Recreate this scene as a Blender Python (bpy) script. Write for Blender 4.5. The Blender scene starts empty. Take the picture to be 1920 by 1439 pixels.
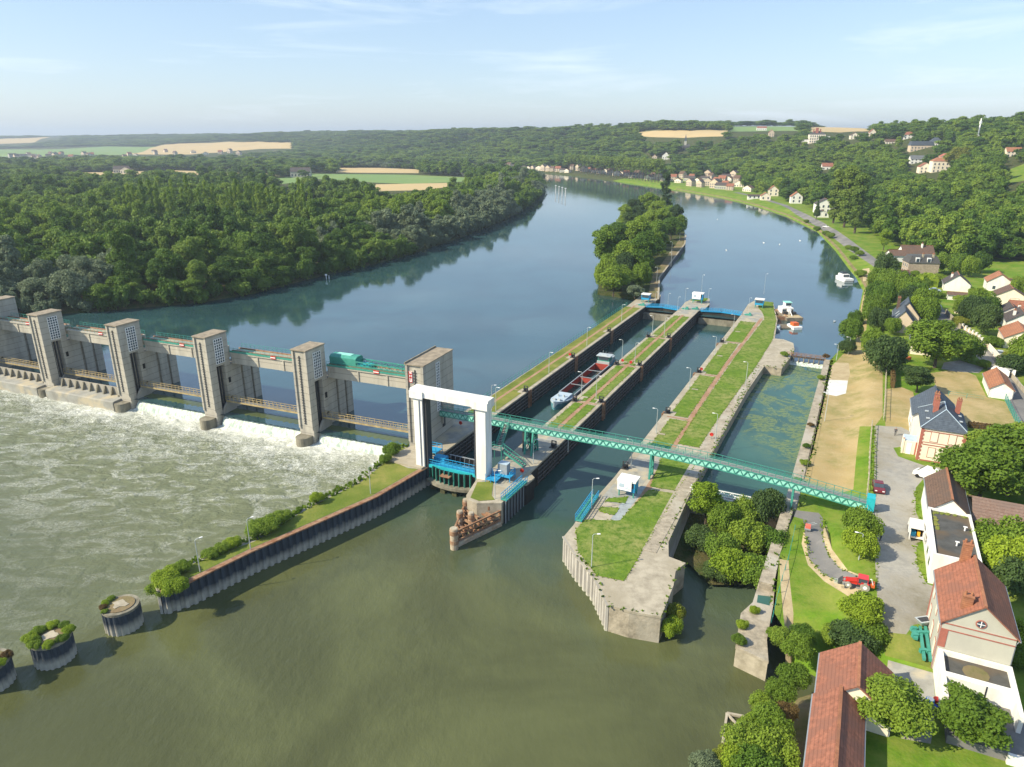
import bpy, bmesh, math, random
import numpy as np
from mathutils import Vector, Matrix, geometry
rnd = random.Random(7)
R = math.radians
S = bpy.context.scene
COL = S.collection
# ---------------------------------------------------------------- camera, sky, sun, exposure
CAMZ = 60.0
FPX, CX, CY = 1331.0, 960.0, 719.5
TH = math.atan((CY - 256) / FPX)
cam = bpy.data.cameras.new('camera'); camo = bpy.data.objects.new('camera', cam); COL.objects.link(camo)
cam.sensor_width = 36; cam.lens = FPX / 1920 * 36; cam.clip_end = 60000; cam.clip_start = 1
camo.location = (0, 0, CAMZ); camo.rotation_euler = (math.pi / 2 - TH, 0, 0)
S.camera = camo
SUN_EL, SUN_DIR = 38.0, Vector((1.0, 0.30))            # shadows fall towards +x, a little away from the camera
az = math.atan2(-SUN_DIR.x, -SUN_DIR.y)                # azimuth of the sun, clockwise from +y
W = bpy.data.worlds.new('World'); S.world = W; W.use_nodes = True
nt = W.node_tree; bg = nt.nodes['Background']
sky = nt.nodes.new('ShaderNodeTexSky'); sky.sky_type = 'NISHITA'; sky.sun_disc = False
sky.sun_elevation = R(SUN_EL); sky.sun_rotation = az; sky.air_density = 1.0; sky.dust_density = 0.6; sky.ozone_density = 1.5; sky.altitude = 60
tc = nt.nodes.new('ShaderNodeTexCoord'); mp = nt.nodes.new('ShaderNodeMapping'); mp.inputs['Scale'].default_value = (1.2, 2.5, 14)
mp.inputs['Rotation'].default_value = (0.0, 0.10, 0.2)
nz = nt.nodes.new('ShaderNodeTexNoise'); nz.inputs['Scale'].default_value = 2.2; nz.inputs['Detail'].default_value = 8; nz.inputs['Roughness'].default_value = .6; nz.inputs['Distortion'].default_value = .6
rp = nt.nodes.new('ShaderNodeValToRGB'); rp.color_ramp.elements[0].position = .53; rp.color_ramp.elements[1].position = .80
rp.color_ramp.elements[1].color = (.55, .55, .55, 1)
mx = nt.nodes.new('ShaderNodeMix'); mx.data_type = 'RGBA'; mx.inputs[7].default_value = (7.5, 8.2, 9.0, 1)
pale = nt.nodes.new('ShaderNodeMix'); pale.data_type = 'RGBA'; pale.inputs[0].default_value = .30; pale.inputs[7].default_value = (4.3, 5.9, 8.4, 1)
nt.links.new(tc.outputs['Generated'], mp.inputs[0]); nt.links.new(mp.outputs[0], nz.inputs[0]); nt.links.new(nz.outputs[0], rp.inputs[0])
nt.links.new(sky.outputs[0], pale.inputs[6]); nt.links.new(pale.outputs[2], mx.inputs[6]); nt.links.new(rp.outputs[0], mx.inputs[0]); nt.links.new(mx.outputs[2], bg.inputs[0])
bg.inputs[1].default_value = .104
sl = bpy.data.lights.new('sun', 'SUN'); sl.energy = 4.8; sl.angle = R(.6); sl.color = (1, .89, .67)
so = bpy.data.objects.new('sun', sl); COL.objects.link(so)
d = Vector((SUN_DIR.x, SUN_DIR.y, 0)).normalized() * math.cos(R(SUN_EL)) + Vector((0, 0, -math.sin(R(SUN_EL))))
so.rotation_euler = d.to_track_quat('-Z', 'Y').to_euler(); so.location = (-200, -60, 300)
S.view_settings.view_transform = 'Standard'; S.view_settings.look = 'None'; S.view_settings.gamma = 1; S.view_settings.exposure = 0.62
S.cycles.max_bounces = 5; S.cycles.diffuse_bounces = 2; S.cycles.glossy_bounces = 3; S.cycles.transmission_bounces = 2
S.cycles.volume_bounces = 0; S.cycles.transparent_max_bounces = 6; S.cycles.use_denoising = True; S.cycles.caustics_reflective = False
# ---------------------------------------------------------------- survey frames
def G(px, py, z=0.0):
    """ground point at height z that a drone survey ray hits (used to lay the plan out in metres)"""
    u, v = px - CX, CY - py
    dy = FPX * math.cos(TH) + v * math.sin(TH); dz = v * math.cos(TH) - FPX * math.sin(TH)
    t = (z - CAMZ) / dz
    return Vector((u * t, dy * t, z))
UD, VD = Vector((.9245, -.381, 0)), Vector((.381, .9245, 0))           # dam frame
RL, LLv = Vector((.898, -.440, 0)), Vector((.440, .898, 0))           # lock frame
def Dm(i, a, b, z=0):
    p = Vector((-125 + i * 25.97, 177.2 - i * 10.7, z)) + UD * a + VD * b; c = Vector((0, 0, CAMZ)); return c + (p - c) * .9743   # scale of the dam found from its waterline
def Lk(t, s, z=0): return Vector((8.3, 147.1, z)) + RL * t + LLv * s
LANG = math.atan2(RL.y, RL.x); DANG = math.atan2(UD.y, UD.x)
ZU, ZD, ZB = -1.5, -4.3, -2.3                                          # water levels: upstream, downstream, old basin
# ---------------------------------------------------------------- materials
MATS = {}
def mat(name, c1, c2=None, sc=.5, rough=.85, bump=0, bsc=None, metal=0, c3=None, sc3=.08, stretch=None, spec=.3, obj=False, randobj=0, lo=.35, hi=.65):
    m = bpy.data.materials.new(name); MATS[name] = m; m.use_nodes = True
    n = m.node_tree; b = n.nodes['Principled BSDF']; L = n.links.new
    b.inputs['Roughness'].default_value = rough; b.inputs['Metallic'].default_value = metal; b.inputs['Specular IOR Level'].default_value = spec
    if c2 is None: c2 = tuple(x * .8 for x in c1)
    if obj: src = n.nodes.new('ShaderNodeTexCoord').outputs['Object']
    else: src = n.nodes.new('ShaderNodeNewGeometry').outputs['Position']
    if stretch:
        mp = n.nodes.new('ShaderNodeMapping'); mp.inputs['Scale'].default_value = stretch[:3]
        if len(stretch) > 3: mp.inputs['Rotation'].default_value = (0, 0, stretch[3])
        L(src, mp.inputs[0]); src = mp.outputs[0]
    t = n.nodes.new('ShaderNodeTexNoise'); t.inputs['Scale'].default_value = sc; t.inputs['Detail'].default_value = 8; t.inputs['Roughness'].default_value = .65
    L(src, t.inputs[0])
    r = n.nodes.new('ShaderNodeValToRGB'); r.color_ramp.elements[0].position = lo; r.color_ramp.elements[1].position = hi
    r.color_ramp.elements[0].color = (*c1, 1); r.color_ramp.elements[1].color = (*c2, 1)
    L(t.outputs[0], r.inputs[0]); out = r.outputs[0]
    if c3:
        t3 = n.nodes.new('ShaderNodeTexNoise'); t3.inputs['Scale'].default_value = sc3; t3.inputs['Detail'].default_value = 5; L(src, t3.inputs[0])
        r3 = n.nodes.new('ShaderNodeValToRGB'); r3.color_ramp.elements[0].position = .48; r3.color_ramp.elements[1].position = .62
        L(t3.outputs[0], r3.inputs[0])
        mm = n.nodes.new('ShaderNodeMix'); mm.data_type = 'RGBA'; L(r3.outputs[0], mm.inputs[0]); L(out, mm.inputs[6]); mm.inputs[7].default_value = (*c3, 1); out = mm.outputs[2]
    if randobj:
        oi = n.nodes.new('ShaderNodeObjectInfo'); hs = n.nodes.new('ShaderNodeHueSaturation')
        mr = n.nodes.new('ShaderNodeMapRange'); mr.inputs[3].default_value = 1 - randobj; mr.inputs[4].default_value = 1 + randobj
        L(oi.outputs['Random'], mr.inputs[0]); L(mr.outputs[0], hs.inputs['Value']); L(out, hs.inputs['Color']); out = hs.outputs[0]
    L(out, b.inputs['Base Color'])
    if bump:
        t2 = n.nodes.new('ShaderNodeTexNoise'); t2.inputs['Scale'].default_value = bsc or sc * 4; t2.inputs['Detail'].default_value = 6; L(src, t2.inputs[0])
        bp = n.nodes.new('ShaderNodeBump'); bp.inputs['Strength'].default_value = 1; bp.inputs['Distance'].default_value = bump; L(t2.outputs[0], bp.inputs['Height']); L(bp.outputs[0], b.inputs['Normal'])
    return m
def add_bands(m, axis='Z', period=1.5, width=.06, dark=.6, src='Position'):
    """thin joint lines every period metres along an axis"""
    n = m.node_tree; b = n.nodes['Principled BSDF']; L = n.links.new
    inp = b.inputs['Base Color'].links[0].from_socket
    g = (n.nodes.new('ShaderNodeNewGeometry') if src == 'Position' else n.nodes.new('ShaderNodeTexCoord')).outputs[src]
    sp = n.nodes.new('ShaderNodeSeparateXYZ'); L(g, sp.inputs[0])
    f = n.nodes.new('ShaderNodeMath'); f.operation = 'DIVIDE'; f.inputs[1].default_value = period; L(sp.outputs[axis], f.inputs[0])
    fr = n.nodes.new('ShaderNodeMath'); fr.operation = 'FRACT'; L(f.outputs[0], fr.inputs[0])
    c = n.nodes.new('ShaderNodeMath'); c.operation = 'LESS_THAN'; c.inputs[1].default_value = width / period; L(fr.outputs[0], c.inputs[0])
    mm = n.nodes.new('ShaderNodeMix'); mm.data_type = 'RGBA'; mm.blend_type = 'MULTIPLY'; L(c.outputs[0], mm.inputs[0]); L(inp, mm.inputs[6]); mm.inputs[7].default_value = (dark, dark, dark, 1)
    L(mm.outputs[2], b.inputs['Base Color']); return m
def plain(name, c, rough=.5, metal=0, emit=None):
    return mat(name, c, tuple(min(1, x * 1.12) for x in c), sc=1.3, rough=rough, metal=metal)
concrete = mat('concrete', (.40, .37, .31), (.26, .24, .20), sc=.45, bump=.03, bsc=4, c3=(.33, .31, .27), sc3=.2, stretch=(1, 1, .35))
dam_concrete = add_bands(mat('dam_concrete', (.50, .47, .40), (.32, .30, .26), sc=.5, bump=.02, bsc=4, c3=(.42, .39, .33), sc3=.3, stretch=(1, 1, .25)), 'Z', 1.55, .12, .62)
stained = mat('stained_concrete', (.30, .28, .22), (.13, .12, .09), sc=.5, bump=.05, bsc=3, stretch=(1, 1, .4))
pale_concrete = mat('pale_concrete', (.43, .385, .30), (.25, .22, .165), sc=.6, bump=.03, bsc=5, c3=(.33, .29, .215), sc3=.18, lo=.42, hi=.72)
old_stone = mat('old_stone', (.43, .375, .29), (.24, .21, .16), sc=.9, bump=.06, bsc=2.5, c3=(.40, .37, .31), sc3=.15)
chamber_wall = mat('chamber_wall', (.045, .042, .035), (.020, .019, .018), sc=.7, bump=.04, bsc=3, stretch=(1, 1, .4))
timber = mat('timber', (.10, .08, .06), (.05, .045, .04), sc=1.5, bump=.02)
steel_dark = mat('dark_steel', (.035, .04, .05), (.06, .06, .06), sc=.8, rough=.6)
rust = mat('rusty_steel', (.20, .085, .04), (.34, .22, .14), sc=1.2, rough=.8, bump=.02)
white_paint = mat('white_paint', (.82, .82, .81), (.64, .64, .62), sc=.9, rough=.5, stretch=(1, 1, .12), c3=(.66, .64, .60), sc3=.5, lo=.45, hi=.75)
lamp_steel = plain('lamp_steel', (.50, .54, .55), .4, .3)
green_paint = mat('green_paint', (.04, .24, .19), (.07, .31, .25), sc=.8, rough=.5)
light_green = mat('light_green_panel', (.25, .62, .52), (.33, .70, .60), sc=.8, rough=.5)
blue_paint = mat('blue_paint', (.02, .25, .50), (.03, .33, .58), sc=.8, rough=.5)
teal_paint = mat('teal_paint', (.02, .36, .42), (.03, .45, .52), sc=.8, rough=.5)
yellow_rail = mat('yellow_rail', (.46, .36, .18), (.26, .20, .11), sc=.7, rough=.7)
grille = plain('walkway_grille', (.24, .24, .23), .8)
red_paint = mat('red_paint', (.55, .03, .02), (.45, .03, .02), sc=2, rough=.45)
orange_paint = mat('orange_paint', (.65, .14, .03), (.5, .1, .03), sc=2, rough=.5)
black = plain('black_rubber', (.012, .012, .013), .6)
glass = plain('window_glass', (.05, .07, .09), .12)
sign_white = plain('sign_white', (.8, .8, .8), .5)
grey_metal = plain('grey_metal', (.30, .33, .36), .5, .2)
yellow_paint = mat('yellow_paint', (.75, .40, .02), (.65, .33, .02), sc=1, rough=.5)
pale_blue = plain('pale_blue_paint', (.38, .47, .55), .5)
slab_grey = mat('slab_grey', (.34, .34, .31), (.24, .235, .21), sc=.5, c3=(.42, .37, .27), sc3=.3)
# ground
def ground_mat(name, cols, scs, bump=.08):
    m = bpy.data.materials.new(name); MATS[name] = m; m.use_nodes = True
    n = m.node_tree; b = n.nodes['Principled BSDF']; L = n.links.new; b.inputs['Roughness'].default_value = .95; b.inputs['Specular IOR Level'].default_value = .1
    g = n.nodes.new('ShaderNodeNewGeometry').outputs['Position']; out = None
    for k, (c, s) in enumerate(zip(cols, [0] + scs)):
        if k == 0:
            rgb = n.nodes.new('ShaderNodeRGB'); rgb.outputs[0].default_value = (*c, 1); out = rgb.outputs[0]; continue
        t = n.nodes.new('ShaderNodeTexNoise'); t.inputs['Scale'].default_value = s; t.inputs['Detail'].default_value = 7; t.inputs['Roughness'].default_value = .7; L(g, t.inputs[0])
        r = n.nodes.new('ShaderNodeValToRGB'); r.color_ramp.elements[0].position = .42; r.color_ramp.elements[1].position = .62; L(t.outputs[0], r.inputs[0])
        mm = n.nodes.new('ShaderNodeMix'); mm.data_type = 'RGBA'; L(r.outputs[0], mm.inputs[0]); L(out, mm.inputs[6]); mm.inputs[7].default_value = (*c, 1); out = mm.outputs[2]
    L(out, b.inputs['Base Color'])
    t2 = n.nodes.new('ShaderNodeTexNoise'); t2.inputs['Scale'].default_value = 2.5; t2.inputs['Detail'].default_value = 6; L(g, t2.inputs[0])
    bp = n.nodes.new('ShaderNodeBump'); bp.inputs['Distance'].default_value = bump; L(t2.outputs[0], bp.inputs['Height']); L(bp.outputs[0], b.inputs['Normal'])
    return m
lawn_green = ground_mat('lawn_green', [(.110, .19, .020), (.15, .23, .030), (.25, .26, .085), (.08, .15, .018)], [.25, .09, .8])
lawn_olive = ground_mat('lawn_olive', [(.17, .20, .04), (.24, .23, .065), (.11, .155, .025)], [.3, .12])
lawn_dry = ground_mat('lawn_dry', [(.38, .285, .135), (.30, .23, .10), (.23, .22, .08), (.41, .32, .17)], [.5, .07, .25])
lawn_bright = ground_mat('lawn_bright', [(.12, .22, .018), (.085, .165, .014), (.20, .24, .045)], [.4, .15])
dark_undergrowth = ground_mat('undergrowth', [(.035, .06, .014), (.05, .08, .02), (.10, .09, .04)], [.1, .3], .3)
gravel = ground_mat('gravel_road', [(.34, .33, .30), (.26, .255, .24), (.43, .41, .37), (.22, .20, .15)], [.5, .12, .06])
asphalt = ground_mat('asphalt', [(.17, .17, .17), (.12, .12, .12), (.24, .23, .22)], [.3, .15], .02)
sand = ground_mat('sandy_earth', [(.46, .38, .24), (.38, .30, .18)], [.4])
white_gravel = ground_mat('white_gravel', [(.66, .66, .64), (.58, .57, .54)], [.4])
brick_paving = ground_mat('brick_paving', [(.34, .19, .12), (.27, .17, .11), (.38, .25, .17)], [1.5, .2], .02)
grey_paving = ground_mat('grey_paving', [(.33, .37, .38), (.26, .29, .30)], [.8], .02)
wheat = ground_mat('wheat_stubble', [(.52, .39, .20), (.46, .36, .19)], [.01])
pasture = ground_mat('pasture', [(.16, .26, .09), (.20, .28, .09)], [.012])
brown_earth = ground_mat('brown_earth', [(.20, .15, .09), (.28, .22, .13), (.13, .13, .05)], [.4, .2])
# foliage
def leaf_mat(name, ramp, transl=.32, hs=1.0):
    m = bpy.data.materials.new(name); MATS[name] = m; m.use_nodes = True
    n = m.node_tree; L = n.links.new; b = n.nodes['Principled BSDF']; b.inputs['Roughness'].default_value = .65; b.inputs['Specular IOR Level'].default_value = .25
    oi = n.nodes.new('ShaderNodeObjectInfo'); g = n.nodes.new('ShaderNodeNewGeometry')
    t = n.nodes.new('ShaderNodeTexNoise'); t.inputs['Scale'].default_value = .35; t.inputs['Detail'].default_value = 3; L(g.outputs['Position'], t.inputs[0])
    a = n.nodes.new('ShaderNodeMath'); a.operation = 'MULTIPLY_ADD'; a.inputs[1].default_value = .5; L(t.outputs[0], a.inputs[0])
    s = n.nodes.new('ShaderNodeMath'); s.operation = 'MULTIPLY_ADD'; s.inputs[1].default_value = .95; s.inputs[2].default_value = -.22; L(oi.outputs['Random'], s.inputs[0]); L(s.outputs[0], a.inputs[2])
    r = n.nodes.new('ShaderNodeValToRGB'); L(a.outputs[0], r.inputs[0]); e = r.color_ramp.elements
    e[0].position = 0; e[0].color = (*ramp[0], 1); e[1].position = 1; e[1].color = (*ramp[-1], 1)
    for k, c in enumerate(ramp[1:-1]):
        q = e.new((k + 1) / (len(ramp) - 1)); q.color = (*c, 1)
    L(r.outputs[0], b.inputs['Base Color'])
    tr = n.nodes.new('ShaderNodeBsdfTranslucent'); L(r.outputs[0], tr.inputs[0]); ms = n.nodes.new('ShaderNodeMixShader'); ms.inputs[0].default_value = transl
    L(b.outputs[0], ms.inputs[1]); L(tr.outputs[0], ms.inputs[2]); L(ms.outputs[0], n.nodes['Material Output'].inputs[0])
    return m
leaf_wood = leaf_mat('leaf_wood', [(0.059, 0.118, 0.016), (0.096, 0.182, 0.020), (0.155, 0.250, 0.029), (0.234, 0.325, 0.036)])
leaf_left = leaf_mat('leaf_left', [(0.056, 0.118, 0.017), (0.094, 0.174, 0.023), (0.140, 0.227, 0.032), (0.195, 0.280, 0.047)])
leaf_poplar = leaf_mat('leaf_poplar', [(0.132, 0.205, 0.034), (0.172, 0.250, 0.038), (0.203, 0.280, 0.042)])
leaf_willow = leaf_mat('leaf_willow', [(.15, .20, .11), (.19, .24, .14)])
leaf_dark = leaf_mat('leaf_dark', [(0.047, 0.090, 0.027), (0.067, 0.118, 0.033), (0.091, 0.147, 0.037)])
leaf_bright = leaf_mat('leaf_bright', [(0.187, 0.288, 0.021), (0.281, 0.379, 0.027)])
leaf_yellow = leaf_mat('leaf_yellow', [(.22, .26, .03), (.28, .28, .05)])
leaf_mid = leaf_mat('leaf_mid', [(0.109, 0.189, 0.019), (0.164, 0.258, 0.026), (0.226, 0.318, 0.034)])
leaf_brown = leaf_mat('leaf_brown', [(.13, .08, .03), (.16, .11, .04)])
bark = mat('bark', (.11, .085, .06), (.06, .05, .04), sc=3)
pale_bark = mat('pale_bark', (.34, .30, .24), (.22, .19, .15), sc=3)
# ---------------------------------------------------------------- mesh builder
class MB:
    def __init__(s): s.v = []; s.f = []; s.m = []; s.cm = 0
    def quad(s, *p):
        k = len(s.v); s.v += [Vector(q) for q in p]; s.f.append(tuple(range(k, k + len(p)))); s.m.append(s.cm)
    def hexa(s, a, b):                                  # bottom loop a, top loop b
        n = len(a); k = len(s.v); s.v += [Vector(q) for q in a] + [Vector(q) for q in b]
        s.f.append(tuple(reversed(range(k, k + n)))); s.f.append(tuple(range(k + n, k + 2 * n))); s.m += [s.cm] * 2
        for i in range(n):
            j = (i + 1) % n; s.f.append((k + i, k + j, k + n + j, k + n + i)); s.m.append(s.cm)
        return s
    def prism(s, pts, z0, z1):
        pts = [Vector((p[0], p[1], 0)) for p in pts]
        ar = sum(pts[i].x * pts[(i + 1) % len(pts)].y - pts[(i + 1) % len(pts)].x * pts[i].y for i in range(len(pts)))
        if ar < 0: pts.reverse()
        return s.hexa([(p.x, p.y, z0) for p in pts], [(p.x, p.y, z1) for p in pts])
    def box(s, x0, x1, y0, y1, z0, z1, fr=None):
        P = [Vector((x, y, z)) for z in (z0, z1) for x, y in ((x0, y0), (x1, y0), (x1, y1), (x0, y1))]
        if fr: P = [fr(p.x, p.y, p.z) for p in P]
        return s.hexa(P[:4], P[4:])
    def beam(s, p0, p1, w, h=None, up=Vector((0, 0, 1))):
        p0, p1 = Vector(p0), Vector(p1); h = h or w; d = (p1 - p0)
        if d.length < 1e-5: return s
        d.normalize(); sd = d.cross(up)
        if sd.length < 1e-3: sd = d.cross(Vector((1, 0, 0)))
        sd.normalize(); u = sd.cross(d); c = [sd * w / 2 * i + u * h / 2 * j for i, j in ((-1, -1), (1, -1), (1, 1), (-1, 1))]
        return s.hexa([p0 + q for q in c][::-1], [p1 + q for q in c][::-1])
    def tube(s, p0, p1, r0, r1=None, n=8):
        p0, p1 = Vector(p0), Vector(p1); r1 = r0 if r1 is None else r1; d = (p1 - p0).normalized()
        sd = d.cross(Vector((0, 0, 1)));
        if sd.length < 1e-3: sd = Vector((1, 0, 0))
        sd.normalize(); u = d.cross(sd)
        cs = [sd * math.cos(2 * math.pi * k / n) + u * math.sin(2 * math.pi * k / n) for k in range(n)]
        return s.hexa([p0 + c * r0 for c in cs], [p1 + c * r1 for c in cs])
    def cyl(s, c, r, z0, z1, n=16, r1=None):
        c = Vector(c); return s.tube((c.x, c.y, z0), (c.x, c.y, z1), r, r1, n)
    def path(s, pts, r, n=6):
        for a, b in zip(pts[:-1], pts[1:]): s.tube(a, b, r, None, n)
        return s
    def loft(s, rings, close=True):
        k = len(s.v); n = len(rings[0])
        for r in rings: s.v += [Vector(q) for q in r]
        for i in range(len(rings) - 1):
            for j in range(n if close else n - 1):
                a = k + i * n + j; b = k + i * n + (j + 1) % n; s.f.append((a, b, b + n, a + n)); s.m.append(s.cm)
        if close:
            s.f.append(tuple(reversed(range(k, k + n)))); e = k + (len(rings) - 1) * n; s.f.append(tuple(range(e, e + n))); s.m += [s.cm] * 2
        return s
    def build(s, name, mats, parent=None, world=False, smooth=False):
        if not s.v: return None
        if not isinstance(mats, (list, tuple)): mats = [mats]
        off = Vector((0, 0, 0))
        if parent and world:
            q = parent
            while q: off += q.location; q = q.parent
        me = bpy.data.meshes.new(name)
        me.from_pydata([tuple(v - off) for v in s.v], [], s.f)
        for m in mats: me.materials.append(m)
        if len(mats) > 1: me.polygons.foreach_set('material_index', s.m)
        bm = bmesh.new(); bm.from_mesh(me); bmesh.ops.recalc_face_normals(bm, faces=bm.faces); bm.to_mesh(me); bm.free()
        if smooth: me.polygons.foreach_set('use_smooth', [True] * len(me.polygons))
        o = bpy.data.objects.new(name, me); COL.objects.link(o)
        if parent: o.parent = parent
        return o
def tag(o, label=None, cat=None, group=None, kind=None):
    if label: o['label'] = label
    if cat: o['category'] = cat
    if group: o['group'] = group
    if kind: o['kind'] = kind
    return o
def thing(name, label, cat, loc=(0, 0, 0), rz=0, group=None):
    o = bpy.data.objects.new(name, None); COL.objects.link(o); o.location = loc; o.rotation_euler = (0, 0, rz); o.empty_display_size = .5
    return tag(o, label, cat, group)
def kids(o): return [c for c in ALLCH.get(o.name, [])]
def dup(o, loc=None, rz=None, label=None, group=None, scale=None, parent=None):
    c = o.copy(); COL.objects.link(c)
    if parent: c.parent = parent
    if loc is not None: c.location = loc
    if rz is not None: c.rotation_euler = (0, 0, rz)
    if scale is not None: c.scale = scale if hasattr(scale, '__len__') else (scale,) * 3
    if label: c['label'] = label
    if group: c['group'] = group
    for ch in o.children: dup(ch, parent=c)
    return c
# ---------------------------------------------------------------- terrain
Rsh = [Lk(53.7, s) for s in (-18, 30, 77)] + [Vector((x, y, 0)) for x, y in [(99, 205), (121, 245), (147, 296), (157, 324), (164, 347), (183, 407), (207, 492), (222, 592), (226, 686), (220, 775), (207, 840), (197, 893), (168, 994), (144, 1080), (117, 1167), (81, 1255), (44, 1329), (-10, 1390), (-60, 1450), (-400, 1770), (-1200, 2300), (-2600, 2800)]]
Rlow = [G(1330, 1700, -5), G(1345, 1500, -5), G(1390, 1400, -5), G(1430, 1330, -5), G(1500, 1262, -3), G(1530, 1230, 0), G(1490, 1210, 0), G(1452, 1150, 0), G(1462, 1040, 0)]
Lsh = [Vector((x, y, 0)) for x, y in [(-420, -100), (-330, 60), (-300, 180), (-262, 232), (-182, 247), (-159, 255), (-122, 271), (-106, 289), (-89, 326), (-70, 359), (-58, 385), (-37, 447), (-28, 477), (-4, 567), (18, 690), (34, 906), (42, 1140), (-20, 1290), (-120, 1380), (-500, 1650), (-1300, 2130), (-2600, 2640)]]
foot = [Vector((x, y, 0)) for x, y in [(330, -100), (300, 120), (292, 240), (262, 330), (245, 400), (262, 500), (282, 640), (292, 784), (285, 935), (262, 1040), (225, 1180), (165, 1320), (100, 1440), (20, 1540), (-400, 1900), (-1200, 2450), (-2200, 3300), (-3600, 3650), (-6000, 3700), (-12000, 3300)]]
def seg_arr(pl): A = np.array([(p.x, p.y) for p in pl]); return A[:-1], A[1:]
def polydist(X, Y, pl):
    A, B = seg_arr(pl); best = np.full(X.shape, 1e18); sgn = np.zeros(X.shape)
    for a, b in zip(A, B):
        d = b - a; t = np.clip(((X - a[0]) * d[0] + (Y - a[1]) * d[1]) / (d @ d), 0, 1)
        dx = X - a[0] - t * d[0]; dy = Y - a[1] - t * d[1]; q = dx * dx + dy * dy
        m = q < best; best = np.where(m, q, best); sgn = np.where(m, np.sign(d[0] * dy - d[1] * dx), sgn)
    return np.sqrt(best), sgn
def vnoise(X, Y, s, seed=0):
    X = X / s + seed * 17.3; Y = Y / s + seed * 9.1; x0 = np.floor(X); y0 = np.floor(Y); fx = X - x0; fy = Y - y0
    fx = fx * fx * (3 - 2 * fx); fy = fy * fy * (3 - 2 * fy)
    h = lambda a, b: np.modf(np.abs(np.sin(a * 127.1 + b * 311.7) * 43758.5453))[0]
    return (h(x0, y0) * (1 - fx) + h(x0 + 1, y0) * fx) * (1 - fy) + (h(x0, y0 + 1) * (1 - fx) + h(x0 + 1, y0 + 1) * fx) * fy
sm = lambda t: (lambda q: q * q * (3 - 2 * q))(np.clip(t, 0, 1))
def height(X, Y):
    X = np.asarray(X, float); Y = np.asarray(Y, float)
    df, sg = polydist(X, Y, foot); out = np.where(sg < 0, df, 0.0)         # outside the foot line: the hill
    wd = np.interp(X, [-3000, -600, 0, 300], [1500, 1000, 560, 400]); wd = wd + 120 * (vnoise(X, Y, 260, 3) - .5)
    hill = 66 * sm(out / wd) + 8 * sm(out / (wd * 3)) + sm(out / 200) * (14 * (vnoise(X, Y, 420, 5) - .5) + 8 * (vnoise(X, Y, 150, 6) - .5))
    top = np.interp(X, [-6000, -3000, -900, 0], [.62, .70, .95, 1.0]); hill = hill * top
    dr, _ = polydist(X, Y, Rsh + []); dlow, _ = polydist(X, Y, Rlow)
    dr = np.minimum(dr, dlow); dl, _ = polydist(X, Y, Lsh)
    right = np.where(dr < dl, 1.0, 0.0)
    base = np.where(right > 0, 2 * sm((dr - 6.0) / 5), 1.2 + .8 * sm((dl - 10) / 80))
    base = base + sm((dr - 60) / 60) * right * 3
    near = np.where(Y < 240, 0.0, 1.0) * right + (1 - right)
    bank = -2.3 + np.minimum(dr, dl) * .75
    edge = np.where(right * (Y < 215) > 0, base, np.minimum(base, bank))
    low = np.where(dlow < 14, np.minimum(edge, -5.5 + dlow * .7), edge); low = np.where((Y < 75) & (X > 0), low, edge)
    return low + hill
def hz(x, y): return float(height(np.array([x]), np.array([y]))[0])
def GT(px, py, dz=0):
    """first hit of the survey ray with the ground"""
    u, v = px - CX, CY - py
    d = Vector((u, FPX * math.cos(TH) + v * math.sin(TH), v * math.cos(TH) - FPX * math.sin(TH))).normalized()
    ts = np.concatenate([np.arange(40, 1200, 2.0), np.arange(1200, 12000, 12.0)])
    zz = CAMZ + d.z * ts - dz; hh = height(d.x * ts, d.y * ts); k = np.argmax(zz < hh)
    if zz[k] >= hh[k]: k = len(ts) - 1
    a, b = (ts[k - 1], ts[k]) if k else (ts[0], ts[0])
    for _ in range(12):
        m = (a + b) / 2
        if CAMZ + d.z * m - dz < hz(d.x * m, d.y * m): b = m
        else: a = m
    return Vector((d.x * b, d.y * b, CAMZ + d.z * b))
def strip(pts, w):
    """closed polygon around a centre line"""
    l, r = [], []
    for i, p in enumerate(pts):
        d = (pts[min(i + 1, len(pts) - 1)] - pts[max(i - 1, 0)]); d = Vector((-d.y, d.x, 0)).normalized() * w / 2
        l.append(p + d); r.append(p - d)
    return l + r[::-1]
gp = lambda L_: [GT(*p) for p in L_]
offs = lambda pl, k: [p + (lambda d: Vector((-d.y, d.x, 0)).normalized() * k)(pl[min(i + 1, len(pl) - 1)] - pl[max(i - 1, 0)]) for i, p in enumerate(pl)]
ZONES = []   # name, material, polygon
def zone(name, m, poly): ZONES.append((name, m, [(p[0], p[1]) for p in poly]))
zone('grass_bank', lawn_bright, [Rlow[0] + Vector((0, 0, 0))] + Rlow[1:] + [Lk(53.7, -18), Lk(53.7, 77)] + Rsh[3:17] + [Vector((250, 1060, 0)), Vector((278, 900, 0)), Vector((295, 784, 0)), Vector((262, 500, 0)), Vector((236, 400, 0)), Vector((250, 330, 0)), Vector((280, 240, 0)), Vector((300, 120, 0)), Vector((300, 20, 0))])
zone('lawn', lawn_dry, gp([(1486, 918), (1500, 860), (1523, 790), (1545, 705), (1580, 665), (1600, 655), (1628, 655), (1655, 700), (1655, 780), (1640, 800), (1612, 800), (1606, 850), (1600, 918), (1560, 930)]))
zone('sand_patch', sand, gp([(1553, 690), (1566, 680), (1591, 681), (1594, 700), (1590, 714), (1549, 712)]))
zone('gravel_patch', white_gravel, gp([(1549, 712), (1590, 714), (1586, 738), (1568, 743), (1546, 739)]))
zone('path', lawn_dry, strip([GT(1612, 655), GT(1618, 600), GT(1624, 560), GT(1632, 525), GT(1634, 508)], 2.6))
zone('lawn', lawn_dry, gp([(1660, 730), (1690, 726), (1712, 735), (1720, 770), (1712, 810), (1660, 800)]))
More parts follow.
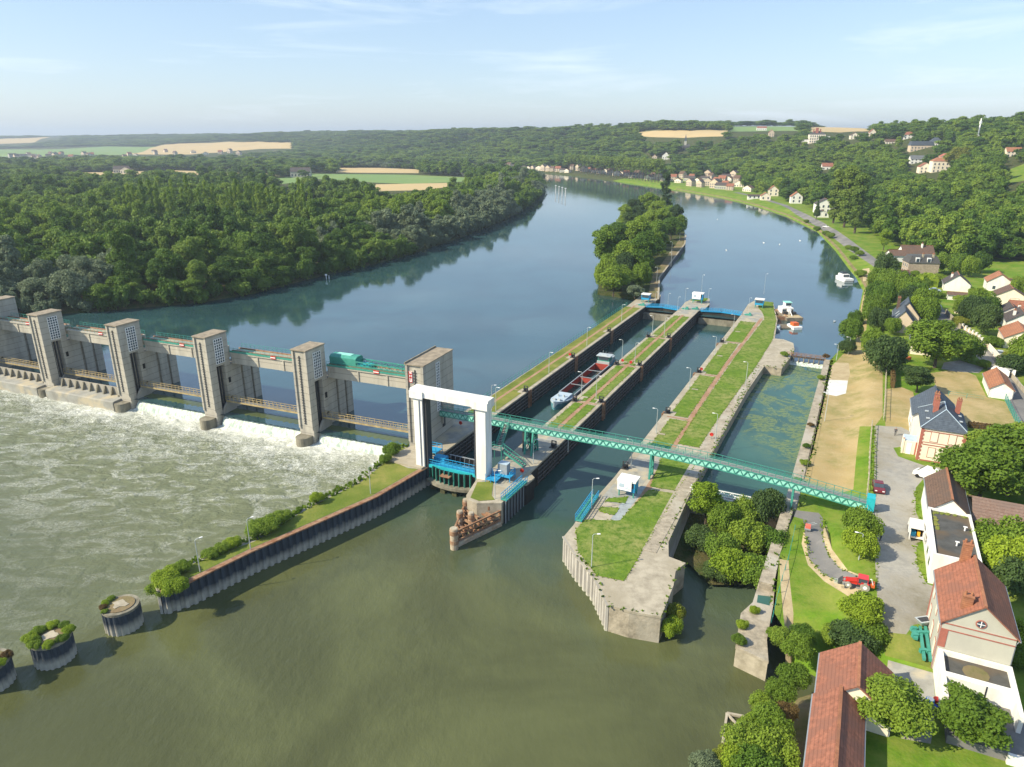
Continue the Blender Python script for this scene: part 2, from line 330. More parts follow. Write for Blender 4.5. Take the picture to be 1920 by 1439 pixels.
zone('lawn', lawn_dry, gp([(1745, 700), (1800, 692), (1830, 705), (1850, 745), (1890, 755), (1920, 800), (1960, 850), (1960, 880), (1900, 815), (1810, 800), (1770, 760)]))
zone('road', gravel, gp([(1640, 798), (1690, 801), (1718, 815), (1712, 835), (1675, 840), (1684, 856), (1740, 876), (1790, 878), (1780, 892), (1738, 890), (1717, 915), (1717, 960), (1735, 1000), (1718, 1028), (1720, 1060), (1738, 1095), (1752, 1100), (1750, 1165), (1712, 1172), (1690, 1205), (1664, 1215), (1648, 1170), (1643, 1100), (1641, 1050), (1638, 960), (1639, 880)]))
zone('path', sand, gp([(1508, 990), (1550, 985), (1560, 1030), (1590, 1070), (1625, 1085), (1618, 1112), (1590, 1118), (1545, 1090), (1515, 1060), (1503, 1020)]))
zone('path', asphalt, gp([(1482, 954), (1500, 958), (1535, 962), (1543, 972), (1544, 1010), (1553, 1040), (1575, 1066), (1615, 1083), (1612, 1106), (1580, 1096), (1540, 1075), (1516, 1045), (1509, 1000), (1506, 974), (1478, 966)]))
zone('path', sand, strip([G(1484, 1200, 0), G(1478, 1150, 0), G(1472, 1090, 0), G(1470, 1050, 0)], 1.3))
zone('road', asphalt, strip([GT(1960, 830), GT(1920, 768), GT(1880, 700), GT(1840, 655), GT(1800, 622), GT(1765, 590), GT(1735, 565), GT(1712, 545), GT(1690, 528), GT(1668, 512), GT(1650, 500)] + gp([(1632, 486), (1608, 468), (1585, 452), (1560, 436), (1535, 420), (1505, 402), (1470, 385), (1420, 370), (1380, 361)]), 5.6))
zone('path', brown_earth, [p + Vector((0, 0, 0)) for p in strip(offs(Rsh[4:15], -2.6), 1.1)])
zone('driveway', gravel, gp([(1770, 680), (1800, 676), (1845, 690), (1835, 700), (1790, 697), (1765, 692)]))
zone('driveway', sand, gp([(1617, 505), (1630, 503), (1634, 530), (1618, 528)]))
zone('verge', gravel, gp([(1830, 650), (1850, 660), (1880, 700), (1860, 700), (1830, 668)]))
zone('courtyard', slab_grey, gp([(1665, 1238), (1750, 1262), (1755, 1330), (1745, 1395), (1690, 1385), (1660, 1290)]))
zone('path', brown_earth, strip([G(1528, 1235, 1), G(1508, 1300, 1), G(1492, 1370, 1), G(1478, 1450, 1)], 2.2))
zone('lawn', lawn_olive, gp([(1650, 1185), (1700, 1190), (1748, 1200), (1752, 1255), (1700, 1240), (1660, 1230)]))
# far fields
FARPX = []
def far(px): FARPX.append(px); return [GT(x, y) for x, y in px]
zone('field', pasture, far([(564, 326), (762, 328), (877, 333), (903, 338), (855, 342), (762, 345), (705, 343), (640, 338), (572, 335)]))
zone('field', wheat, far([(705, 346), (855, 343), (850, 350), (789, 357), (700, 359)]))
zone('field', wheat, far([(630, 315), (709, 315), (785, 318), (785, 325), (630, 324)]))
zone('field', wheat, far([(862, 324), (899, 328), (905, 333), (868, 330)]))
zone('field', pasture, far([(505, 336), (566, 329), (572, 341), (520, 346)]))
zone('field', wheat, far([(90, 325), (330, 320), (520, 326), (515, 331), (300, 327), (120, 331)]))
zone('field', pasture, far([(-60, 281), (200, 275), (300, 275), (245, 290), (-60, 293)]))
zone('field', wheat, far([(232, 290), (300, 272), (430, 266), (548, 268), (546, 279), (430, 284), (360, 290)]))
zone('field', wheat, far([(-60, 262), (60, 259), (130, 257), (60, 268), (-60, 271)]))
zone('field', wheat, far([(1192, 249), (1300, 245), (1365, 245), (1360, 256), (1280, 259), (1205, 256)]))
zone('field', pasture, far([(1365, 238), (1500, 238), (1500, 246), (1370, 247)]))
zone('field', wheat, far([(1508, 241), (1640, 238), (1638, 245), (1520, 249)]))
zone('vineyard', lawn_bright, far([(1875, 325), (1940, 300), (1940, 335), (1890, 345)]))
def pip(X, Y, poly):
    P = np.array(poly); n = len(P); ins = np.zeros(X.shape, bool)
    for i in range(n):
        x0, y0 = P[i]; x1, y1 = P[(i + 1) % n]
        if y0 == y1: continue
        c = ((y0 > Y) != (y1 > Y)) & (X < (x1 - x0) * (Y - y0) / (y1 - y0) + x0); ins ^= c
    return ins
WATER = [(p.x, p.y) for p in Rlow + Rsh + Lsh[::-1]] + [(-420, -160), (Rlow[0].x, -160)]
WATER = [(Rlow[0].x, -160)] + WATER[:-2] + [(-420, -160)]
def densify(poly, step):
    out = []
    for i, a in enumerate(poly):
        b = poly[(i + 1) % len(poly)]; d = math.hypot(b[0] - a[0], b[1] - a[1]); dist = math.hypot(*a); n = max(1, int(d / max(step, dist * .02)))
        out += [(a[0] + (b[0] - a[0]) * k / n, a[1] + (b[1] - a[1]) * k / n) for k in range(n)]
    return out
def make_terrain():
    pts, edges = [], []
    def loop(poly):
        k = len(pts); pts.extend(Vector(p) for p in poly); n = len(poly); edges.extend((k + i, k + (i + 1) % n) for i in range(n))
    loop(densify(WATER, 6))
    for _, _, z in ZONES: loop(densify(z, 8))
    loop([(-14000, -160), (6000, -160), (9000, 14000), (-14000, 14000)])
    for pl, sg in ((Rsh, -1), (Rlow, -1), (Lsh, 1)):
        for k in (1.5, 4, 8, 13):
            q = offs(pl, k * sg)
            for a, b in zip(q[:-1], q[1:]):
                d = (b - a).length; n = max(1, int(d / max(5, a.length * .02)))
                pts.extend(Vector(((a + (b - a) * i / n).x, (a + (b - a) * i / n).y)) for i in range(n))
    r = 30.0
    while r < 13500:
        na = 130
        for i in range(na):
            an = R(-62 + 124 * (i + (int(r * 7) % 2) * .5) / na) if r > 60 else R(-62 + 124 * i / na)
            pts.append(Vector((r * math.sin(an), r * math.cos(an) - (20 if r < 90 else 0))))
        r *= 1.028
    vs, es, fs, *_ = geometry.delaunay_2d_cdt([p.to_2d() if len(p) > 2 else p for p in pts], edges, [], 0, 1e-4)
    V = np.array([(v.x, v.y) for v in vs]); F = np.array([tuple(f) for f in fs])
    C = V[F].mean(1); H = height(V[:, 0], V[:, 1])
    zid = np.zeros(len(F), int); inw = pip(C[:, 0], C[:, 1], WATER)
    for k, (_, _, z) in enumerate(ZONES): zid[pip(C[:, 0], C[:, 1], z)] = k + 1
    zid[inw] = -1
    for k in range(0, len(ZONES) + 1):
        sel = F[zid == k]
        if not len(sel): continue
        idx, inv = np.unique(sel, return_inverse=True); inv = inv.reshape(sel.shape)
        name, m = ('terrain', dark_undergrowth) if k == 0 else ZONES[k - 1][:2]
        me = bpy.data.meshes.new(name); me.from_pydata([(V[i, 0], V[i, 1], H[i]) for i in idx], [], [tuple(int(a) for a in t) for t in inv])
        me.materials.append(m); me.polygons.foreach_set('use_smooth', [True] * len(me.polygons))
        o = bpy.data.objects.new(name, me); COL.objects.link(o); o['kind'] = 'structure'
make_terrain()
# ---------------------------------------------------------------- water
def water_mat(name, base, wave=.05, wsc=.5, foam=None, rough=.06, algae=False, patch=None, ior=1.33):
    m = bpy.data.materials.new(name); MATS[name] = m; m.use_nodes = True
    n = m.node_tree; L = n.links.new; b = n.nodes['Principled BSDF']; b.inputs['Roughness'].default_value = rough; b.inputs['IOR'].default_value = ior; b.inputs['Specular IOR Level'].default_value = .5
    g = n.nodes.new('ShaderNodeNewGeometry').outputs['Position']
    def noise(sc, det=6, st=None, dist=0, rg=.6):
        s_ = g
        if st:
            mp = n.nodes.new('ShaderNodeMapping'); mp.inputs['Scale'].default_value = st[:3]; mp.inputs['Rotation'].default_value = (0, 0, st[3]); L(g, mp.inputs[0]); s_ = mp.outputs[0]
        t = n.nodes.new('ShaderNodeTexNoise'); t.inputs['Scale'].default_value = sc; t.inputs['Detail'].default_value = det; t.inputs['Distortion'].default_value = dist; t.inputs['Roughness'].default_value = rg; L(s_, t.inputs[0]); return t.outputs[0]
    def math_(op, a, b_, c=None):
        q = n.nodes.new('ShaderNodeMath'); q.operation = op
        for i, x in enumerate((a, b_, c)):
            if x is None: continue
            if isinstance(x, (int, float)): q.inputs[i].default_value = x
            else: L(x, q.inputs[i])
        return q.outputs[0]
    def ramp(x, a, b_):
        q = n.nodes.new('ShaderNodeMapRange'); q.interpolation_type = 'SMOOTHSTEP'; L(x, q.inputs[0]); q.inputs[1].default_value = a; q.inputs[2].default_value = b_; return q.outputs[0]
    col = n.nodes.new('ShaderNodeMix'); col.data_type = 'RGBA'; L(ramp(noise(.035, 5, None, .8), .35, .7), col.inputs[0]); col.inputs[6].default_value = (*base, 1); col.inputs[7].default_value = (*[c * 1.5 for c in base], 1)
    out = col.outputs[2]; hgt = math_('MULTIPLY', noise(wsc, 6, (1, .55, 1, .4)), math_('MULTIPLY_ADD', ramp(noise(.03, 3, (1, .5, 1, .6), .6), .38, .62), 1.3, .35)); hgt = math_('ADD', hgt, math_('MULTIPLY', noise(wsc * .22, 4, (1, .6, 1, .5)), 1.5))
    if foam:
        # distance downstream of the dam line, and fade towards the lock approach
        org = Dm(0, 0, 0); sp = n.nodes.new('ShaderNodeVectorMath'); sp.operation = 'SUBTRACT'; L(g, sp.inputs[0]); sp.inputs[1].default_value = org
        dt = n.nodes.new('ShaderNodeVectorMath'); dt.operation = 'DOT_PRODUCT'; L(sp.outputs[0], dt.inputs[0]); dt.inputs[1].default_value = -VD; dist = dt.outputs['Value']
        dy = n.nodes.new('ShaderNodeVectorMath'); dy.operation = 'DOT_PRODUCT'; L(g, dy.inputs[0]); e = Vector((36, 45, 0)).normalized(); nrm = Vector((e.y, -e.x, 0)); dy.inputs[1].default_value = nrm
        side = math_('SUBTRACT', dy.outputs['Value'], nrm.dot(Vector((-62, 76, 0))))     # >0 on the lock approach side
        left = math_('SUBTRACT', 1.0, ramp(side, -2.0, 2.0))
        big = noise(.06, 5, None, 1.0)
        d2 = math_('ADD', dist, math_('MULTIPLY', math_('SUBTRACT', big, .5), 26.0))
        heavy = math_('SUBTRACT', 1.0, ramp(d2, -4.0, 20.0))
        mid = math_('SUBTRACT', 1.0, ramp(d2, 6.0, 62.0))
        # ridged streaks
        def ridge(sc, st, di, w):
            x = noise(sc, 5, st, di, .62); return math_('SUBTRACT', 1.0, math_('MULTIPLY', math_('ABSOLUTE', math_('SUBTRACT', x, .5), 0), w))
        s1 = ridge(.34, (1, 2.0, 1, .5), 2.4, 30.0); s2 = ridge(.85, (1, 2.4, 1, .35), 2.0, 24.0); fine = noise(2.6, 5, None, .5, .7)
        s3 = ridge(1.9, (1, 2.6, 1, .6), 1.4, 12.0); st = math_('MAXIMUM', math_('MAXIMUM', s1, s2), math_('MULTIPLY', s3, .8)); st = math_('MAXIMUM', st, 0.0)
        stf = math_('MULTIPLY', st, ramp(fine, .30, .62))
        patch_ = ramp(noise(.13, 5, (1, 2.2, 1, .45), 1.2), .46, .62)
        lightm = math_('MULTIPLY', math_('MULTIPLY', math_('MULTIPLY', stf, 1.5), patch_), math_('MULTIPLY_ADD', mid, .62, .10))
        thr = math_('MULTIPLY', heavy, ramp(math_('ADD', math_('MULTIPLY', stf, .55), math_('MULTIPLY', fine, .8)), .46, .92))
        base_h = math_('MULTIPLY', math_('SUBTRACT', 1.0, ramp(d2, -8.0, 9.0)), .75)
        f = math_('MULTIPLY', math_('MINIMUM', math_('ADD', math_('ADD', lightm, thr), base_h), 1.0), left)
        turb = n.nodes.new('ShaderNodeMix'); turb.data_type = 'RGBA'; L(math_('MULTIPLY', math_('MULTIPLY_ADD', mid, .7, .3), left), turb.inputs[0]); L(out, turb.inputs[6]); turb.inputs[7].default_value = (.172, .192, .110, 1)
        fm = n.nodes.new('ShaderNodeMix'); fm.data_type = 'RGBA'; L(f, fm.inputs[0]); L(turb.outputs[2], fm.inputs[6]); fm.inputs[7].default_value = (.84, .86, .80, 1); out = fm.outputs[2]
        rr = n.nodes.new('ShaderNodeMapRange'); L(f, rr.inputs[0]); rr.inputs[3].default_value = rough; rr.inputs[4].default_value = .8; L(rr.outputs[0], b.inputs['Roughness'])
        rough_w = math_('MULTIPLY', noise(.30, 6, (1, 1.7, 1, .45), .8), math_('MULTIPLY', math_('MULTIPLY_ADD', mid, 7.0, 2.2), left))
        hgt = math_('ADD', math_('ADD', hgt, rough_w), math_('MULTIPLY', f, .6))
    if algae:
        a1 = ramp(noise(.12, 6, None, 1.2, .7), .44, .52); a2 = ramp(noise(.9, 5, (1, 2.2, 1, .2), .6, .7), .40, .56); a = math_('MULTIPLY', a1, a2)
        org = Lk(43, 10); sp = n.nodes.new('ShaderNodeVectorMath'); sp.operation = 'SUBTRACT'; L(g, sp.inputs[0]); sp.inputs[1].default_value = org
        dt = n.nodes.new('ShaderNodeVectorMath'); dt.operation = 'DOT_PRODUCT'; L(sp.outputs[0], dt.inputs[0]); dt.inputs[1].default_value = LLv + RL * 1.2
        a = math_('MULTIPLY', math_('MULTIPLY', a, ramp(dt.outputs['Value'], -4, 12)), .75)
        am = n.nodes.new('ShaderNodeMix'); am.data_type = 'RGBA'; L(a, am.inputs[0]); L(out, am.inputs[6]); am.inputs[7].default_value = (.19, .23, .055, 1); out = am.outputs[2]
        rr = n.nodes.new('ShaderNodeMapRange'); L(a, rr.inputs[0]); rr.inputs[3].default_value = rough; rr.inputs[4].default_value = .6; L(rr.outputs[0], b.inputs['Roughness'])
    if patch:
        og = Lk(10, patch[1]); sp = n.nodes.new('ShaderNodeVectorMath'); sp.operation = 'SUBTRACT'; L(g, sp.inputs[0]); sp.inputs[1].default_value = og
        dt = n.nodes.new('ShaderNodeVectorMath'); dt.operation = 'DOT_PRODUCT'; L(sp.outputs[0], dt.inputs[0]); dt.inputs[1].default_value = LLv
        am = n.nodes.new('ShaderNodeMix'); am.data_type = 'RGBA'; pf = ramp(math_('ADD', dt.outputs['Value'], math_('MULTIPLY', noise(.07, 4), 30.0)), 0, 45); pf = math_('MULTIPLY', pf, math_('SUBTRACT', 1.0, left)) if foam else pf; L(pf, am.inputs[0]); L(out, am.inputs[6]); am.inputs[7].default_value = (*patch[0], 1); out = am.outputs[2]
    L(out, b.inputs['Base Color'])
    bp = n.nodes.new('ShaderNodeBump'); bp.inputs['Strength'].default_value = 1; bp.inputs['Distance'].default_value = wave; L(hgt, bp.inputs['Height']); L(bp.outputs[0], b.inputs['Normal'])
    return m
w_up = water_mat('river_upstream', (.021, .056, .062), .014, .55, ior=2.35)
w_dn = water_mat('river_downstream', (.068, .076, .031), .11, .75, foam=True, patch=((.030, .070, .062), -48))
w_ch = water_mat('lock_water', (.068, .076, .031), .05, .75, patch=((.030, .070, .062), -48))
w_bs = water_mat('basin_water', (.030, .085, .070), .015, .8, algae=True)
def sheet(name, pts, z, m, kind='structure'):
    b = MB(); tr = geometry.tessellate_polygon([[Vector((p[0], p[1], 0)) for p in pts]])
    b.v = [Vector((p[0], p[1], z)) for p in pts]; b.f = [tuple(t) for t in tr]; b.m = [0] * len(b.f)
    o = b.build(name, m)
    if o.data.polygons[0].normal.z < 0: o.data.flip_normals()
    return tag(o, kind=kind)
up_poly = [Dm(-6, 0, 3.4), Dm(3.95, 0, 3.4), Dm(4, 0, 10), Lk(-16, -16), Lk(-16, 119.5), Lk(29, 119.5), Lk(39.5, 90), Lk(39.5, 77), Lk(53, 77), Lk(140, 77), Vector((1500, 1000, 0)), Vector((900, 4000, 0)), Vector((-5000, 4000, 0)), Vector((-5000, 500, 0)), Vector((-700, 330, 0))]
sheet('river', up_poly, ZU, w_up)
dn_poly = [Dm(-12, 0, 3.4), Dm(4, 0, 3.4), Lk(-8, -34.5), Lk(10, -34.5), Lk(30, -30), Lk(37, -36), Lk(39.5, -19), Lk(70, -19), Vector((160, 40, 0)), Vector((160, -160, 0)), Vector((-900, -160, 0)), Vector((-900, 330, 0))]
sheet('river', dn_poly, ZD, w_dn)
sheet('lock_water', [Lk(-15, -34.5), Lk(1, -34.5), Lk(1, 119.5), Lk(-15, 119.5)], ZD + .004, w_ch)
sheet('lock_water', [Lk(6, -34.5), Lk(30, -34.5), Lk(23, 119.5), Lk(6, 119.5)], ZD + .004, w_ch)
sheet('basin_water', [Lk(34, -19), Lk(53, -19), Lk(53, 77), Lk(34, 77)], ZB, w_bs)
# falls, one curved sheet in each open pass
fall_mat = mat('falling_water', (.80, .83, .80), (.34, .42, .36), sc=1.8, rough=.5, stretch=(1, 1, .08), bump=.12, bsc=2, lo=.34, hi=.56)
crest_mat = water_mat('crest_water', (.07, .09, .04), .04, .8)

# churned surface below the gates, real relief
def rapids():
    nu, nv = 300, 84; U = np.linspace(-35, 28.09 * 4 - 4, nu); V = np.linspace(3.4, -44, nv); uu, vv = np.meshgrid(U, V)
    P0 = np.array(Dm(0, 0, 0, 0)[:2]); ud, vd_ = np.array(UD[:2]) * .9743, np.array(VD[:2]) * .9743
    X = P0[0] + uu * ud[0] + vv * vd_[0]; Y = P0[1] + uu * ud[1] + vv * vd_[1]; r2 = lambda n_: 1 - np.abs(n_ - .5) * 2
    h = .55 * r2(vnoise(X * .9 + Y * .4, Y * 1.5, 3.4, 1)) + .35 * r2(vnoise(X, Y * 1.6, 1.7, 2)) + .3 * vnoise(X, Y, .9, 3) + .5 * vnoise(X, Y, 7, 4)
    fall = np.clip(1 - (3 - vv) / 46, 0, 1) ** 1.2; e = Vector((36, 45, 0)).normalized(); nr = (e.y, -e.x); side = X * nr[0] + Y * nr[1] - (nr[0] * -62 + nr[1] * 76)
    z = ZD + .03 + (h - .55) * .85 * fall * np.clip(-side / 3, 0, 1); z = np.where(side > -.5, ZD - .08, z); ed = np.minimum.reduce([np.clip((vv + 44) / 5, 0, 1), np.clip((uu + 35) / 4, 0, 1)]); z = ZD - .06 + (z - ZD + .06) * ed
    me = bpy.data.meshes.new('rapids'); me.from_pydata(np.stack([X, Y, z], 2).reshape(-1, 3).tolist(), [], [(j * nu + i + 1, j * nu + i, (j + 1) * nu + i, (j + 1) * nu + i + 1) for j in range(nv - 1) for i in range(nu - 1)])
    me.materials.append(w_dn); me.polygons.foreach_set('use_smooth', [True] * len(me.polygons)); o = bpy.data.objects.new('rapids', me); COL.objects.link(o); o['kind'] = 'structure'
    if me.polygons[0].normal.z < 0: me.flip_normals()
rapids()
# ================================================================ quays and lock walls
def gpoly(L_, z=0): return [G(x, y, z) for x, y in L_]
def offset_poly(poly, k):
    P = [Vector((p[0], p[1], 0)) for p in poly]; n = len(P); ar = sum(P[i].x * P[(i + 1) % n].y - P[(i + 1) % n].x * P[i].y for i in range(n)); s = 1 if ar > 0 else -1; out = []
    for i in range(n):
        a, b, c = P[i - 1], P[i], P[(i + 1) % n]; n1 = Vector((-(b - a).y, (b - a).x, 0)).normalized() * s; n2 = Vector((-(c - b).y, (c - b).x, 0)).normalized() * s
        m = (n1 + n2); m = m.normalized() if m.length > .1 else n1; out.append(b + m * k / max(.5, m.dot(n1)))
    return out
def block(name, label, poly, top, z0=-8, z1=0, m=concrete, parts=()):
    """a quay or lock wall: body, coping; poly is its plan"""
    c = sum((Vector((p[0], p[1], 0)) for p in poly), Vector()) / len(poly); c.z = z0
    t = thing(name, label, 'quay wall' if 'quay' in name else 'wall', c)
    MB().prism(poly, z0, z1 - .35).build('wall_body', m, t, True)
    MB().prism(offset_poly(poly, -.06), z1 - .35, z1).build('coping', top, t, True)
    return t
LAWNS = []
def flat(name, poly, z, m):
    if name == 'lawn': LAWNS.append((poly, z, m))
    return sheet(name, poly, z, m)
LF = lambda p: [Lk(*q) for q in p]
def band(name, t0, t1, s0, s1, z, m): return flat(name, LF([(t0, s0), (t1, s0), (t1, s1), (t0, s1)]), z, m)
# left quay -------------------------------------------------------
lq = [Lk(-12.4, -33), Lk(-12.4, 119), Lk(-11.3, 135), Lk(-12.5, 142), Lk(-19.5, 143), Lk(-18.6, 119), Lk(-19.2, 8), Dm(4, -.5, 16.4), Dm(4, -.5, 4), Lk(-21.5, -32.5)]
left_quay = block('lock_quay', 'long left lock wall with a dry grass strip and a river fence', lq, pale_concrete, m=chamber_wall)
band('lawn', -18.9, -13.3, -1, 116, .05, lawn_olive)
flat('path', LF([(-16.9, 0), (-16.2, 0), (-15.6, 60), (-15.8, 119), (-16.5, 119), (-16.4, 60)]), .056, brick_paving)
for s in (15, 47, 79): band('pavement', -14.5, -13.28, s - 1.5, s + 1.5, .062, pale_concrete); band('path', -15.9, -14.5, s - .2, s + .2, .062, brick_paving)
flat('pavement', LF([(-18.6, -20), (-12.8, -20), (-12.8, -1), (-18.9, -1)]), .01, slab_grey)
flat('lawn', LF([(-18.9, -8), (-16.2, -8), (-16.2, -1), (-18.9, -1)]), .05, lawn_olive)
# middle wall -----------------------------------------------------
mw = gpoly([(898, 893), (880, 921), (875, 929), (876, 937), (894, 943), (940, 943)]) + gpoly([(958, 928)]) + [Lk(7, -31), Lk(8.4, -30), Lk(8.6, -27), Lk(7, -25.5), Lk(7, 122), Lk(8.4, 125), Lk(8.4, 134), Lk(6.3, 144), Lk(1, 144.5), Lk(-.6, 133), Lk(0, 125), Lk(0, -20), Lk(-.2, -30)]
mid_wall = block('lock_wall', 'central wall between the two lock chambers with two grass strips and a brick path', mw, pale_concrete, m=chamber_wall)
nose_ = offset_poly(gpoly([(898, 893), (880, 921), (875, 929), (876, 937), (894, 943), (940, 943), (958, 928)]) + [Lk(7, -31)], -.03)
MB().prism(nose_, -8, -.36).build('nose_block', pale_concrete, mid_wall, True)
band('pavement', .5, 6.5, -33, -7.5, .006, slab_grey)
for a, b in ((.95, 2.95), (4.05, 6.15)):
    band('lawn', a, b, -7, 13.2, .05, lawn_green); band('lawn', a, b, 15, 45.4, .05, lawn_green); band('lawn', a, b, 47.2, 77.6, .05, lawn_green); band('lawn', a, b, 79.4, 110, .05, lawn_green)
band('path', 3.0, 4.0, -7, 112, .03, brick_paving)
for s in (14.1, 46.3, 78.5): band('path', .95, 6.15, s - .35, s + .35, .028, brick_paving)
for s in (16, 48, 80):
    band('pavement', .5, 1.9, s - 1.4, s + 1.4, .058, pale_concrete); band('pavement', 5.4, 6.6, s - 1.4, s + 1.4, .058, pale_concrete)
flat('lawn', gpoly([(895, 905), (925, 903), (922, 930), (928, 938), (898, 940), (882, 934)]), .06, lawn_olive)
flat('lawn', LF([(.5, 137), (5.8, 137), (6, 143.4), (1.2, 143.8)]), .06, lawn_green)
flat('pavement', LF([(.4, 114), (6.6, 114), (6.6, 121), (7.9, 125.5), (7.8, 134), (.2, 134), (.5, 125)]), .008, slab_grey)
# right quay ------------------------------------------------------
rq = [Lk(21.5, -33)] + gpoly([(1091, 960), (1076, 985), (1059, 1005), (1081, 1039), (1117, 1081), (1143, 1135)]) + gpoly([(1180, 1146), (1239, 1156), (1262, 1098), (1266, 1071)]) + gpoly([(1285, 1056), (1253, 1044)]) + [Lk(36.6, -38), Lk(36.0, -19), Lk(36.2, 10), Lk(36.6, 40), Lk(37.6, 63), Lk(42.2, 63), Lk(43.2, 75), Lk(43.4, 84), Lk(42.4, 91), Lk(39.3, 94), Lk(36.6, 94), Lk(34.4, 120), Lk(29.5, 148), Lk(22.8, 148), Lk(21.6, 140), Lk(22, 125), Lk(22, -20)]
right_quay = block('lock_quay', 'broad right hand lock quay with a crumbling old concrete end', rq, pale_concrete, m=old_stone)
flat('lawn', LF([(24, -3), (28, -3.4), (28, 13), (24, 13)]), .05, lawn_green)
for a, b in ((15.2, 47), (49, 82), (84.2, 112)): band('lawn', 23.4, 27.4 if a < 60 else 28.2, a, b, .05, lawn_green)
flat('lawn', LF([(23.4, -5), (28, -5), (28, -2), (23.4, -2)]), .05, lawn_green)
flat('path', LF([(28.4, -33.5), (29.6, -33.5), (29.0, -5), (28.6, 20), (28.5, 60), (29.8, 119), (28.8, 119), (27.5, 60), (27.5, 20), (28.2, -5)]), .045, brick_paving)
flat('lawn', LF([(28.9, 0), (33.2, 0), (33.5, 13), (34.6, 40), (35.6, 62), (36.2, 92), (34.2, 118), (29.4, 147.6), (24, 147.6), (26, 136), (28.5, 128), (30.4, 119), (28.9, 70), (28.7, 20)]), .052, lawn_green)
flat('lawn', gpoly([(1243, 853), (1318, 853), (1268, 921), (1219, 913)]), .052, lawn_green)
flat('lawn', gpoly([(1216, 919), (1267, 926), (1204, 1033), (1194, 1050), (1170, 1090), (1119, 1080), (1083, 1033), (1080, 993), (1098, 975), (1162, 977)]), .055, lawn_green)
for s in (14.1, 48, 83.2): band('path', 23, 27.6, s - .35, s + .35, .053, brick_paving)
band('path', 29.2, 34.6, -29.2, -28.4, .05, brick_paving)
flat('pavement', LF([(22.4, -30), (27.4, -30), (27.8, -6), (23.4, -6)]), .008, slab_grey)
flat('pavement', gpoly([(1185, 912), (1212, 912), (1162, 978), (1145, 974)]), .012, grey_paving)
flat('lawn', gpoly([(1140, 935), (1178, 932), (1172, 944), (1134, 941)]), .056, lawn_green)
flat('lawn', gpoly([(1126, 951), (1162, 953), (1152, 967), (1123, 959)]), .056, lawn_green)
flat('pavement', LF([(22.5, 113), (28.5, 113), (29, 125), (27.5, 128), (22.4, 128)]), .008, slab_grey)
for s in (16, 49, 82): band('pavement', 22.5, 24.4, s - 1.6, s + 1.6, .058, pale_concrete)
flat('pavement', LF([(33.6, -42), (35.8, -42), (36.3, 40), (37.2, 62), (35.9, 62), (34.8, 40), (33.4, 0), (33.3, -19)]), .06, old_stone)
# basin wall on the right bank, low and high pieces
bw = [Lk(51.6, -18), Lk(51.8, 9), Lk(52.3, 77), Lk(54.4, 77), Lk(54.2, 10), Lk(53.4, -18)]
block('basin_wall', 'weathered grey stone wall along the right bank side of the green basin', bw, old_stone, m=old_stone)
bw2 = gpoly([(1468, 949), (1489, 949), (1473, 1000), (1462, 1040), (1450, 1096), (1424, 1090), (1440, 1040)])
block('basin_wall', 'weedy old wall beside the tree filled lock, running down to the broken pier', bw2, old_stone, z1=-.02, m=old_stone)
bw3 = gpoly([(1424, 1091), (1452, 1097), (1449, 1135), (1437, 1200), (1440, 1240), (1380, 1212), (1390, 1150), (1412, 1130)], -1.2)
block('old_pier', 'broken old concrete pier end below the lawn with a puddle on top', bw3, old_stone, z1=-1.2, m=pale_concrete)
flat('puddle', gpoly([(1421, 1116), (1446, 1119), (1443, 1136), (1419, 1130)], -1.2), -1.19, w_bs)
flat('lawn', gpoly([(1490, 960), (1504, 962), (1508, 1010), (1520, 1062), (1560, 1095), (1612, 1120), (1640, 1100), (1640, 1180), (1560, 1215), (1500, 1200), (1470, 1150), (1466, 1040)]), .02, lawn_bright) if False else None
# dyke -------------------------------------------------------------
dyR = gpoly([(300, 1108), (351, 1092), (470, 1034), (594, 980), (703, 932), (803, 874)], -.4)
dyL = gpoly([(296, 1092), (318, 1068), (345, 1060), (386, 1043), (473, 1013), (540, 971), (588, 944), (673, 902), (718, 865), (748, 838), (768, 838)], -.4)
dy = dyR + dyL[::-1]
block('dyke_wall', 'long tapering dyke of earth running out from the dam into the river', dy, concrete, z0=-8, z1=-.4, m=stained)
flat('lawn', offset_poly(dy, .7), -.36, lawn_olive)
flat('pavement', gpoly([(742, 868), (768, 857), (800, 868), (790, 880), (765, 878)], -.35), -.35, slab_grey)
# sheet piling -----------------------------------------------------
def sheetpile_mat(name, top, low, z0, z1):
    m = mat(name, top, tuple(c * 1.5 for c in top), sc=.7, rough=.7, stretch=(1, 1, .3)); n = m.node_tree; L = n.links.new; b = n.nodes['Principled BSDF']; inp = b.inputs['Base Color'].links[0].from_socket
    g = n.nodes.new('ShaderNodeNewGeometry'); sp = n.nodes.new('ShaderNodeSeparateXYZ'); L(g.outputs['Position'], sp.inputs[0])
    t = n.nodes.new('ShaderNodeTexNoise'); t.inputs['Scale'].default_value = .7; L(g.outputs['Position'], t.inputs[0])
    a = n.nodes.new('ShaderNodeMath'); a.operation = 'ADD'; L(sp.outputs['Z'], a.inputs[0]); L(t.outputs[0], a.inputs[1])
    r = n.nodes.new('ShaderNodeMapRange'); r.inputs[1].default_value = z0; r.inputs[2].default_value = z1; L(a.outputs[0], r.inputs[0])
    mm = n.nodes.new('ShaderNodeMix'); mm.data_type = 'RGBA'; L(r.outputs[0], mm.inputs[0]); L(inp, mm.inputs[7]); mm.inputs[6].default_value = (*low, 1); L(mm.outputs[2], b.inputs['Base Color']); return m
pile_dark = sheetpile_mat('sheet_piling', (.035, .045, .06), (.40, .38, .33), -3.0, -1.9)
pile_pale = sheetpile_mat('sheet_piling_pale', (.34, .32, .29), (.48, .46, .39), -3.6, -3.2)
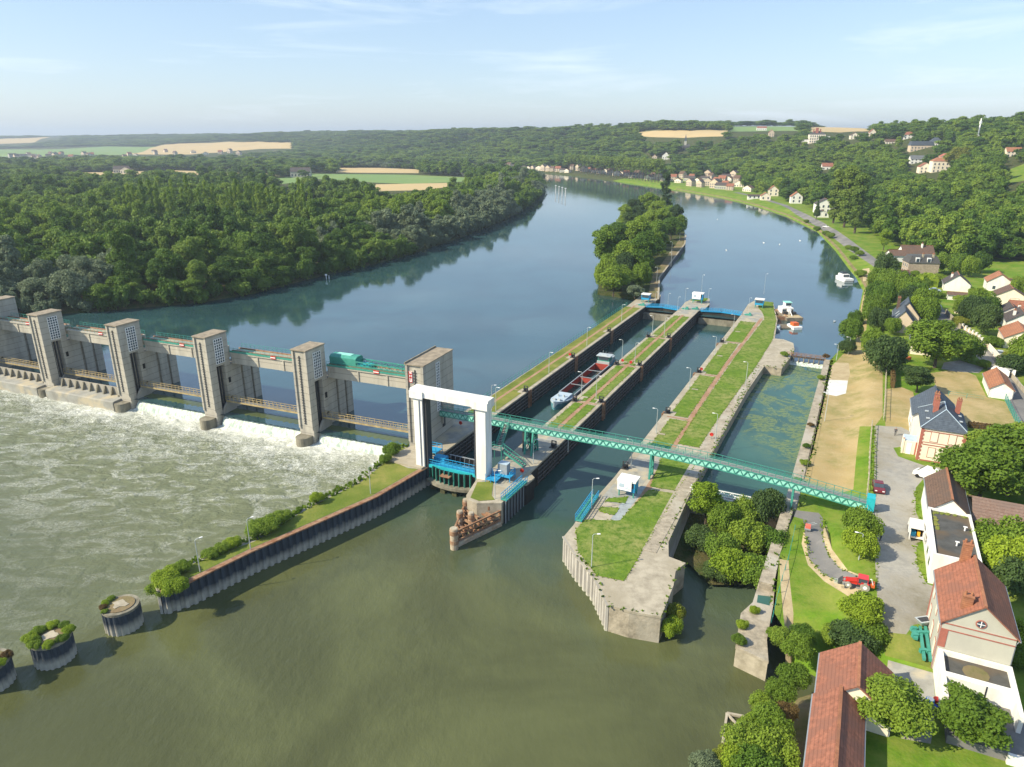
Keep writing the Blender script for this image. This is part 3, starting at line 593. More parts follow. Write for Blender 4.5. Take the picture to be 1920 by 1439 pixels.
def sheetpile(name, label, pts, zt, zb, m, period=1.15, amp=.34, out=1):
    b = MB(); top, bot = [], []; d_acc = 0
    for a, c in zip(pts[:-1], pts[1:]):
        a = Vector((a[0], a[1], 0)); c = Vector((c[0], c[1], 0)); L_ = (c - a).length; u = (c - a) / L_; n = Vector((u.y, -u.x, 0)) * out; k = max(1, round(L_ / period)); w = L_ / k
        for i in range(k):
            for f, o in ((0, .1), (.28, .1), (.42, amp + .1), (.80, amp + .1), (.94, .1)):
                p = a + u * w * (i + f) + n * o; top.append((p.x, p.y, zt)); bot.append((p.x, p.y, zb))
    b.loft([bot, top], close=False)
    t = thing(name, label, 'sheet piling', (pts[0][0], pts[0][1], zb)); b.build('corrugated_sheet', m, t, True)
    cap = MB()
    for a, c in zip(pts[:-1], pts[1:]):
        a = Vector((a[0], a[1], zt + .06)); c = Vector((c[0], c[1], zt + .06)); cap.beam(a, c, .9, .22)
    cap.build('capping_beam', rust if 'dark' in label else concrete, t, True)
    return t
sheetpile('sheet_pile_wall', 'dark corrugated sheet pile wall with pale waterline along the front of the grassy dyke', dyR, -.45, -7, pile_dark)
sheetpile('sheet_pile_wall', 'corrugated sheet pile wall round the overgrown outer end of the dyke', dyL[2:0:-1] + [dyL[0], dyR[0]], -.45, -7, pile_pale)
sheetpile('sheet_pile_wall', 'sunlit pale corrugated sheet pile wall on the slanting side of the right hand quay end', gpoly([(1059, 1005), (1081, 1039), (1117, 1081), (1143, 1135)]), -.2, -7, pile_pale)
# timber fenders along the chamber walls
def fenders(label, t_, side, s0, s1, grp=None):
    o = thing('fender_rails', label, 'fender', Lk(t_, s0, -6), 0, grp)
    b = MB()
    for z in (-1.0, -1.9, -2.8, -3.7):
        s = s0
        while s < s1:
            e = min(s + 10.4, s1); b.beam(Lk(t_ + side * .12, s, z), Lk(t_ + side * .12, e, z), .14, .18); s += 10.7
    b.build('rail', mat('fender_rail', (.16, .15, .14), (.08, .075, .07), sc=1.5) if 'fender_rail' not in MATS else MATS['fender_rail'], o, True)
    b = MB(); s = s0
    while s < s1: b.beam(Lk(t_ + side * .1, s, -6.4), Lk(t_ + side * .1, s, -.6), .16, .3, LLv); s += 2.68
    b.build('upright', timber, o, True)
    b = MB()
    for s in (16, 48, 80):
        if s0 < s < s1: b.beam(Lk(t_ + side * .3, s - .5, -6.4), Lk(t_ + side * .3, s - .5, .1), .35, .5); b.beam(Lk(t_ + side * .3, s + .6, -6.4), Lk(t_ + side * .3, s + .6, .1), .35, .5)
    b.build('guide_column', rust, o, True)
fenders('dark timber fender rails on the left wall of the narrow chamber, facing the barge', -12.4, 1, -24, 112)
fenders('dark timber fender rails on the side of the central wall facing the wide chamber', 7, 1, -22, 114)
fenders('timber fender rails on the right wall of the wide chamber, facing left', 22, -1, -24, 112)
fenders('timber fender rails behind the moored barge on the central wall', 0, -1, -20, 112)
# bollards in niches
def mkbollard(loc, label):
    t = thing('bollard', label, 'bollard', loc, LANG, 'mooring bollards along the lock walls')
    MB().cyl((0, 0, 0), .32, 0, .62, 12).cyl((0, 0, 0), .5, .5, .72, 12).build('post', black, t)
    MB().box(-.7, .7, -.5, .5, 0, .08).box(-.55, -.35, .25, .45, .08, 1.25).box(.35, .55, .25, .45, .08, 1.25).box(-.55, .55, .25, .45, 1.2, 1.32).build('frame', steel_dark, t)
    return t
bol = None
nm = ['nearest', 'second', 'third']
for wall, tt, sl_ in (('the left lock wall', -12.9, (15, 47, 79)), ('the barge side of the central wall', .55, (14, 46, 78)), ('the wide chamber side of the central wall', 6.5, (-13, 16, 48, 80)), ('the right hand quay edge', 22.6, (-16, 16, 49, 82))):
    nn = ['nearest', 'second', 'third', 'farthest'] if len(sl_) == 4 else ['nearest', 'middle', 'farthest']
    for k, s in enumerate(sl_):
        lab = f'{nn[k]} black mooring bollard in a niche on {wall}'
        bol = mkbollard(Lk(tt, s, .06), lab) if bol is None else dup(bol, Lk(tt, s, .06), None, lab)
# ================================================================ dam
def dfr(i): return lambda x, y, z: Dm(i, x, y, z)
def lattice(m_, g_, i, uu, v0, v1, z0, z1, nv, nz_):
    m_.box(uu, uu + .05, v0, v1, z0, z1, dfr(i))
    for k in range(nv + 1): v = v0 + (v1 - v0) * k / nv; g_.box(uu + .02, uu + .17, v - .07, v + .07, z0 - .05, z1 + .05, dfr(i))
    for k in range(nz_ + 1): z = z0 + (z1 - z0) * k / nz_; g_.box(uu + .03, uu + .16, v0, v1, z - .07, z + .07, dfr(i))
VEND = 15.4
TL = {-1: 'dam tower cut by the left edge of the picture', 0: 'leftmost of the dam towers seen whole, beside the closed overflow', 1: 'second tall dam tower seen whole from the left, where the closed aprons end', 2: 'third whole dam tower from the left, between two waterfalls', 3: 'fourth tall dam tower from the left, just left of the green machine house'}
for i in range(-1, 4):
    t = thing('dam_tower', 'grey concrete ' + TL[i], 'dam tower', Dm(i, 0, 5, -8), 0, 'concrete towers of the dam'); f = dfr(i)
    b = MB(); b.box(-1.9, .8, 2.5, 8.8, -8, 8.7, f); b.box(.8, 1.9, 2.5, 4.4, -8, 8.7, f); b.box(.8, 1.9, 7.0, 8.8, -8, 8.7, f); b.box(-1.9, 1.9, 2.5, 8.8, 8.7, 16.2, f)
    b.box(-1.9, -1.45, 2.2, 2.5, -2, 16.2, f); b.box(1.45, 1.9, 2.2, 2.5, -2, 16.2, f)
    if i == -1: b.box(-1.9, 1.88, 8.8, VEND, -8, 16.2, f)
    tb = b.build('tower_body', dam_concrete, t, True)
    b = MB(); b.box(-2.05, 2.05, 2.05, 8.95 if i > -1 else VEND + .15, 16.2, 16.42, f); b.build('roof_slab', mat('roof_slab', (.36, .30, .22), (.20, .17, .13), sc=.8) if 'roof_slab' not in MATS else MATS['roof_slab'], t, True)
    b = MB(); b.box(-.25, .0, 2.4, 2.5, -1, 15, f)
    for k in range(26): b.box(-.42, .17, 2.36, 2.42, -1 + k * .62, -.78 + k * .62, f)
    b.build('ladder', steel_dark, t, True)
    g1, g2 = MB(), MB(); lattice(g1, g2, i, 1.9, 4.5, 7.1, 9.3, 15.2, 4, 9)
    wf = g2.build('window_frame', white_paint, t, True); g1.build('pane', glass, wf, True)
    b = MB()
    for v in (4.75, 5.5, 6.3): b.box(.82, 1.2, v, v + .28, -5, 8.6, f)
    b.build('gate_guide', steel_dark, t, True)
    b = MB(); n = 10; c = [(-1.7 + 1.7 + 1.7 * math.cos(a) - 0.15, 1.3 - 1.6 * math.sin(a)) for a in [math.pi * k / n for k in range(n + 1)]]
    b.prism([Dm(i, x - .1, y) for x, y in c] + [Dm(i, -1.95, 2.5), Dm(i, 1.45, 2.5)], -8, -1.9)
    b.build('cutwater', stained, t, True)
    # concrete cheek beside the gate and pier body behind
    b = MB(); arc = [(4.0 + 3.4 * (1 - math.cos(a)), -4.6 + 4.4 * math.sin(a)) for a in [math.pi / 2 * k / 6 for k in range(7)]]
    lo = [Dm(i, 1.9, v, z) for v, z in arc] + [Dm(i, 1.9, 8.6, -.2), Dm(i, 1.9, 8.6, -8), Dm(i, 1.9, 4, -8)]
    b.hexa(lo, [p + UD * .5 for p in lo]); b.build('gate_cheek', concrete, t, True)
    b = MB()
    b.box(-1.6, 1.6, 8.8, 12.3, -8, 8.0, f); b.box(-1.6, 1.0, 12.3, 13.1, -8, 8.0, f); b.box(-1.6, 1.6, 13.1, 15.6, -8, 8.0, f); b.box(-1.6, 1.0, 15.6, 16.4, -8, 8.0, f); b.box(-1.5, 1.5, 16.4, 18.6, -8, 8.0, f)
    b.build('pier_body', dam_concrete, t, True)
    b = MB()
    for z in (-1, 3.8): b.box(1.9, 1.98, 7.6, 8.3, z, z + 1.3, f)
    b.build('opening', black, t, True)
# end tower
i = 4; f = dfr(4); t = thing('dam_tower', 'long concrete end tower of the dam with a red sign', 'dam tower', Dm(4, 0, 8, -8), 0, 'concrete towers of the dam')
b = MB(); b.box(-2.1, 2.1, 3.4, 16.2, -8, 16.0, f); b.box(-2.1, -1.6, 3.1, 3.4, -1, 16, f); b.box(1.5, 2.1, 3.1, 3.4, -1, 16, f); b.build('tower_body', dam_concrete, t, True)
b = MB(); b.box(-2.25, 2.25, 3.0, 16.35, 16, 16.2, f); b.build('roof_slab', MATS['roof_slab'], t, True)
for k, (v0, v1) in enumerate(((3.0, 3.2), (16.15, 16.35))): pass
b = MB(); b.box(-2.25, -2.0, 3.0, 16.35, 16.2, 16.5, f); b.build('parapet', stained, t, True)
g1, g2 = MB(), MB(); lattice(g1, g2, 4, 2.1, 8.4, 9.8, 4.5, 15.2, 2, 17); wf = g2.build('window_frame', white_paint, t, True); g1.build('pane', glass, wf, True)
b = MB(); b.box(-.1, .15, 3.3, 3.42, 0, 15, f)
for k in range(24): b.box(-.3, .35, 3.26, 3.32, 0 + k * .62, .22 + k * .62, f)
b.build('ladder', steel_dark, t, True)
b = MB(); b.box(-1.35, -.55, 3.22, 3.4, 12.3, 14.6, f); sg = b.build('sign', sign_white, t, True)
b = MB(); b.cm = 0
for (a, c, z0, z1) in ((-1.35, -.55, 14.5, 14.6), (-1.35, -.55, 12.3, 12.4), (-1.35, -1.25, 12.4, 14.5), (-.65, -.55, 12.4, 14.5), (-1.15, -.75, 13.9, 14.2), (-1.15, -.75, 13.2, 13.5), (-1.0, -.9, 12.6, 14.1)): b.box(a, c, 3.17, 3.215, z0, z1, f)
b.build('red_mark', red_paint, sg, True)
b = MB(); b.box(2.1, 2.2, 10.0, 11.2, 5.0, 7.6, f); b.box(2.1, 2.2, 10.6, 11.8, -.0, 2.2, f); b.build('door', steel_dark, t, True)
b = MB(); b.box(2.1, 2.5, 10.2, 10.6, 1, 6, f); b.build('pipe', concrete, t, True)
# bridge spans
for i in range(-1, 4):
    f = dfr(i); u0, u1 = 1.9, 28.09 - 2.1
    if i == -1: u0 = 1.9
    lab = {-1: 'far left span of the concrete dam bridge', 0: 'concrete dam bridge span above the closed overflow', 1: 'concrete dam bridge span above the first waterfall', 2: 'concrete dam bridge span above the middle waterfall', 3: 'concrete dam bridge span with the green machine house and the waterfall nearest the lock'}[i]
    t = thing('bridge_span', lab, 'bridge', Dm(i, 14, 10, 8), 0, 'bridge spans of the dam')
    b = MB(); b.box(u0, u1, 9.3, 9.7, 8.2, 11.1, f); b.box(u0, u1, 12.9, 13.3, 8.2, 11.1, f); b.box(u0, u1, 9.7, 12.9, 10.6, 11.0, f); b.box(u0, u1, 9.0, 9.3, 10.75, 11.1, f)
    for k in range(4): uu = u0 + .5 + (u1 - u0 - 1.5) * k / 3; b.box(uu, uu + .35, 9.1, 9.3, 8.2, 10.75, f)
    b.build('girder', dam_concrete, t, True)
    b = MB(); b.box(u0, u1, 9.75, 12.85, 11.0, 11.12, f); b.build('deck', slab_grey, t, True)
    b = MB(); b.box(u0, u1, 9.9, 10.15, 11.12, 11.4, f); b.box(u0, u1, 12.2, 12.45, 11.12, 11.4, f); b.build('rail', rust, t, True)
    b = MB()
    for v in (9.1, 13.25):
        b.box(u0, u1, v, v + .05, 12.1, 12.16, f); b.box(u0, u1, v, v + .04, 11.6, 11.64, f)
        n = 18
        for k in range(n + 1): uu = u0 + (u1 - u0 - .1) * k / n; b.box(uu, uu + .05, v, v + .05, 11.1, 12.15, f)
    if i > 0: b.box(u0, u1, 9.0, 9.05, 11.0, 11.5, f)
    b.build('railing', green_paint, t, True)
    b = MB(); b.box(14.4, 15.8, 8.85, 8.95, 10.9, 11.6, f); s_ = b.build('no_entry_sign', red_paint, t, True)
    b = MB(); b.box(14.4, 15.8, 8.8, 8.845, 11.15, 11.35, f); b.build('white_bar', sign_white, s_, True)
t = thing('machine_house', 'rounded green machine house on the dam bridge beside the fourth tower', 'machine house', Dm(3, 5.3, 11, 11), 0); f = dfr(3)
b = MB(); a = [Dm(3, 2.2, v, z) for v, z in ((9.9, 11.45), (12.9, 11.45), (12.9, 13.1), (12.3, 13.5), (10.6, 13.5), (9.9, 13.1))]; b.hexa(a, [p + UD * 6.8 for p in a]); b.build('housing', MATS['green_paint'], t, True)
b = MB(); b.box(3.4, 7.4, 10.8, 12.2, 13.5, 13.6, f); b.build('roof_panel', light_green, t, True)
t = thing('gantry_frame', 'low green lattice gantry on rails, right of the green machine house', 'gantry', Dm(3, 12, 11, 11)); b = MB()
for v in (10, 12.6):
    b.beam(Dm(3, 8.6, v, 12.6), Dm(3, 25.6, v, 12.2), .18); b.beam(Dm(3, 8.6, v, 11.6), Dm(3, 25.6, v, 11.5), .18)
    for k in range(12): b.beam(Dm(3, 8.6 + k * 1.42, v, 11.6), Dm(3, 9.3 + k * 1.42, v, 12.5), .1); b.beam(Dm(3, 9.3 + k * 1.42, v, 12.5), Dm(3, 10 + k * 1.42, v, 11.6), .1)
for k in range(6): b.beam(Dm(3, 8.6 + k * 3.4, 10, 12.3), Dm(3, 8.6 + k * 3.4, 12.6, 12.3), .12)
b.build('lattice', green_paint, t, True); MB().box(9, 12.6, 10.4, 12.2, 11.5, 12.0, dfr(3)).build('winch_tray', teal_paint, t, True)
# service gangways (low, yellow rails), gates and falls
for i in range(-1, 4):
    f = dfr(i); u0, u1 = 1.95, 28.09 - 2.1
    t = thing('service_gangway', {-1: 'low yellow railed gangway at the far left of the dam', 0: 'low yellow railed gangway behind the ribbed closed gate', 1: 'low yellow railed gangway behind the leftmost waterfall', 2: 'low yellow railed gangway behind the middle waterfall', 3: 'low yellow railed gangway ending at the big end tower'}[i], 'gangway', Dm(i, 14, 6.4, -.2), 0, 'low gangways behind the gates')
    b = MB(); b.box(u0, u1, 5.9, 6.9, -.25, -.1, f); b.build('walkway', grille, t, True)
    b = MB()
    for v in (5.85, 6.9): b.box(u0, u1, v, v + .1, -.5, -.1, f); b.box(u0, u1, v, v + .07, .9, 1.0, f); b.box(u0, u1, v, v + .05, .4, .46, f)
    for k in range(21):
        uu = u0 + (u1 - u0 - .1) * k / 20
        for v in (5.85, 6.9): b.box(uu, uu + .09, v, v + .07, -.1, .95, f)
    b.build('railing', yellow_rail, t, True)
    if i >= 1:
        prof = [(8.4, -3.05), (6.2, -3.07), (5.0, -3.25), (4.2, -3.6), (3.6, -4.2), (3.1, -5.1), (2.8, -6.2)]
        n = 40; rows = []
        for v, z in prof: rows.append([Dm(i, 2.4 + (u1 - 2.4) * k / n, v + .12 * math.sin(k * 1.7 + i), z + (.05 * math.sin(k * 2.3) if z < -3 else 0)) for k in range(n + 1)])
        b = MB(); b.loft(rows[:4], close=False); o = b.build('crest_water', crest_mat, None, smooth=True); o['kind'] = 'structure'
        b = MB(); b.loft(rows[3:], close=False); o = b.build('waterfall', fall_mat, None, smooth=True); o['kind'] = 'structure'
        t2 = thing('weir_gate', {1: 'submerged weir gate under the leftmost waterfall', 2: 'submerged weir gate under the middle waterfall', 3: 'submerged weir gate under the waterfall beside the grassy dyke'}[i], 'weir gate', Dm(i, 14, 4, -8), 0, 'gates of the dam')
        b = MB(); a = [Dm(i, 2.42, v, z) for v, z in ((7.8, -8), (7.8, -3.5), (6.2, -3.5), (5.2, -3.9), (4.7, -4.6), (4.2, -5.4), (4.0, -8))]; b.hexa(a, [p + UD * (u1 - 2.44) for p in a]); b.build('gate_leaf', stained, t2, True)
    else:
        t2 = thing('weir_gate', {-1: 'closed ribbed weir gate and apron at the far left edge', 0: 'closed ribbed weir gate with concrete apron between the first two whole towers'}[i], 'weir gate', Dm(i, 14, 3, -8), 0, 'gates of the dam')
        MB().box(u0 + .5, u1, 3.9, 4.3, -4, -.9, f).build('gate_leaf', concrete, t2, True)
        b = MB()
        for k in range(9): uu = u0 + 2 + k * 2.6; a = [Dm(i, uu, 2.9, -2.9), Dm(i, uu, 3.9, -2.9), Dm(i, uu, 3.9, -.9), Dm(i, uu, 3.6, -.9)]; b.hexa(a, [p + UD * .4 for p in a])
        b.build('rib', stained, t2, True)
        b = MB(); a = [Dm(i, u0, v, z) for v, z in ((3.9, -8), (3.9, -2.9), (.3, -3.1), (-.1, -3.3), (-.1, -8))]; b.hexa(a, [p + UD * (u1 - u0) for p in a]); b.build('apron', slab_grey, t2, True)
# ================================================================ white lift gate
lf = lambda x, y, z: Lk(x, y, z)
t = thing('portal', 'tall white portal frame of the lift gate between the end tower and the central wall', 'gate frame', Lk(-7, -30.7, -2))
def leg(t0, t1): MB().box(t0, t1, -32.0, -29.6, -.5, 14.1, lf).build('leg', white_paint, t, True)
leg(-14.2, -12.3); leg(-.9, 1.1)
b = MB(); pr = [(-32.1, 14.1), (-29.5, 14.1), (-29.5, 15.5), (-29.7, 15.7), (-31.9, 15.7), (-32.1, 15.5)]
a = [Lk(-14.8, s, z) for s, z in pr]; b.hexa(a, [p + RL * 16.5 for p in a]); b.build('crossbeam', white_paint, t, True)
b = MB()
for t0, t1, tt in ((-14.8, -11.9, -12.9), (-1.4, 1.7, .2)):
    bot = [Lk(t0, -32.9, 12.9), Lk(t1, -32.9, 12.9), Lk(t1, -32.4, 12.3), Lk(t0, -32.4, 12.3)]
    b.box(t0 + .01, t1 - .01, -32.45, -32.1, 13.9, 15.3, lf)
    b.box(t0 + .4, t1 - .4, -32.08, -29.52, 13.6, 14.09, lf)
b.build('bearing_box', white_paint, t, True)
b = MB(); b.box(-12.3, -11.7, -31.6, -30.0, -2, 14.0, lf); b.box(-1.5, -.9, -31.6, -30.0, -2, 14, lf); b.build('gate_slot', steel_dark, t, True)
b = MB(); b.tube(Lk(-12.9, -32.1, 0), Lk(-12.9, -32.1, 13.5), .09); b.build('pipe', grey_metal, t, True)
t = thing('lift_gate', 'dark lowered lift gate with a bright blue walkway under the white portal frame', 'lock gate', Lk(-6.5, -30.8, -6))
b = MB(); n = 12; arc = lambda x: -33.3 + 1.5 * ((x + 6.3) / 5.5) ** 2
rows = []
for z in (-2.6, 0.2):
    rows.append([Lk(-11.7 + 10.6 * k / n, arc(-11.7 + 10.6 * k / n) + .9, z) for k in range(n + 1)])
b.loft(rows, close=False); b.build('gate_leaf', black, t, True)
b = MB()
for k in range(11): x = -11.7 + 1.04 * k; b.box(x - .05, x + .05, arc(x) + .45, arc(x) + 1, -2.4, .3, lf)
b.build('rib', green_paint, t, True)
b = MB(); pa = [Lk(-11.8 + 10.8 * k / n, arc(-11.8 + 10.8 * k / n) - .5, -2.5) for k in range(n + 1)] + [Lk(-11.8 + 10.8 * k / n, arc(-11.8 + 10.8 * k / n) + 1.1, -3.2) for k in range(n, -1, -1)]
b.prism(pa, -2.9, -2.4); b.build('lower_shelf', stained, t, True)
b = MB()
for k in range(4): x = -10.4 + k * 2.6; b.box(x - .5, x + .5, arc(x) + .15, arc(x) + .3, -7, -2.9, lf); 
for k in range(18): b.box(-11 + k * .56, -10.86 + k * .56, -32.2, -32.0, -6.6, -2.9, lf) if k % 4 in (0, 2) else None
b.build('strut', mat('mossy_timber', (.09, .09, .04), (.05, .05, .03), sc=2), t, True)
MB().box(-11.8, -1.0, -31.3, -29.9, .25, .42, lf).build('walkway', blue_paint, t, True)
MB().box(-11.8, -1.0, -31.5, -31.3, -.2, .42, lf).build('fascia', teal_paint, t, True)
b = MB()
for s in (-31.35, -29.95):
    b.beam(Lk(-11.8, s, 1.4), Lk(-1, s, 1.4), .09); b.beam(Lk(-11.8, s, .9), Lk(-1, s, .9), .07)
    for k in range(13): b.beam(Lk(-11.8 + .9 * k, s, .4), Lk(-11.8 + .9 * k, s, 1.4), .07)
b.box(-11.6, -9.2, -29.8, -28.2, .3, 1.3, lf); b.build('railing', blue_paint, t, True)
MB().box(-8.1, -6.0, -33.4, -31.6, -.6, -.4, lf).build('tray', rust, t, True)
t = thing('stop_log_rack', 'dark steel rack of framed panels behind the blue walkway', 'rack', Lk(-6, -27.5, -1)); b = MB(); b.box(-9.5, -1.0, -26.9, -26.6, -2, .8, lf); b.build('panel', black, t, True)
b = MB()
for k in range(9): x = -9.5 + k * 1.05; b.beam(Lk(x, -27.0, -1), Lk(x + .1, -26.9, 1.0), .14)
b.beam(Lk(-9.6, -27, 1.0), Lk(-1, -27, 1.0), .16); b.beam(Lk(-9.6, -27, -1.0), Lk(-1, -27, -1.0), .16); b.build('frame', grey_metal, t, True)
# ================================================================ green footbridge
t = thing('footbridge', 'long turquoise lattice footbridge crossing over the locks and the basin', 'footbridge', Lk(25, -17.2, 0))
PB = [(-17.7, 5.7), (-5, 5.9), (28, 6.0), (40, 5.6), (52, 4.7), (64.3, 3.3)]
def bz(x):
    for (a, za), (c, zc) in zip(PB[:-1], PB[1:]):
        if x <= c: return za + (zc - za) * (x - a) / (c - a)
    return PB[-1][1]
ch, lat, pan, rl, dk = MB(), MB(), MB(), MB(), MB(); x = -17.7
while x < 64.2:
    e = min(x + 1.32, 64.3); z0, z1 = bz(x), bz(e); mz = bz((x + e) / 2)
    for s in (-18.0, -16.4):
        ch.beam(Lk(x, s, z0 + .0), Lk(e, s, z1 + .0), .12); ch.beam(Lk(x, s, z0 - 1.15), Lk(e, s, z1 - 1.15), .12)
        lat.beam(Lk(x, s, z0 - 1.1), Lk((x + e) / 2, s, mz), .10); lat.beam(Lk((x + e) / 2, s, mz), Lk(e, s, z1 - 1.1), .10)
        rl.beam(Lk(x, s, z0 + 1.0), Lk(e, s, z1 + 1.0), .07); rl.beam(Lk(x, s, z0 + .5), Lk(e, s, z1 + .5), .05); rl.beam(Lk(x, s, z0), Lk(x, s, z0 + 1.0), .07)
    dk.beam(Lk(x, -17.2, z0 + .0), Lk(e, -17.2, z1 + .0), 1.3, .08); a = [Lk(x, -17.9, z0 - 1.08), Lk(e, -17.9, z1 - 1.08), Lk(e, -17.9, z1 - .05), Lk(x, -17.9, z0 - .05)]
    pan.hexa(a, [p + LLv * .03 for p in a]); x = e
ch.build('chord', green_paint, t, True); lat.build('lattice', green_paint, t, True); rl.build('railing', green_paint, t, True); dk.build('deck', grille, t, True); pan.build('side_panel', light_green, t, True)
def trestle(x, zt, zb, spread=.9, m=green_paint, n='support_leg'):
    b = MB()
    for s, q in ((-18.0, -1), (-16.4, 1)):
        b.beam(Lk(x, s + q * spread, zb), Lk(x, s, zt), .34)
    k = 0
    for f_ in (.1, .4, .7):
        zz = zb + (zt - zb) * f_; w = spread * (1 - f_); b.beam(Lk(x, -18 - w, zz), Lk(x, -16.4 + w, zz), .16); w2 = spread * (1 - f_ - .28); b.beam(Lk(x, -18 - w, zz), Lk(x, -16.4 + w2, zz + (zt - zb) * .28), .12)
    b.build(n, m, t, True)
trestle(28.0, 4.9, 0, .25); trestle(52.7, 3.6, 0, .35); trestle(2.6, 4.7, 0, .5); trestle(4.2, 4.7, 0, .8)
MB().box(63.9, 65.1, -18.2, -16.2, 1.6, 4.6, lf).build('end_box', teal_paint, t, True); MB().box(62.6, 65.6, -18.8, -15.4, -.5, 2.1, lf).build('abutment', concrete, t, True)
b = MB(); b.box(3.0, 3.9, -16.6, -15.8, 0, 4.6, lf); b.box(1.7, 2.1, -17.6, -17.2, 0, 4.7, lf); b.build('column', steel_dark, t, True)
# stair from the bridge down to the central wall
t = thing('stairway', 'turquoise two flight steel stairway beside the white gate leg', 'stairs', Lk(0, -20, 0)); st, stp, ld = MB(), MB(), MB()
def flight(p, q, w, n):
    p, q = Vector(p), Vector(q); d = q - p; h = Vector((d.x, d.y, 0)).normalized(); sd = Vector((h.y, -h.x, 0))
    for k in (-1, 1):
        st.beam(p + sd * w / 2 * k, q + sd * w / 2 * k, .1, .35); st.beam(p + sd * w / 2 * k + Vector((0, 0, 1)), q + sd * w / 2 * k + Vector((0, 0, 1)), .09)
        for i in range(0, n + 1, 2): r = p + d * i / n + sd * w / 2 * k; st.beam(r, r + Vector((0, 0, 1)), .06)
    for i in range(n): r = p + d * (i + .5) / n; stp.beam(r - sd * w / 2, r + sd * w / 2, .3, .06)
flight(Lk(-1.8, -17.0, 5.9), Lk(-1.0, -22.6, 2.7), 1.1, 16); flight(Lk(.0, -23.4, 2.6), Lk(5.0, -23.6, .1), 1.0, 12)
ld.box(-2.0, .4, -24.2, -22.6, 2.5, 2.65, lf)
for a_ in ((-2, -24.2), (.3, -24.2), (-2, -22.7), (.3, -22.7)): st.beam(Lk(*a_, 0), Lk(*a_, 3.6), .18)
for a_, c_ in (((-2, -24.2), (.3, -24.2)), ((-2, -24.2), (-2, -22.7))): st.beam(Lk(*a_, 3.6), Lk(*c_, 3.6), .08); st.beam(Lk(*a_, 3.1), Lk(*c_, 3.1), .06)
st.box(-2.6, -.9, -17.0, -16.0, 5.9, 6.9, lf) if False else None
st.build('frame', green_paint, t, True); stp.build('step', grille, t, True); ld.build('landing', grille, t, True)
# ================================================================ lamp posts
lamp0 = None
def lamp(loc, label, h=6.0, rz=0, group='lamp posts along the locks', kind='arm'):
    t = thing('lamp_post', label, 'lamp post', loc, rz, group)
    MB().tube((0, 0, 0), (0, 0, h), .085, .05, 8).build('pole', lamp_steel, t)
    b = MB(); b.path([(0, 0, h), (.2, 0, h + .2), (.7, 0, h + .22)], .035); b.build('arm', lamp_steel, t)
    b = MB(); b.loft([[(x, y * w, z) for y, z in ((-1, h + .16), (1, h + .16), (1, h + .25), (-1, h + .25))] for x, w in ((.6, .05), (.72, .11), (1.02, .12), (1.12, .06))]); b.build('lamp_head', sign_white, t)
    return t
LP = []
order = ['nearest', 'second', 'third', 'fourth', 'fifth', 'farthest']
def lampset(wall, pts, h, rz, flip=0):
    global lamp0
    for k, p in enumerate(pts):
        w = order[k] if k < len(pts) - 1 else 'farthest'
        lab = f'{w} pale steel lamp post on {wall}'
        if lamp0 is None: lamp0 = lamp((0, 0, 0), 'x', 6.0)
        o = lamp0 if not LP else dup(lamp0); o.location = p; o.rotation_euler = (0, 0, rz); o.scale = (1, 1, h / 6.0); o['label'] = lab; LP.append(o)
lampset('the dry grass of the left lock wall', [Lk(-13.4, s, .05) for s in (0, 31, 60, 94)], 5.6, LANG)
lampset('the barge side edge of the central wall', [Lk(.7, s, .05) for s in (18.4, 50.5, 82)], 5.8, LANG + math.pi)
lampset('the middle of the central wall grass', [Lk(4.6, s, .05) for s in (18, 50, 82)], 5.6, LANG)
lampset('the chamber edge of the right hand quay', [Lk(23.4, s, .05) for s in (-14.6, 3.4, 34.4, 67, 97)], 5.4, LANG + math.pi)
lampset('the stone band of the right hand quay', [Lk(35.6, s, .05) for s in (4.5, 43.7)], 6.0, LANG + math.pi)
lampset('the long grassy dyke', [G(695, 926, -.3), G(470, 1031, -.3), G(375, 1072, -.3)], 5.2, LANG + 1.2)
for (px, py, h, lab) in ((928, 935, 5.2, 'lamp post on the planted nose of the central wall'), (1109, 1064, 5.4, 'lamp post on the lawn at the slanting end of the right hand quay'), (1109, 955, 5.6, 'lamp post beside the blue open lock gate on the right quay'), (922, 770, 6, 'lamp post just behind the right leg of the white frame'), (1065, 848, 3.4, 'short lamp post on the pavement of the central wall'), (1000, 870, 5.0, 'lamp post at the foot of the turquoise stairs')):
    o = dup(lamp0, G(px, py, .02), LANG + .5, 'pale ' + lab, scale=(1, 1, h / 6)); LP.append(o)
for (px, py, h, lab) in ((1568, 676, 4.5, 'lamp post beside the weir footbridge on the right bank'), (1546, 790, 6.5, 'lamp post at the foot of the basin wall, leaning over the green water'), (1610, 1050, 4.2, 'thin lamp post among the bushes beside the curved path'), (1654, 690, 4.0, 'green lamp post by the round hedge trees'), (1590, 665, 5.0, 'lamp post by the white gate of the towpath')):
    p = GT(px, py); LP.append(dup(lamp0, p, LANG + math.pi, 'pale ' + lab, group='lamp posts on the right bank', scale=(1, 1, h / 6)))
for k, (px, py) in enumerate(((1237, 531), (1264, 500), (1290 - 25, 478), (1232 + 48, 452))): LP.append(dup(lamp0, G(px - 6, py, 0), LANG + math.pi, f'{order[k] if k < 3 else "farthest"} curved lamp post on the path beside the wooded island', group='lamp posts by the island', scale=(1, 1, 1.1)))
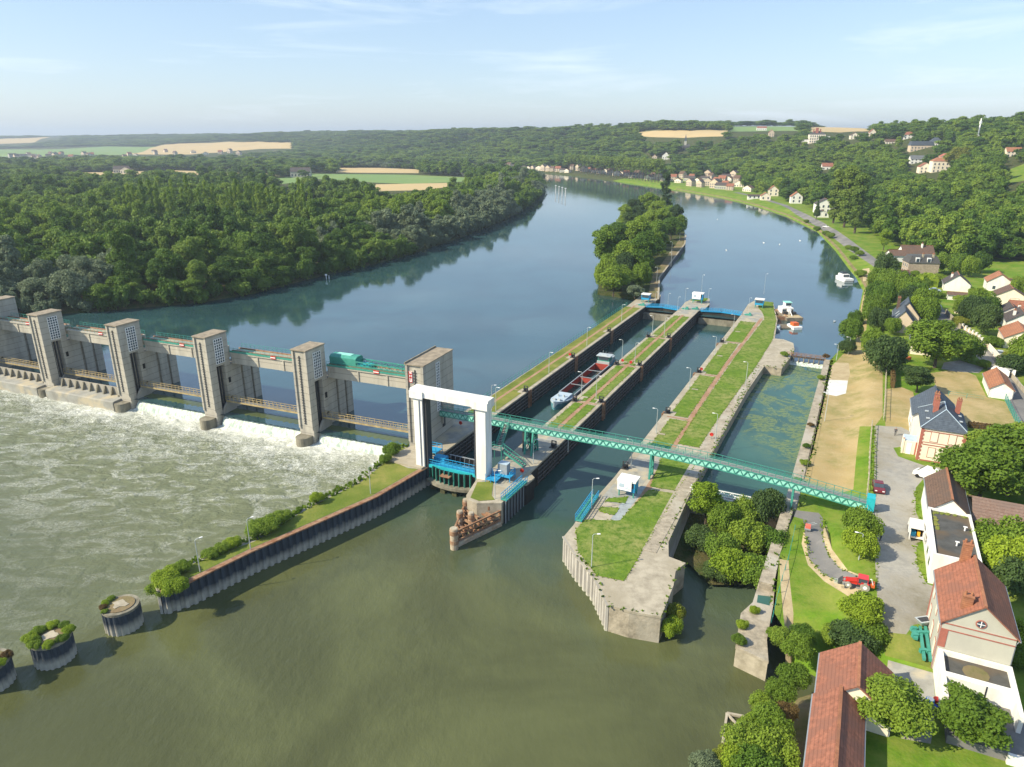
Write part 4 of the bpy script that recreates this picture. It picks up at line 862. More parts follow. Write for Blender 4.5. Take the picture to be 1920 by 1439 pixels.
for k, (px, py, h) in enumerate(((1283, 583, 8), (1314, 560, 9), (1327, 572, 6), (1432, 552, 8), (1403, 585, 5), (1270, 583, 5), (1252, 576, 5), (1228, 573, 5))):
    LP.append(dup(lamp0, G(px, py, 0), LANG, ['tall mast at the left lamp row of the upstream gates, left of the island cabin', 'tallest mast beside the white roofed cabin between the gates', 'short mast on the planted nose between the gates', 'tall mast behind the cabin of the right upstream head', 'short mast at the right end of the wide blue gate', 'short mast on the right end of the narrow blue gate', 'short mast in the middle of the narrow blue gate', 'short mast at the left end of the narrow blue gate'][k], group='masts at the upstream gates', scale=(.7, .7, h / 6)))
# ================================================================ upstream gates, cabins, heads
def mitre(label, t0, t1, s):
    t = thing('lock_gate', label, 'lock gate', Lk((t0 + t1) / 2, s, -7), 0, 'closed upstream lock gates'); m = (t0 + t1) / 2
    for a, b_ in ((t0, m), (m, t1)):
        sa, sb = (s - 0, s + 1.6) if a == t0 else (s + 1.6, s)
        B = MB(); B.hexa([Lk(a, sa, -7.5), Lk(b_, sb, -7.5), Lk(b_, sb + .5, -7.5), Lk(a, sa + .5, -7.5)], [Lk(a, sa, -.5), Lk(b_, sb, -.5), Lk(b_, sb + .5, -.5), Lk(a, sa + .5, -.5)]); B.build('gate_leaf', chamber_wall, t, True)
        B = MB(); B.beam(Lk(a, sa + .3, -.2), Lk(b_, sb + .3, -.2), 1.3, .3)
        for q in (-.4, 1.0):
            for z in (.4, .9): B.beam(Lk(a, sa + q, z), Lk(b_, sb + q, z), .08)
            n = 8
            for k in range(n + 1): p = Lk(a + (b_ - a) * k / n, sa + (sb - sa) * k / n + q, -.1); B.beam(p, p + Vector((0, 0, 1)), .09)
        B.build('walkway', blue_paint, t, True)
    MB().box(t0, t1, s - 2.6, s - .1, -7.5, -6.2 + 4, lf).build('sill_wall', stained, t, True)
mitre('closed upstream gate of the narrow left chamber with its blue railed walkway', -12.4, 0, 120)
mitre('closed upstream gate of the wide right chamber with its long blue railed walkway', 7.6, 22, 122)
def cabin(label, loc, s=1.0, legs=True, board=True):
    t = thing('control_cabin', label, 'control cabin', loc, LANG, 'small blue and white lock control cabins')
    b = MB()
    for x in (-1.3, 1.3):
        for y in (-1, 1): b.box(x - .1, x + .1, y - .1, y + .1, 0, 1.1)
    b.build('stilt', green_paint, t)
    MB().box(-1.5, 1.5, -1.2, 1.2, 1.1, 3.0).build('cabin_body', blue_paint, t)
    b = MB(); b.box(-1.7, 1.7, -1.4, 1.4, 3.0, 3.25); b.build('roof', white_paint, t)
    b = MB(); b.box(-1.3, 1.3, -1.28, -1.2, 1.9, 2.8); b.build('window', glass, t)
    if board:
        bo = MB().box(-1.55, 1.0, -1.52, -1.42, 1.4, 3.5).build('notice_board', sign_white, t)
        MB().box(-1.2, -.3, -1.56, -1.525, 2.0, 2.7).box(-.1, .7, -1.56, -1.525, 1.8, 1.95).box(-.1, .5, -1.56, -1.525, 2.1, 2.2).build('printed_panel', pale_blue, bo)
    return t
cab = cabin('control cabin with a white board on the pavement of the right hand quay', G(1177, 927, 0))
c2 = cabin('white roofed blue cabin on the planted nose between the two upstream gates', Lk(3.8, 134.5, 0)); c2.scale = (1.25, 1, 1.2)
c3 = cabin('blue cabin at the left upstream head below the wooded island', Lk(-14.3, 127, 0), board=False)
c4 = cabin('blue and white cabin at the upstream end of the right hand quay', Lk(26.0, 136.5, 0), board=False)
# gate machinery at the gate ends
def winch(loc, label, rz=LANG):
    t = thing('gate_winch', label, 'winch', loc, rz, 'green gate winches')
    MB().box(-1.2, 1.2, -.5, .5, 0, .5).box(.2, .9, -.35, .35, .5, 1.0).build('machine_bed', green_paint, t)
    MB().tube((-2.4, 0, .35), (-.6, 0, .6), .12).build('ram', grey_metal, t)
for p, l in ((Lk(2.2, 121.5), 'left gate winch on the central wall beside the blue gates'), (Lk(5.4, 123), 'right gate winch on the central wall beside the wide blue gate'), (Lk(24.3, 122), 'gate winch on the right hand quay at the end of the wide blue gate'), (Lk(-14, 120.5), 'gate winch on the left lock wall at the end of the narrow blue gate')): winch(p, 'green ' + l)
# open downstream gate leaves of the wide chamber
def leafgate(label, A, B_, z0, z1, out):
    t = thing('open_lock_gate', label, 'lock gate', (A.x, A.y, z0)); u = (B_ - A).normalized(); n = Vector((u.y, -u.x, 0)) * out; L_ = (B_ - A).length
    b = MB(); a = [A + n * .3 + Vector((0, 0, z0)), B_ + n * .3 + Vector((0, 0, z0)), B_ + n * .7 + Vector((0, 0, z0)), A + n * .7 + Vector((0, 0, z0))]; b.hexa(a, [p + Vector((0, 0, z1 - z0)) for p in a]); b.build('gate_leaf', steel_dark, t, True)
    b = MB(); k = 0
    while k <= 7: p = A + u * L_ * k / 7 + n * .78; b.beam((p.x, p.y, z0), (p.x, p.y, z1), .14); k += 1
    for z in (z0, z1 - .1): b.beam(A + n * .78 + Vector((0, 0, z)), B_ + n * .78 + Vector((0, 0, z)), .16)
    b.build('rib', grey_metal, t, True)
    b = MB(); b.beam(A + n * .4 + Vector((0, 0, z1 + .12)), B_ + n * .4 + Vector((0, 0, z1 + .12)), 1.2, .2); b.build('gate_walkway', green_paint, t, True)
    b = MB()
    for q in (-.15, .95):
        for z in (.6, 1.2): b.beam(A + n * q + Vector((0, 0, z1 + z)), B_ + n * q + Vector((0, 0, z1 + z)), .09)
        for k in range(11): p = A + u * L_ * k / 10 + n * q; b.beam((p.x, p.y, z1), (p.x, p.y, z1 + 1.2), .08)
    b.build('railing', blue_paint, t, True)
leafgate('open gate with green walkway and blue rails folded against the nose of the central wall', Lk(7.2, -37.6), Lk(7.4, -29.5), -7, .1, 1)
leafgate('open gate with blue rails folded along the right hand quay near the white board', Lk(22.2, -38.5), Lk(21.8, -29), -7, .1, -1)
# platforms and cabinets on the central wall nose
t = thing('electric_cabinet', 'grey electric cabinet on a blue platform at the foot of the white gate leg', 'cabinet', Lk(3.6, -29.5, 0), LANG)
MB().box(-.9, .9, -.7, .7, 1.0, 3.0).build('cabinet_body', grey_metal, t); MB().box(-.95, .95, -.75, .75, 3.0, 3.1).build('lid', pale_blue, t)
b = MB(); b.box(-1.8, 1.9, -1.4, 1.0, .85, 1.0)
for x in (-1.7, 1.8):
    for y in (-1.3, .9): b.box(x - .07, x + .07, y - .07, y + .07, 0, 2.0)
for z in (1.5, 2.0): b.beam((-1.7, .9, z), (1.8, .9, z), .07); b.beam((1.8, -1.3, z), (1.8, .9, z), .07)
b.beam((-.6, -1.4, .9), (-.9, -2.6, 0), .08); b.beam((0, -1.4, .9), (-.3, -2.6, 0), .08)
for k in range(4): b.beam((-.66 - .06 * k, -1.65 - .25 * k, .72 - .2 * k), (-.06 - .06 * k, -1.65 - .25 * k, .72 - .2 * k), .06)
b.build('platform', blue_paint, t)
t = thing('guard_platform', 'blue railed platform tucked against the right foot of the white gate frame', 'platform', Lk(1.9, -31.2, 0), LANG)
b = MB(); b.box(-.6, 1.6, -1.4, 1.2, .5, .62)
for x in (-.6, .5, 1.55):
    for y in (-1.4, 1.15): b.box(x - .04, x + .04, y - .04, y + .04, 0, 1.7)
for z in (1.1, 1.7):
    b.beam((-.6, 1.15, z), (1.55, 1.15, z), .07); b.beam((1.55, -1.4, z), (1.55, 1.15, z), .07)
b.build('platform', blue_paint, t)
t = thing('guard_platform', 'blue railed platform at the foot of the long end tower, behind the lift gate', 'platform', Lk(-13.9, -26.5, 0), LANG)
b = MB(); b.box(-1, 1.5, -1.2, 1.2, .9, 1.02)
for x in (-1, .3, 1.5):
    for y in (-1.2, 1.2): b.box(x - .05, x + .05, y - .05, y + .05, 0, 2)
for z in (1.5, 2): b.beam((-1, 1.2, z), (1.5, 1.2, z), .08); b.beam((-1, -1.2, z), (1.5, -1.2, z), .08)
b.build('platform', blue_paint, t)
# red life ring stands
def ring(loc, label):
    t = thing('life_ring_post', label, 'life ring', loc, LANG, 'red life ring posts'); t.scale = (.75,) * 3
    MB().tube((0, 0, 0), (0, 0, 1.2), .06).build('post', grey_metal, t)
    b = MB(); n = 14
    for k in range(n): a, c = 2 * math.pi * k / n, 2 * math.pi * (k + 1) / n; b.tube((.42 * math.cos(a), -.1, 1.4 + .42 * math.sin(a)), (.42 * math.cos(c), -.1, 1.4 + .42 * math.sin(c)), .15, None, 6)
    b.box(-.3, .3, -.12, .0, 1.1, 1.7); b.build('ring', red_paint, t); return t
r0 = None
for p, l in ((Lk(-11.9 - 1.6, 46.5), 'on the left lock wall beside the dry grass'), (Lk(2.0, -27.4), 'beside the white gate leg on the central wall'), (Lk(6.2, -27.2), 'at the foot of the turquoise stairs'), (Lk(1.8, 47.6), 'on the barge side grass of the central wall'), (Lk(4.4, 46.9), 'in the middle of the central wall by the cross path'), (Lk(23.2, 49.4), 'on the chamber edge of the right hand quay'), (Lk(24.2, -22.5), 'next to the white board cabin'), (Lk(34.6, 5.6), 'on the stone band of the right hand quay'), (Lk(-15.8, -12), 'on the pavement beside the long end tower')):
    r0 = ring(p, 'red life ring post ' + l) if r0 is None else dup(r0, p, None, 'red life ring post ' + l)
# fence along the left wall
t = thing('wire_fence', 'thin green wire fence on the river edge of the left lock wall', 'fence', Lk(-19, 60, 0)); b = MB(); s = 0
while s < 118:
    tt = -19.1 if s < 60 else -18.75; p = Lk(tt, s, 0); b.beam(p, p + Vector((0, 0, 1.5)), .09); s += 2.2
for z in (.75, 1.45): b.beam(Lk(-19.1, 0, z), Lk(-18.7, 118, z), .04)
b.build('fence_post', green_paint, t, True)
# benches: short pale slabs on the lawns
sl0 = None
for p, l in ((Lk(1.9, 17.6), 'first, on the barge side lawn of the central wall'), (Lk(5.2, 17.2), 'first, on the wide chamber side lawn of the central wall'), (Lk(1.9, 49.3), 'second, on the barge side lawn of the central wall'), (Lk(5.2, 49.4), 'second, on the wide chamber side lawn of the central wall'), (Lk(1.9, 81), 'farthest, on the barge side lawn of the central wall'), (Lk(5.2, 81), 'farthest, on the wide chamber side lawn of the central wall'), (Lk(24.6, 3.4), 'nearest, at the chamber side of the right quay lawn'), (Lk(24.7, 35), 'second, at the chamber side of the right quay lawn'), (Lk(24.8, 67), 'third, at the chamber side of the right quay lawn'), (Lk(24.9, 97), 'farthest, at the chamber side of the right quay lawn')):
    if sl0 is None:
        sl0 = MB().box(-.75, .75, -.3, .3, 0, .09).build('inspection_slab', pale_concrete); sl0.rotation_euler = (0, 0, LANG); tag(sl0, 'x', 'slab', 'pale slabs set in the lock lawns'); q = sl0
    else: q = sl0.copy(); COL.objects.link(q)
    q.location = p + Vector((0, 0, .055)); q['label'] = 'pale concrete slab, ' + l
# ================================================================ pile cluster (fender) in front of the nose
t = thing('pile_fender', 'rusty triangular fender of tied steel piles in front of the central wall nose', 'fender', G(890, 1000, ZD))
A_, B_, C_ = G(849, 1028, ZD), G(880, 952, ZD), G(938, 985, ZD)
PZ = [(G(852, 1029, ZD), .68, -.5), (G(863, 996, ZD), .52, -.4), (G(884, 999, ZD), .52, -.4), (G(874, 974, ZD), .52, -.3), (G(917, 981, ZD), .52, -.4)]
for p, r, z in PZ:
    o = MB().cyl(p, r, -8, z, 16).build('pile', mat('pale_pile', (.50, .44, .34), (.33, .22, .14), sc=.9) if 'pale_pile' not in MATS else MATS['pale_pile'], t, True)
    MB().cyl(p, r + .07, z - 1.1, z - .35, 16).cyl(p, r + .05, -3.3, -2.7, 16).build('band', rust, o, True)
    MB().cyl(p, r * .8, z, z + .06, 14).build('cap', MATS['pale_concrete'], o, True)
b = MB()
for z in (-3.3, -2.4, -1.5):
    a, c, d_ = A_.copy(), B_.copy(), C_.copy(); a.z = c.z = d_.z = z
    b.beam(a, c, .28); b.beam(a, d_, .28)
for f_ in (.25, .45, .65, .85):
    for z in (-3.0, -2.0):
        p, q = A_.lerp(B_, f_), A_.lerp(C_, f_); p.z = q.z = z; b.beam(p, q, .35)
for f_ in (.1, .4, .7, 1): 
    for E_ in (B_, C_): p = A_.lerp(E_, f_); b.beam((p.x, p.y, -7), (p.x, p.y, -1.4), .25)
for f_ in (.3, .55, .8, 1.0):
    p, q = B_.lerp(C_, 0), A_.lerp(C_, f_)
    p = A_.lerp(B_, f_); p.z = q.z = -2.2; b.beam(p, q, .3)
    p = p.copy(); q = q.copy(); p.z = -3.4; q.z = -1.6; b.beam(p, q, .2)
b.build('tie_beam', rust, t, True)
b = MB(); P3 = [A_.copy(), B_.copy(), C_.copy()]
for i in range(3): p, q = P3[i].copy(), P3[(i + 1) % 3].copy(); p.z = q.z = -3.9; b.beam(p, q, .8, .7)
b.build('lower_frame', MATS['pale_pile'], t, True)
b = MB(); p, q = A_.copy(), C_.copy(); p.z = q.z = -4.0; b.beam(p, q, .9, .8); b.build('rubbing_strake', MATS['pale_pile'], t, True)
# concrete front of the central wall nose
b = MB()
# ================================================================ dolphins in the river
def dolphin(loc, label, r, k):
    t = thing('mooring_dolphin', label, 'mooring dolphin', (loc.x, loc.y, -8), 0, 'round sheet pile mooring dolphins')
    n = 84; rr = [r + (.14 if i % 4 in (0, 1) else -.02) for i in range(n)]
    rings = [[Vector((loc.x + rr[i] * math.cos(2 * math.pi * i / n), loc.y + rr[i] * math.sin(2 * math.pi * i / n), z)) for i in range(n)] for z in (-8, -1.2)]
    MB().loft(rings).build('sheet_pile_ring', pile_dark, t, True)
    MB().cyl(loc, r + .1, -1.25, -.88, 40).build('rim', stained, t, True); MB().cyl(loc, r - .45, -.89, -.78, 32).build('earth_top', brown_earth, t, True)
    b = MB(); n = 11; c = [(loc.x + (.9 + .35 * math.sin(i * 2.4 + k)) * math.cos(2 * math.pi * i / n), loc.y + (.9 + .3 * math.cos(i * 1.7)) * math.sin(2 * math.pi * i / n)) for i in range(n)]; b.prism(c, -.79, -.7); b.build('concrete_patch', pale_concrete, t, True)
    return t
DOL = [(G(234, 1173, ZD), 2.28), (G(105, 1234, ZD), 2.28), (G(-12, 1282, ZD), 2.28)]
for (p, r), l in zip(DOL, ('right hand round dolphin beside the dyke end, its earth top bare and cracked', 'middle round dolphin with a white patch and plants hanging over its front rim', 'round dolphin cut by the left edge of the picture')): dolphin(p, l, r, rnd.random() * 6)
# channel posts far upstream
p0 = MB().tube((0, 0, -2), (0, 0, 8), .4, .35, 10).box(-.9, .9, -.9, .9, 8, 9).build('channel_post', white_paint); tag(p0, 'x', 'post', 'four pale posts in the river'); rr_ = ['leftmost', 'second from left', 'second from right', 'rightmost']
for k, (px, py) in enumerate(((1042, 363), (1048, 365), (1054, 367), (1060, 369))):
    o = p0 if k == 0 else p0.copy()
    if k: COL.objects.link(o)
    o.location = G(px, py, ZU); o['label'] = rr_[k] + ' of the four pale posts standing in the far river bend'
t = thing('channel_marker', 'pair of thin white markers standing in the river off the left wood', 'marker', G(612, 524, ZU)); MB().tube((0, 0, -2), (0, 0, 2.2), .16).tube((1.0, 1, -2), (1.0, 1, 1.6), .16).build('stake', sign_white, t); MB().box(-.5, .5, -.1, .1, 1.6, 2.4).build('board', sign_white, t)
# ================================================================ barge
t = thing('river_barge', 'long empty cargo barge with a red hold moored in the left chamber', 'barge', Lk(-5.8, 16.6, ZD - .35), LANG); t.scale = (.86, .95, .84)
HW = 2.75
def hull(b, st, zt, zb):
    rings = []
    for y, w, dz in st: rings.append([(-w * .75, y, zb), (w * .75, y, zb), (w, y, zt + dz - .4), (w, y, zt + dz), (-w, y, zt + dz), (-w, y, zt + dz - .4)])
    b.loft(rings)
st = [(0, .15, 1.2), (.6, 1.0, 1.0), (1.8, 1.9, .8), (3.6, 2.55, .5), (6.5, HW, .15), (9, HW, 0)]
b = MB(); hull(b, st, 1.9, -.6); b.build('bow', mat('bow_paint', (.06, .20, .26), (.10, .26, .32), sc=1), t)
b = MB(); hull(b, [(y, w + .04, dz + .02) for y, w, dz in st], 1.95, 1.15); b.build('bow_band', pale_blue, t)
b = MB(); b.box(-HW, -HW + .35, 9, 38, -.6, 1.9); b.box(HW - .35, HW, 9, 38, -.6, 1.9); b.box(-HW + .35, HW - .35, 9, 38, -.6, -.3); b.box(-HW + .35, HW - .35, 8.8, 9.1, -.6, 2.0); b.build('hull', mat('hull_paint', (.05, .055, .06), (.10, .08, .07), sc=1), t)
b = MB(); b.box(-HW + .1, -HW + .4, 9, 38, 1.9, 2.5); b.box(HW - .4, HW - .1, 9, 38, 1.9, 2.5); b.build('coaming', grey_metal, t)
b = MB(); b.box(-HW + .35, HW - .35, 9.2, 38, -.3, -.22); b.box(-HW + .351, -HW + .42, 9.2, 38, -.2, 2.3); b.box(HW - .42, HW - .351, 9.2, 38, -.2, 2.3); b.box(-HW + .42, HW - .42, 37.6, 38, -.2, 2.5); b.box(-HW + .42, HW - .42, 24, 24.25, -.2, 2.0); b.build('hold', mat('hold_red', (.38, .05, .035), (.28, .06, .04), sc=.5, c3=(.42, .09, .05)), t)
b = MB(); b.box(-2, 2, 2.6, 8.6, 2.2, 2.8); b.build('foredeck', pale_blue, t)
b = MB(); b.box(-1.3, -.4, 1.7, 2.4, 2.8, 3.3); b.box(.2, 1.1, 1.7, 2.4, 2.8, 3.3); b.tube((-.9, 5, 2.8), (-.9, 5, 3.5), .3).tube((.9, 5, 2.8), (.9, 5, 3.5), .3); b.build('windlass', lamp_steel, t)
b = MB()
for y in (17, 24.1, 31): b.box(-HW + .3, HW - .3, y, y + .22, 2.2, 2.35)
b.build('hold_beam', grey_metal, t)
b = MB(); hull(b, [(38, HW, 0), (42, HW, .2), (45, 2.3, .4), (46.5, 1.2, .5)], 1.9, -.6); b.build('stern', MATS['bow_paint'], t)
w_ = MB().box(-2.2, 2.2, 38.6, 42.0, 2.0, 3.2).box(-1.9, 1.9, 42.0, 45.0, 2.1, 3.6).build('deckhouse', lamp_steel, t)
b = MB(); b.box(-2.0, 2.0, 38.9, 41.6, 3.2, 4.9); wh = b.build('wheelhouse', MATS['green_paint'], t)
MB().box(-1.8, 1.8, 38.82, 38.895, 3.6, 4.7).box(-2.08, -2.005, 39.2, 41.4, 3.6, 4.7).build('window', glass, wh); MB().box(-2.5, 2.5, 38.5, 41.9, 4.9, 5.1).build('roof', lamp_steel, wh)
b = MB(); b.tube((-.6, 40, 5.1), (-.6, 40, 6.8), .05).tube((.4, 40, 5.1), (.4, 40, 6.4), .05).box(-1.2, 1.0, 39.6, 40.2, 5.1, 5.3); b.build('mast', lamp_steel, t)
b = MB(); b.box(-.8, .8, 43.2, 46, 3.6, 4.2); b.build('dinghy', steel_dark, t)
# ================================================================ work boat group upstream of the weir
def boat_hull(b, w, l, zt, zb=-.5, bow=.3):
    rings = []
    for y, f in ((0, .96), (l * .1, 1), (l * .75, 1), (l * .92, .8), (l, bow)): rings.append([(-w * f * .85, y, zb), (w * f * .85, y, zb), (w * f, y, zt), (-w * f, y, zt)])
    b.loft(rings); return b
t = thing('work_barge', 'beige decked work boat with white wheelhouse moored above the weir footbridge', 'work boat', G(1490, 603, ZU), R(0))
boat_hull(MB(), 3.1, 15, 1.2).build('hull', mat('boat_hull', (.28, .24, .19), (.13, .11, .09), sc=.8), t)
MB().box(-2.7, 2.7, .4, 4.6, 1.2, 1.28).build('deck', sand, t); c_ = MB().box(-2.2, 1.9, 7, 11.2, 1.2, 3.1).box(-.6, 1.6, 8.6, 11, 3.1, 4.7).build('wheelhouse', white_paint, t)
MB().box(-.8, 1.8, 8.4, 11.2, 4.7, 4.85).build('roof', light_green, c_); MB().box(-.4, 1.4, 8.52, 8.595, 3.7, 4.5).box(-2, 1.6, 6.92, 6.995, 2, 2.7).build('window', glass, c_)
b = MB(); b.box(-2.3, -.9, 4.8, 6.2, 1.3, 2.3); b.box(.9, 2.2, 4.8, 6.4, 1.3, 2.1); b.tube((.2, 5, 1.2), (.2, 3.2, 3.4), .18); b.build('deck_gear', steel_dark, t)
MB().tube((-.2, 2.2, 1.28), (-.2, 5.2, 2.9), .14).box(-.6, .3, 4.8, 6.8, 1.28, 3.0).build('crane', white_paint, t)
t = thing('hopper_barge', 'small rusty open barge tied between the lawn and the white work boat', 'barge', G(1466, 601, ZU), R(-3))
b = MB(); b.box(-1.9, -1.55, 0, 10.5, -.4, 1.5).box(1.55, 1.9, 0, 10.5, -.4, 1.5).box(-1.55, 1.55, 0, .5, -.4, 1.4).box(-1.55, 1.55, 8.7, 10.5, -.4, 1.5).box(-1.55, 1.55, .5, 8.7, -.4, .3); b.build('hull', rust, t); MB().box(-1.5, 1.5, .6, 4.6, .31, .7).build('spoil', brown_earth, t)
t = thing('pontoon', 'grey metal landing pontoon between the concrete jetty and the rusty barge', 'pontoon', G(1454, 622, ZU), R(-20)); MB().box(-1.4, 1.4, 0, 6.6, -.3, .8).build('deck', grey_metal, t); MB().box(-1, .9, .8, 2.4, .8, 1.3).build('hatch', pale_blue, t)
t = thing('raft', 'low timber raft with cross planks in front of the work boat', 'raft', G(1478, 617, ZU), R(4)); b = MB()
for k in range(5): b.box(-4, 3.6, k * 1.05, k * 1.05 + .45, .05, .4)
b.build('plank', mat('raft_wood', (.30, .26, .20), (.2, .16, .12), sc=1), t); MB().box(-4.1, -3.5, 0, 4.8, -.3, .05).box(3, 3.6, 0, 4.8, -.3, .05).build('float', steel_dark, t)
t = thing('motor_boat', 'small orange and white launch at the right end of the raft', 'boat', G(1496, 619, ZU), R(8)); boat_hull(MB(), 1.7, 5.4, .9).build('hull', sign_white, t); MB().box(-1, 1, 1.4, 3.6, .9, 2.0).build('cover', orange_paint, t)
t = thing('motor_boat', 'small white cabin cruiser moored at the landing under the far bank road', 'boat', G(1592, 530, ZU), R(4)); boat_hull(MB(), 2.1, 10, 1.5).build('hull', sign_white, t); k_ = MB().box(-1.5, 1.5, 3, 7.5, 1.5, 3.0).build('cabin', white_paint, t); MB().box(-1.3, 1.3, 2.92, 2.995, 1.9, 2.8).build('window', glass, k_); MB().box(-1.0, 1.0, 4.5, 6.8, 3.0, 3.9).build('wheelhouse', glass, t)
MB().box(-2.1, 2.1, -.02, .3, .2, .5).build('rubbing_band', steel_dark, t)
# ================================================================ weir and its footbridge, white footbridge of the old lock
t = thing('basin_weir', 'low weir with a rusty footbridge and white spill above the basin', 'weir', Lk(47, 77.5, -5)); MB().box(42, 52.4, 76.9, 77.6, -5, -1.53, lf).build('weir_wall', stained, t, True)
b = MB()
for k in range(8): x = 42.6 + k * 1.35; b.box(x, x + .25, 76.3, 77.9, -4.5, -.4, lf)
b.build('pillar', stained, t, True); MB().box(42, 52.4, 76.6, 77.8, -.4, -.2, lf).build('walkway', timber, t, True)
b = MB()
for s in (76.6, 77.8):
    b.beam(Lk(42, s, .7), Lk(52.4, s, .7), .09); b.beam(Lk(42, s, .2), Lk(52.4, s, .2), .07)
    for k in range(9): b.beam(Lk(42 + 1.3 * k, s, -.3), Lk(42 + 1.3 * k, s, .7), .09)
b.build('railing', rust, t, True)
b = MB(); b.hexa([Lk(43, 76.85, -2.35), Lk(52, 76.85, -2.35), Lk(52, 76.85, -1.55), Lk(43, 76.85, -1.55)], [Lk(43, 75.2, -2.36), Lk(52, 74.6, -2.36), Lk(52, 76.4, -1.7), Lk(43, 76.4, -1.7)]); o = b.build('waterfall', fall_mat); o['kind'] = 'structure'
t = thing('white_footbridge', 'white painted lattice gangway across the old lock just above the thicket', 'footbridge', Lk(43.5, -19, -.3)); b = MB(); b2 = MB()
for s in (-19.9, -18.9):
    b.beam(Lk(35.8, s, .9), Lk(51.8, s, .9), .12); b.beam(Lk(35.8, s, -.1), Lk(51.8, s, -.1), .16)
    n = 10
    for k in range(n): x0 = 35.8 + 1.6 * k; b.beam(Lk(x0, s, -.1), Lk(x0 + .8, s, .9), .08); b.beam(Lk(x0 + .8, s, .9), Lk(x0 + 1.6, s, -.1), .08)
b.build('lattice', sign_white, t, True); MB().box(35.8, 51.8, -19.85, -18.95, -.22, -.12, lf).build('deck', grille, t, True)
t = thing('cross_wall', 'old stone cross wall closing the green basin under the white gangway', 'wall', Lk(43.5, -20, -8)); MB().box(35.6, 52, -20.6, -18.6, -8, -1.2, lf).build('wall_body', old_stone, t, True)
sheet('islet', LF([(36.4, -20.5), (51.6, -20.5), (50.6, -30), (48.5, -39), (44, -41), (40, -37), (37.2, -36)]), -3.7, dark_undergrowth)
# island upstream
isl = [G(x, y, -1) for x, y in [(1120, 551), (1160, 556), (1205, 563), (1232, 560), (1235, 520), (1282, 458), (1284, 438), (1262, 405), (1242, 390), (1200, 398), (1172, 425), (1145, 470), (1126, 520)]]
o = MB().prism(isl, -4, -.25).build('island', dark_undergrowth); o['kind'] = 'structure'
MB_ = gpoly([(1235, 522), (1283, 459), (1284, 444), (1276, 446), (1222, 520), (1214, 560), (1232, 560)]); flat('path', MB_, .02, brown_earth); o = MB().prism(MB_, -4, 0).build('island_bank', brown_earth); o['kind'] = 'structure'
t = thing('quay_edge', 'low dark piled edge along the right side of the wooded island', 'quay edge', G(1235, 520, -3)); b = MB(); e_ = gpoly([(1234, 562), (1236, 521), (1284, 458), (1286, 440)])
for a, c in zip(e_[:-1], e_[1:]): b.beam(a + Vector((0, 0, -1.4)), c + Vector((0, 0, -1.4)), .5, 2.9)
b.build('wall_body', steel_dark, t, True); b = MB()
for a, c in zip(e_[:-1], e_[1:]): b.beam(a + Vector((0, 0, .12)), c + Vector((0, 0, .12)), .7, .2)
b.build('coping', pale_concrete, t, True)
# swans
sw0 = None
for px, py in ((1432, 456), (1462, 459), (1565, 604), (1500, 452), (1345, 412), (1362, 470)):
    if sw0 is None:
        b = MB(); b.loft([[(w * math.cos(a), y, .18 + w * .8 * math.sin(a)) for a in [2 * math.pi * k / 8 for k in range(8)]] for y, w in ((-.75, .06), (-.5, .26), (0, .36), (.4, .26), (.6, .12), (.62, .09))] + [[(.08 * math.cos(a), .62 + o_ + .05 * math.sin(a), z) for a in [2 * math.pi * k / 8 for k in range(8)]] for o_, z in ((.06, .4), (.1, .7), (.2, .86), (.36, .84))]); sw0 = b.build('swan', sign_white, smooth=True); tag(sw0, 'white swan floating on the open river upstream of the locks', 'swan', 'swans on the upstream river'); q = sw0
    else: q = sw0.copy(); COL.objects.link(q)
    q.location = G(px, py, ZU); q.rotation_euler = (0, 0, rnd.uniform(0, 6)); q.scale = (.9,) * 3
# ================================================================ buildings
def roof_mat(name, c1, c2, sc=1.2, rib=None):
    m = mat(name, c1, tuple(x * .8 for x in c2), sc=sc * 1.6, rough=.8, c3=tuple((a + b_) * .36 + .015 for a, b_ in zip(c1, c2)), sc3=.45, bump=.03, bsc=5)
    add_bands(m, 'Z', .26, .07, .8); return m
tile_red = roof_mat('red_tiles', (.36, .145, .09), (.27, .11, .07)); tile_brown = roof_mat('brown_tiles', (.17, .105, .075), (.12, .08, .06)); tile_dark = roof_mat('dark_tiles', (.10, .085, .08), (.07, .06, .06))
tile_orange = roof_mat('orange_tiles', (.42, .19, .10), (.33, .14, .08)); slate = roof_mat('slate', (.095, .12, .155), (.065, .085, .115)); slate_pale = roof_mat('pale_slate', (.17, .185, .20), (.13, .14, .15)); slate_grey = roof_mat('grey_slate', (.10, .10, .10), (.075, .075, .075))
tile_ribbed = roof_mat('ribbed_red_tiles', (.34, .14, .09), (.25, .105, .07))
plaster_cream = mat('cream_plaster', (.82, .74, .60), (.66, .58, .45), sc=.7, stretch=(1, 1, .3), lo=.45, hi=.8); plaster_white = mat('white_plaster', (.80, .79, .74), (.60, .58, .52), sc=.7, stretch=(1, 1, .3), lo=.45, hi=.8); plaster_beige = mat('beige_plaster', (.62, .50, .37), (.55, .45, .34), sc=.5)
plaster_grey = mat('grey_plaster', (.50, .49, .41), (.43, .42, .36), sc=.3, stretch=(1, 1, .5)); brick = mat('red_brick', (.40, .14, .10), (.31, .115, .085), sc=2); stone_wall = mat('stone_wall', (.44, .36, .27), (.30, .24, .18), sc=1.2, bump=.03); bitumen = mat('bitumen_roof', (.10, .10, .095), (.065, .065, .06), sc=.7, c3=(.12, .09, .06), sc3=.2)
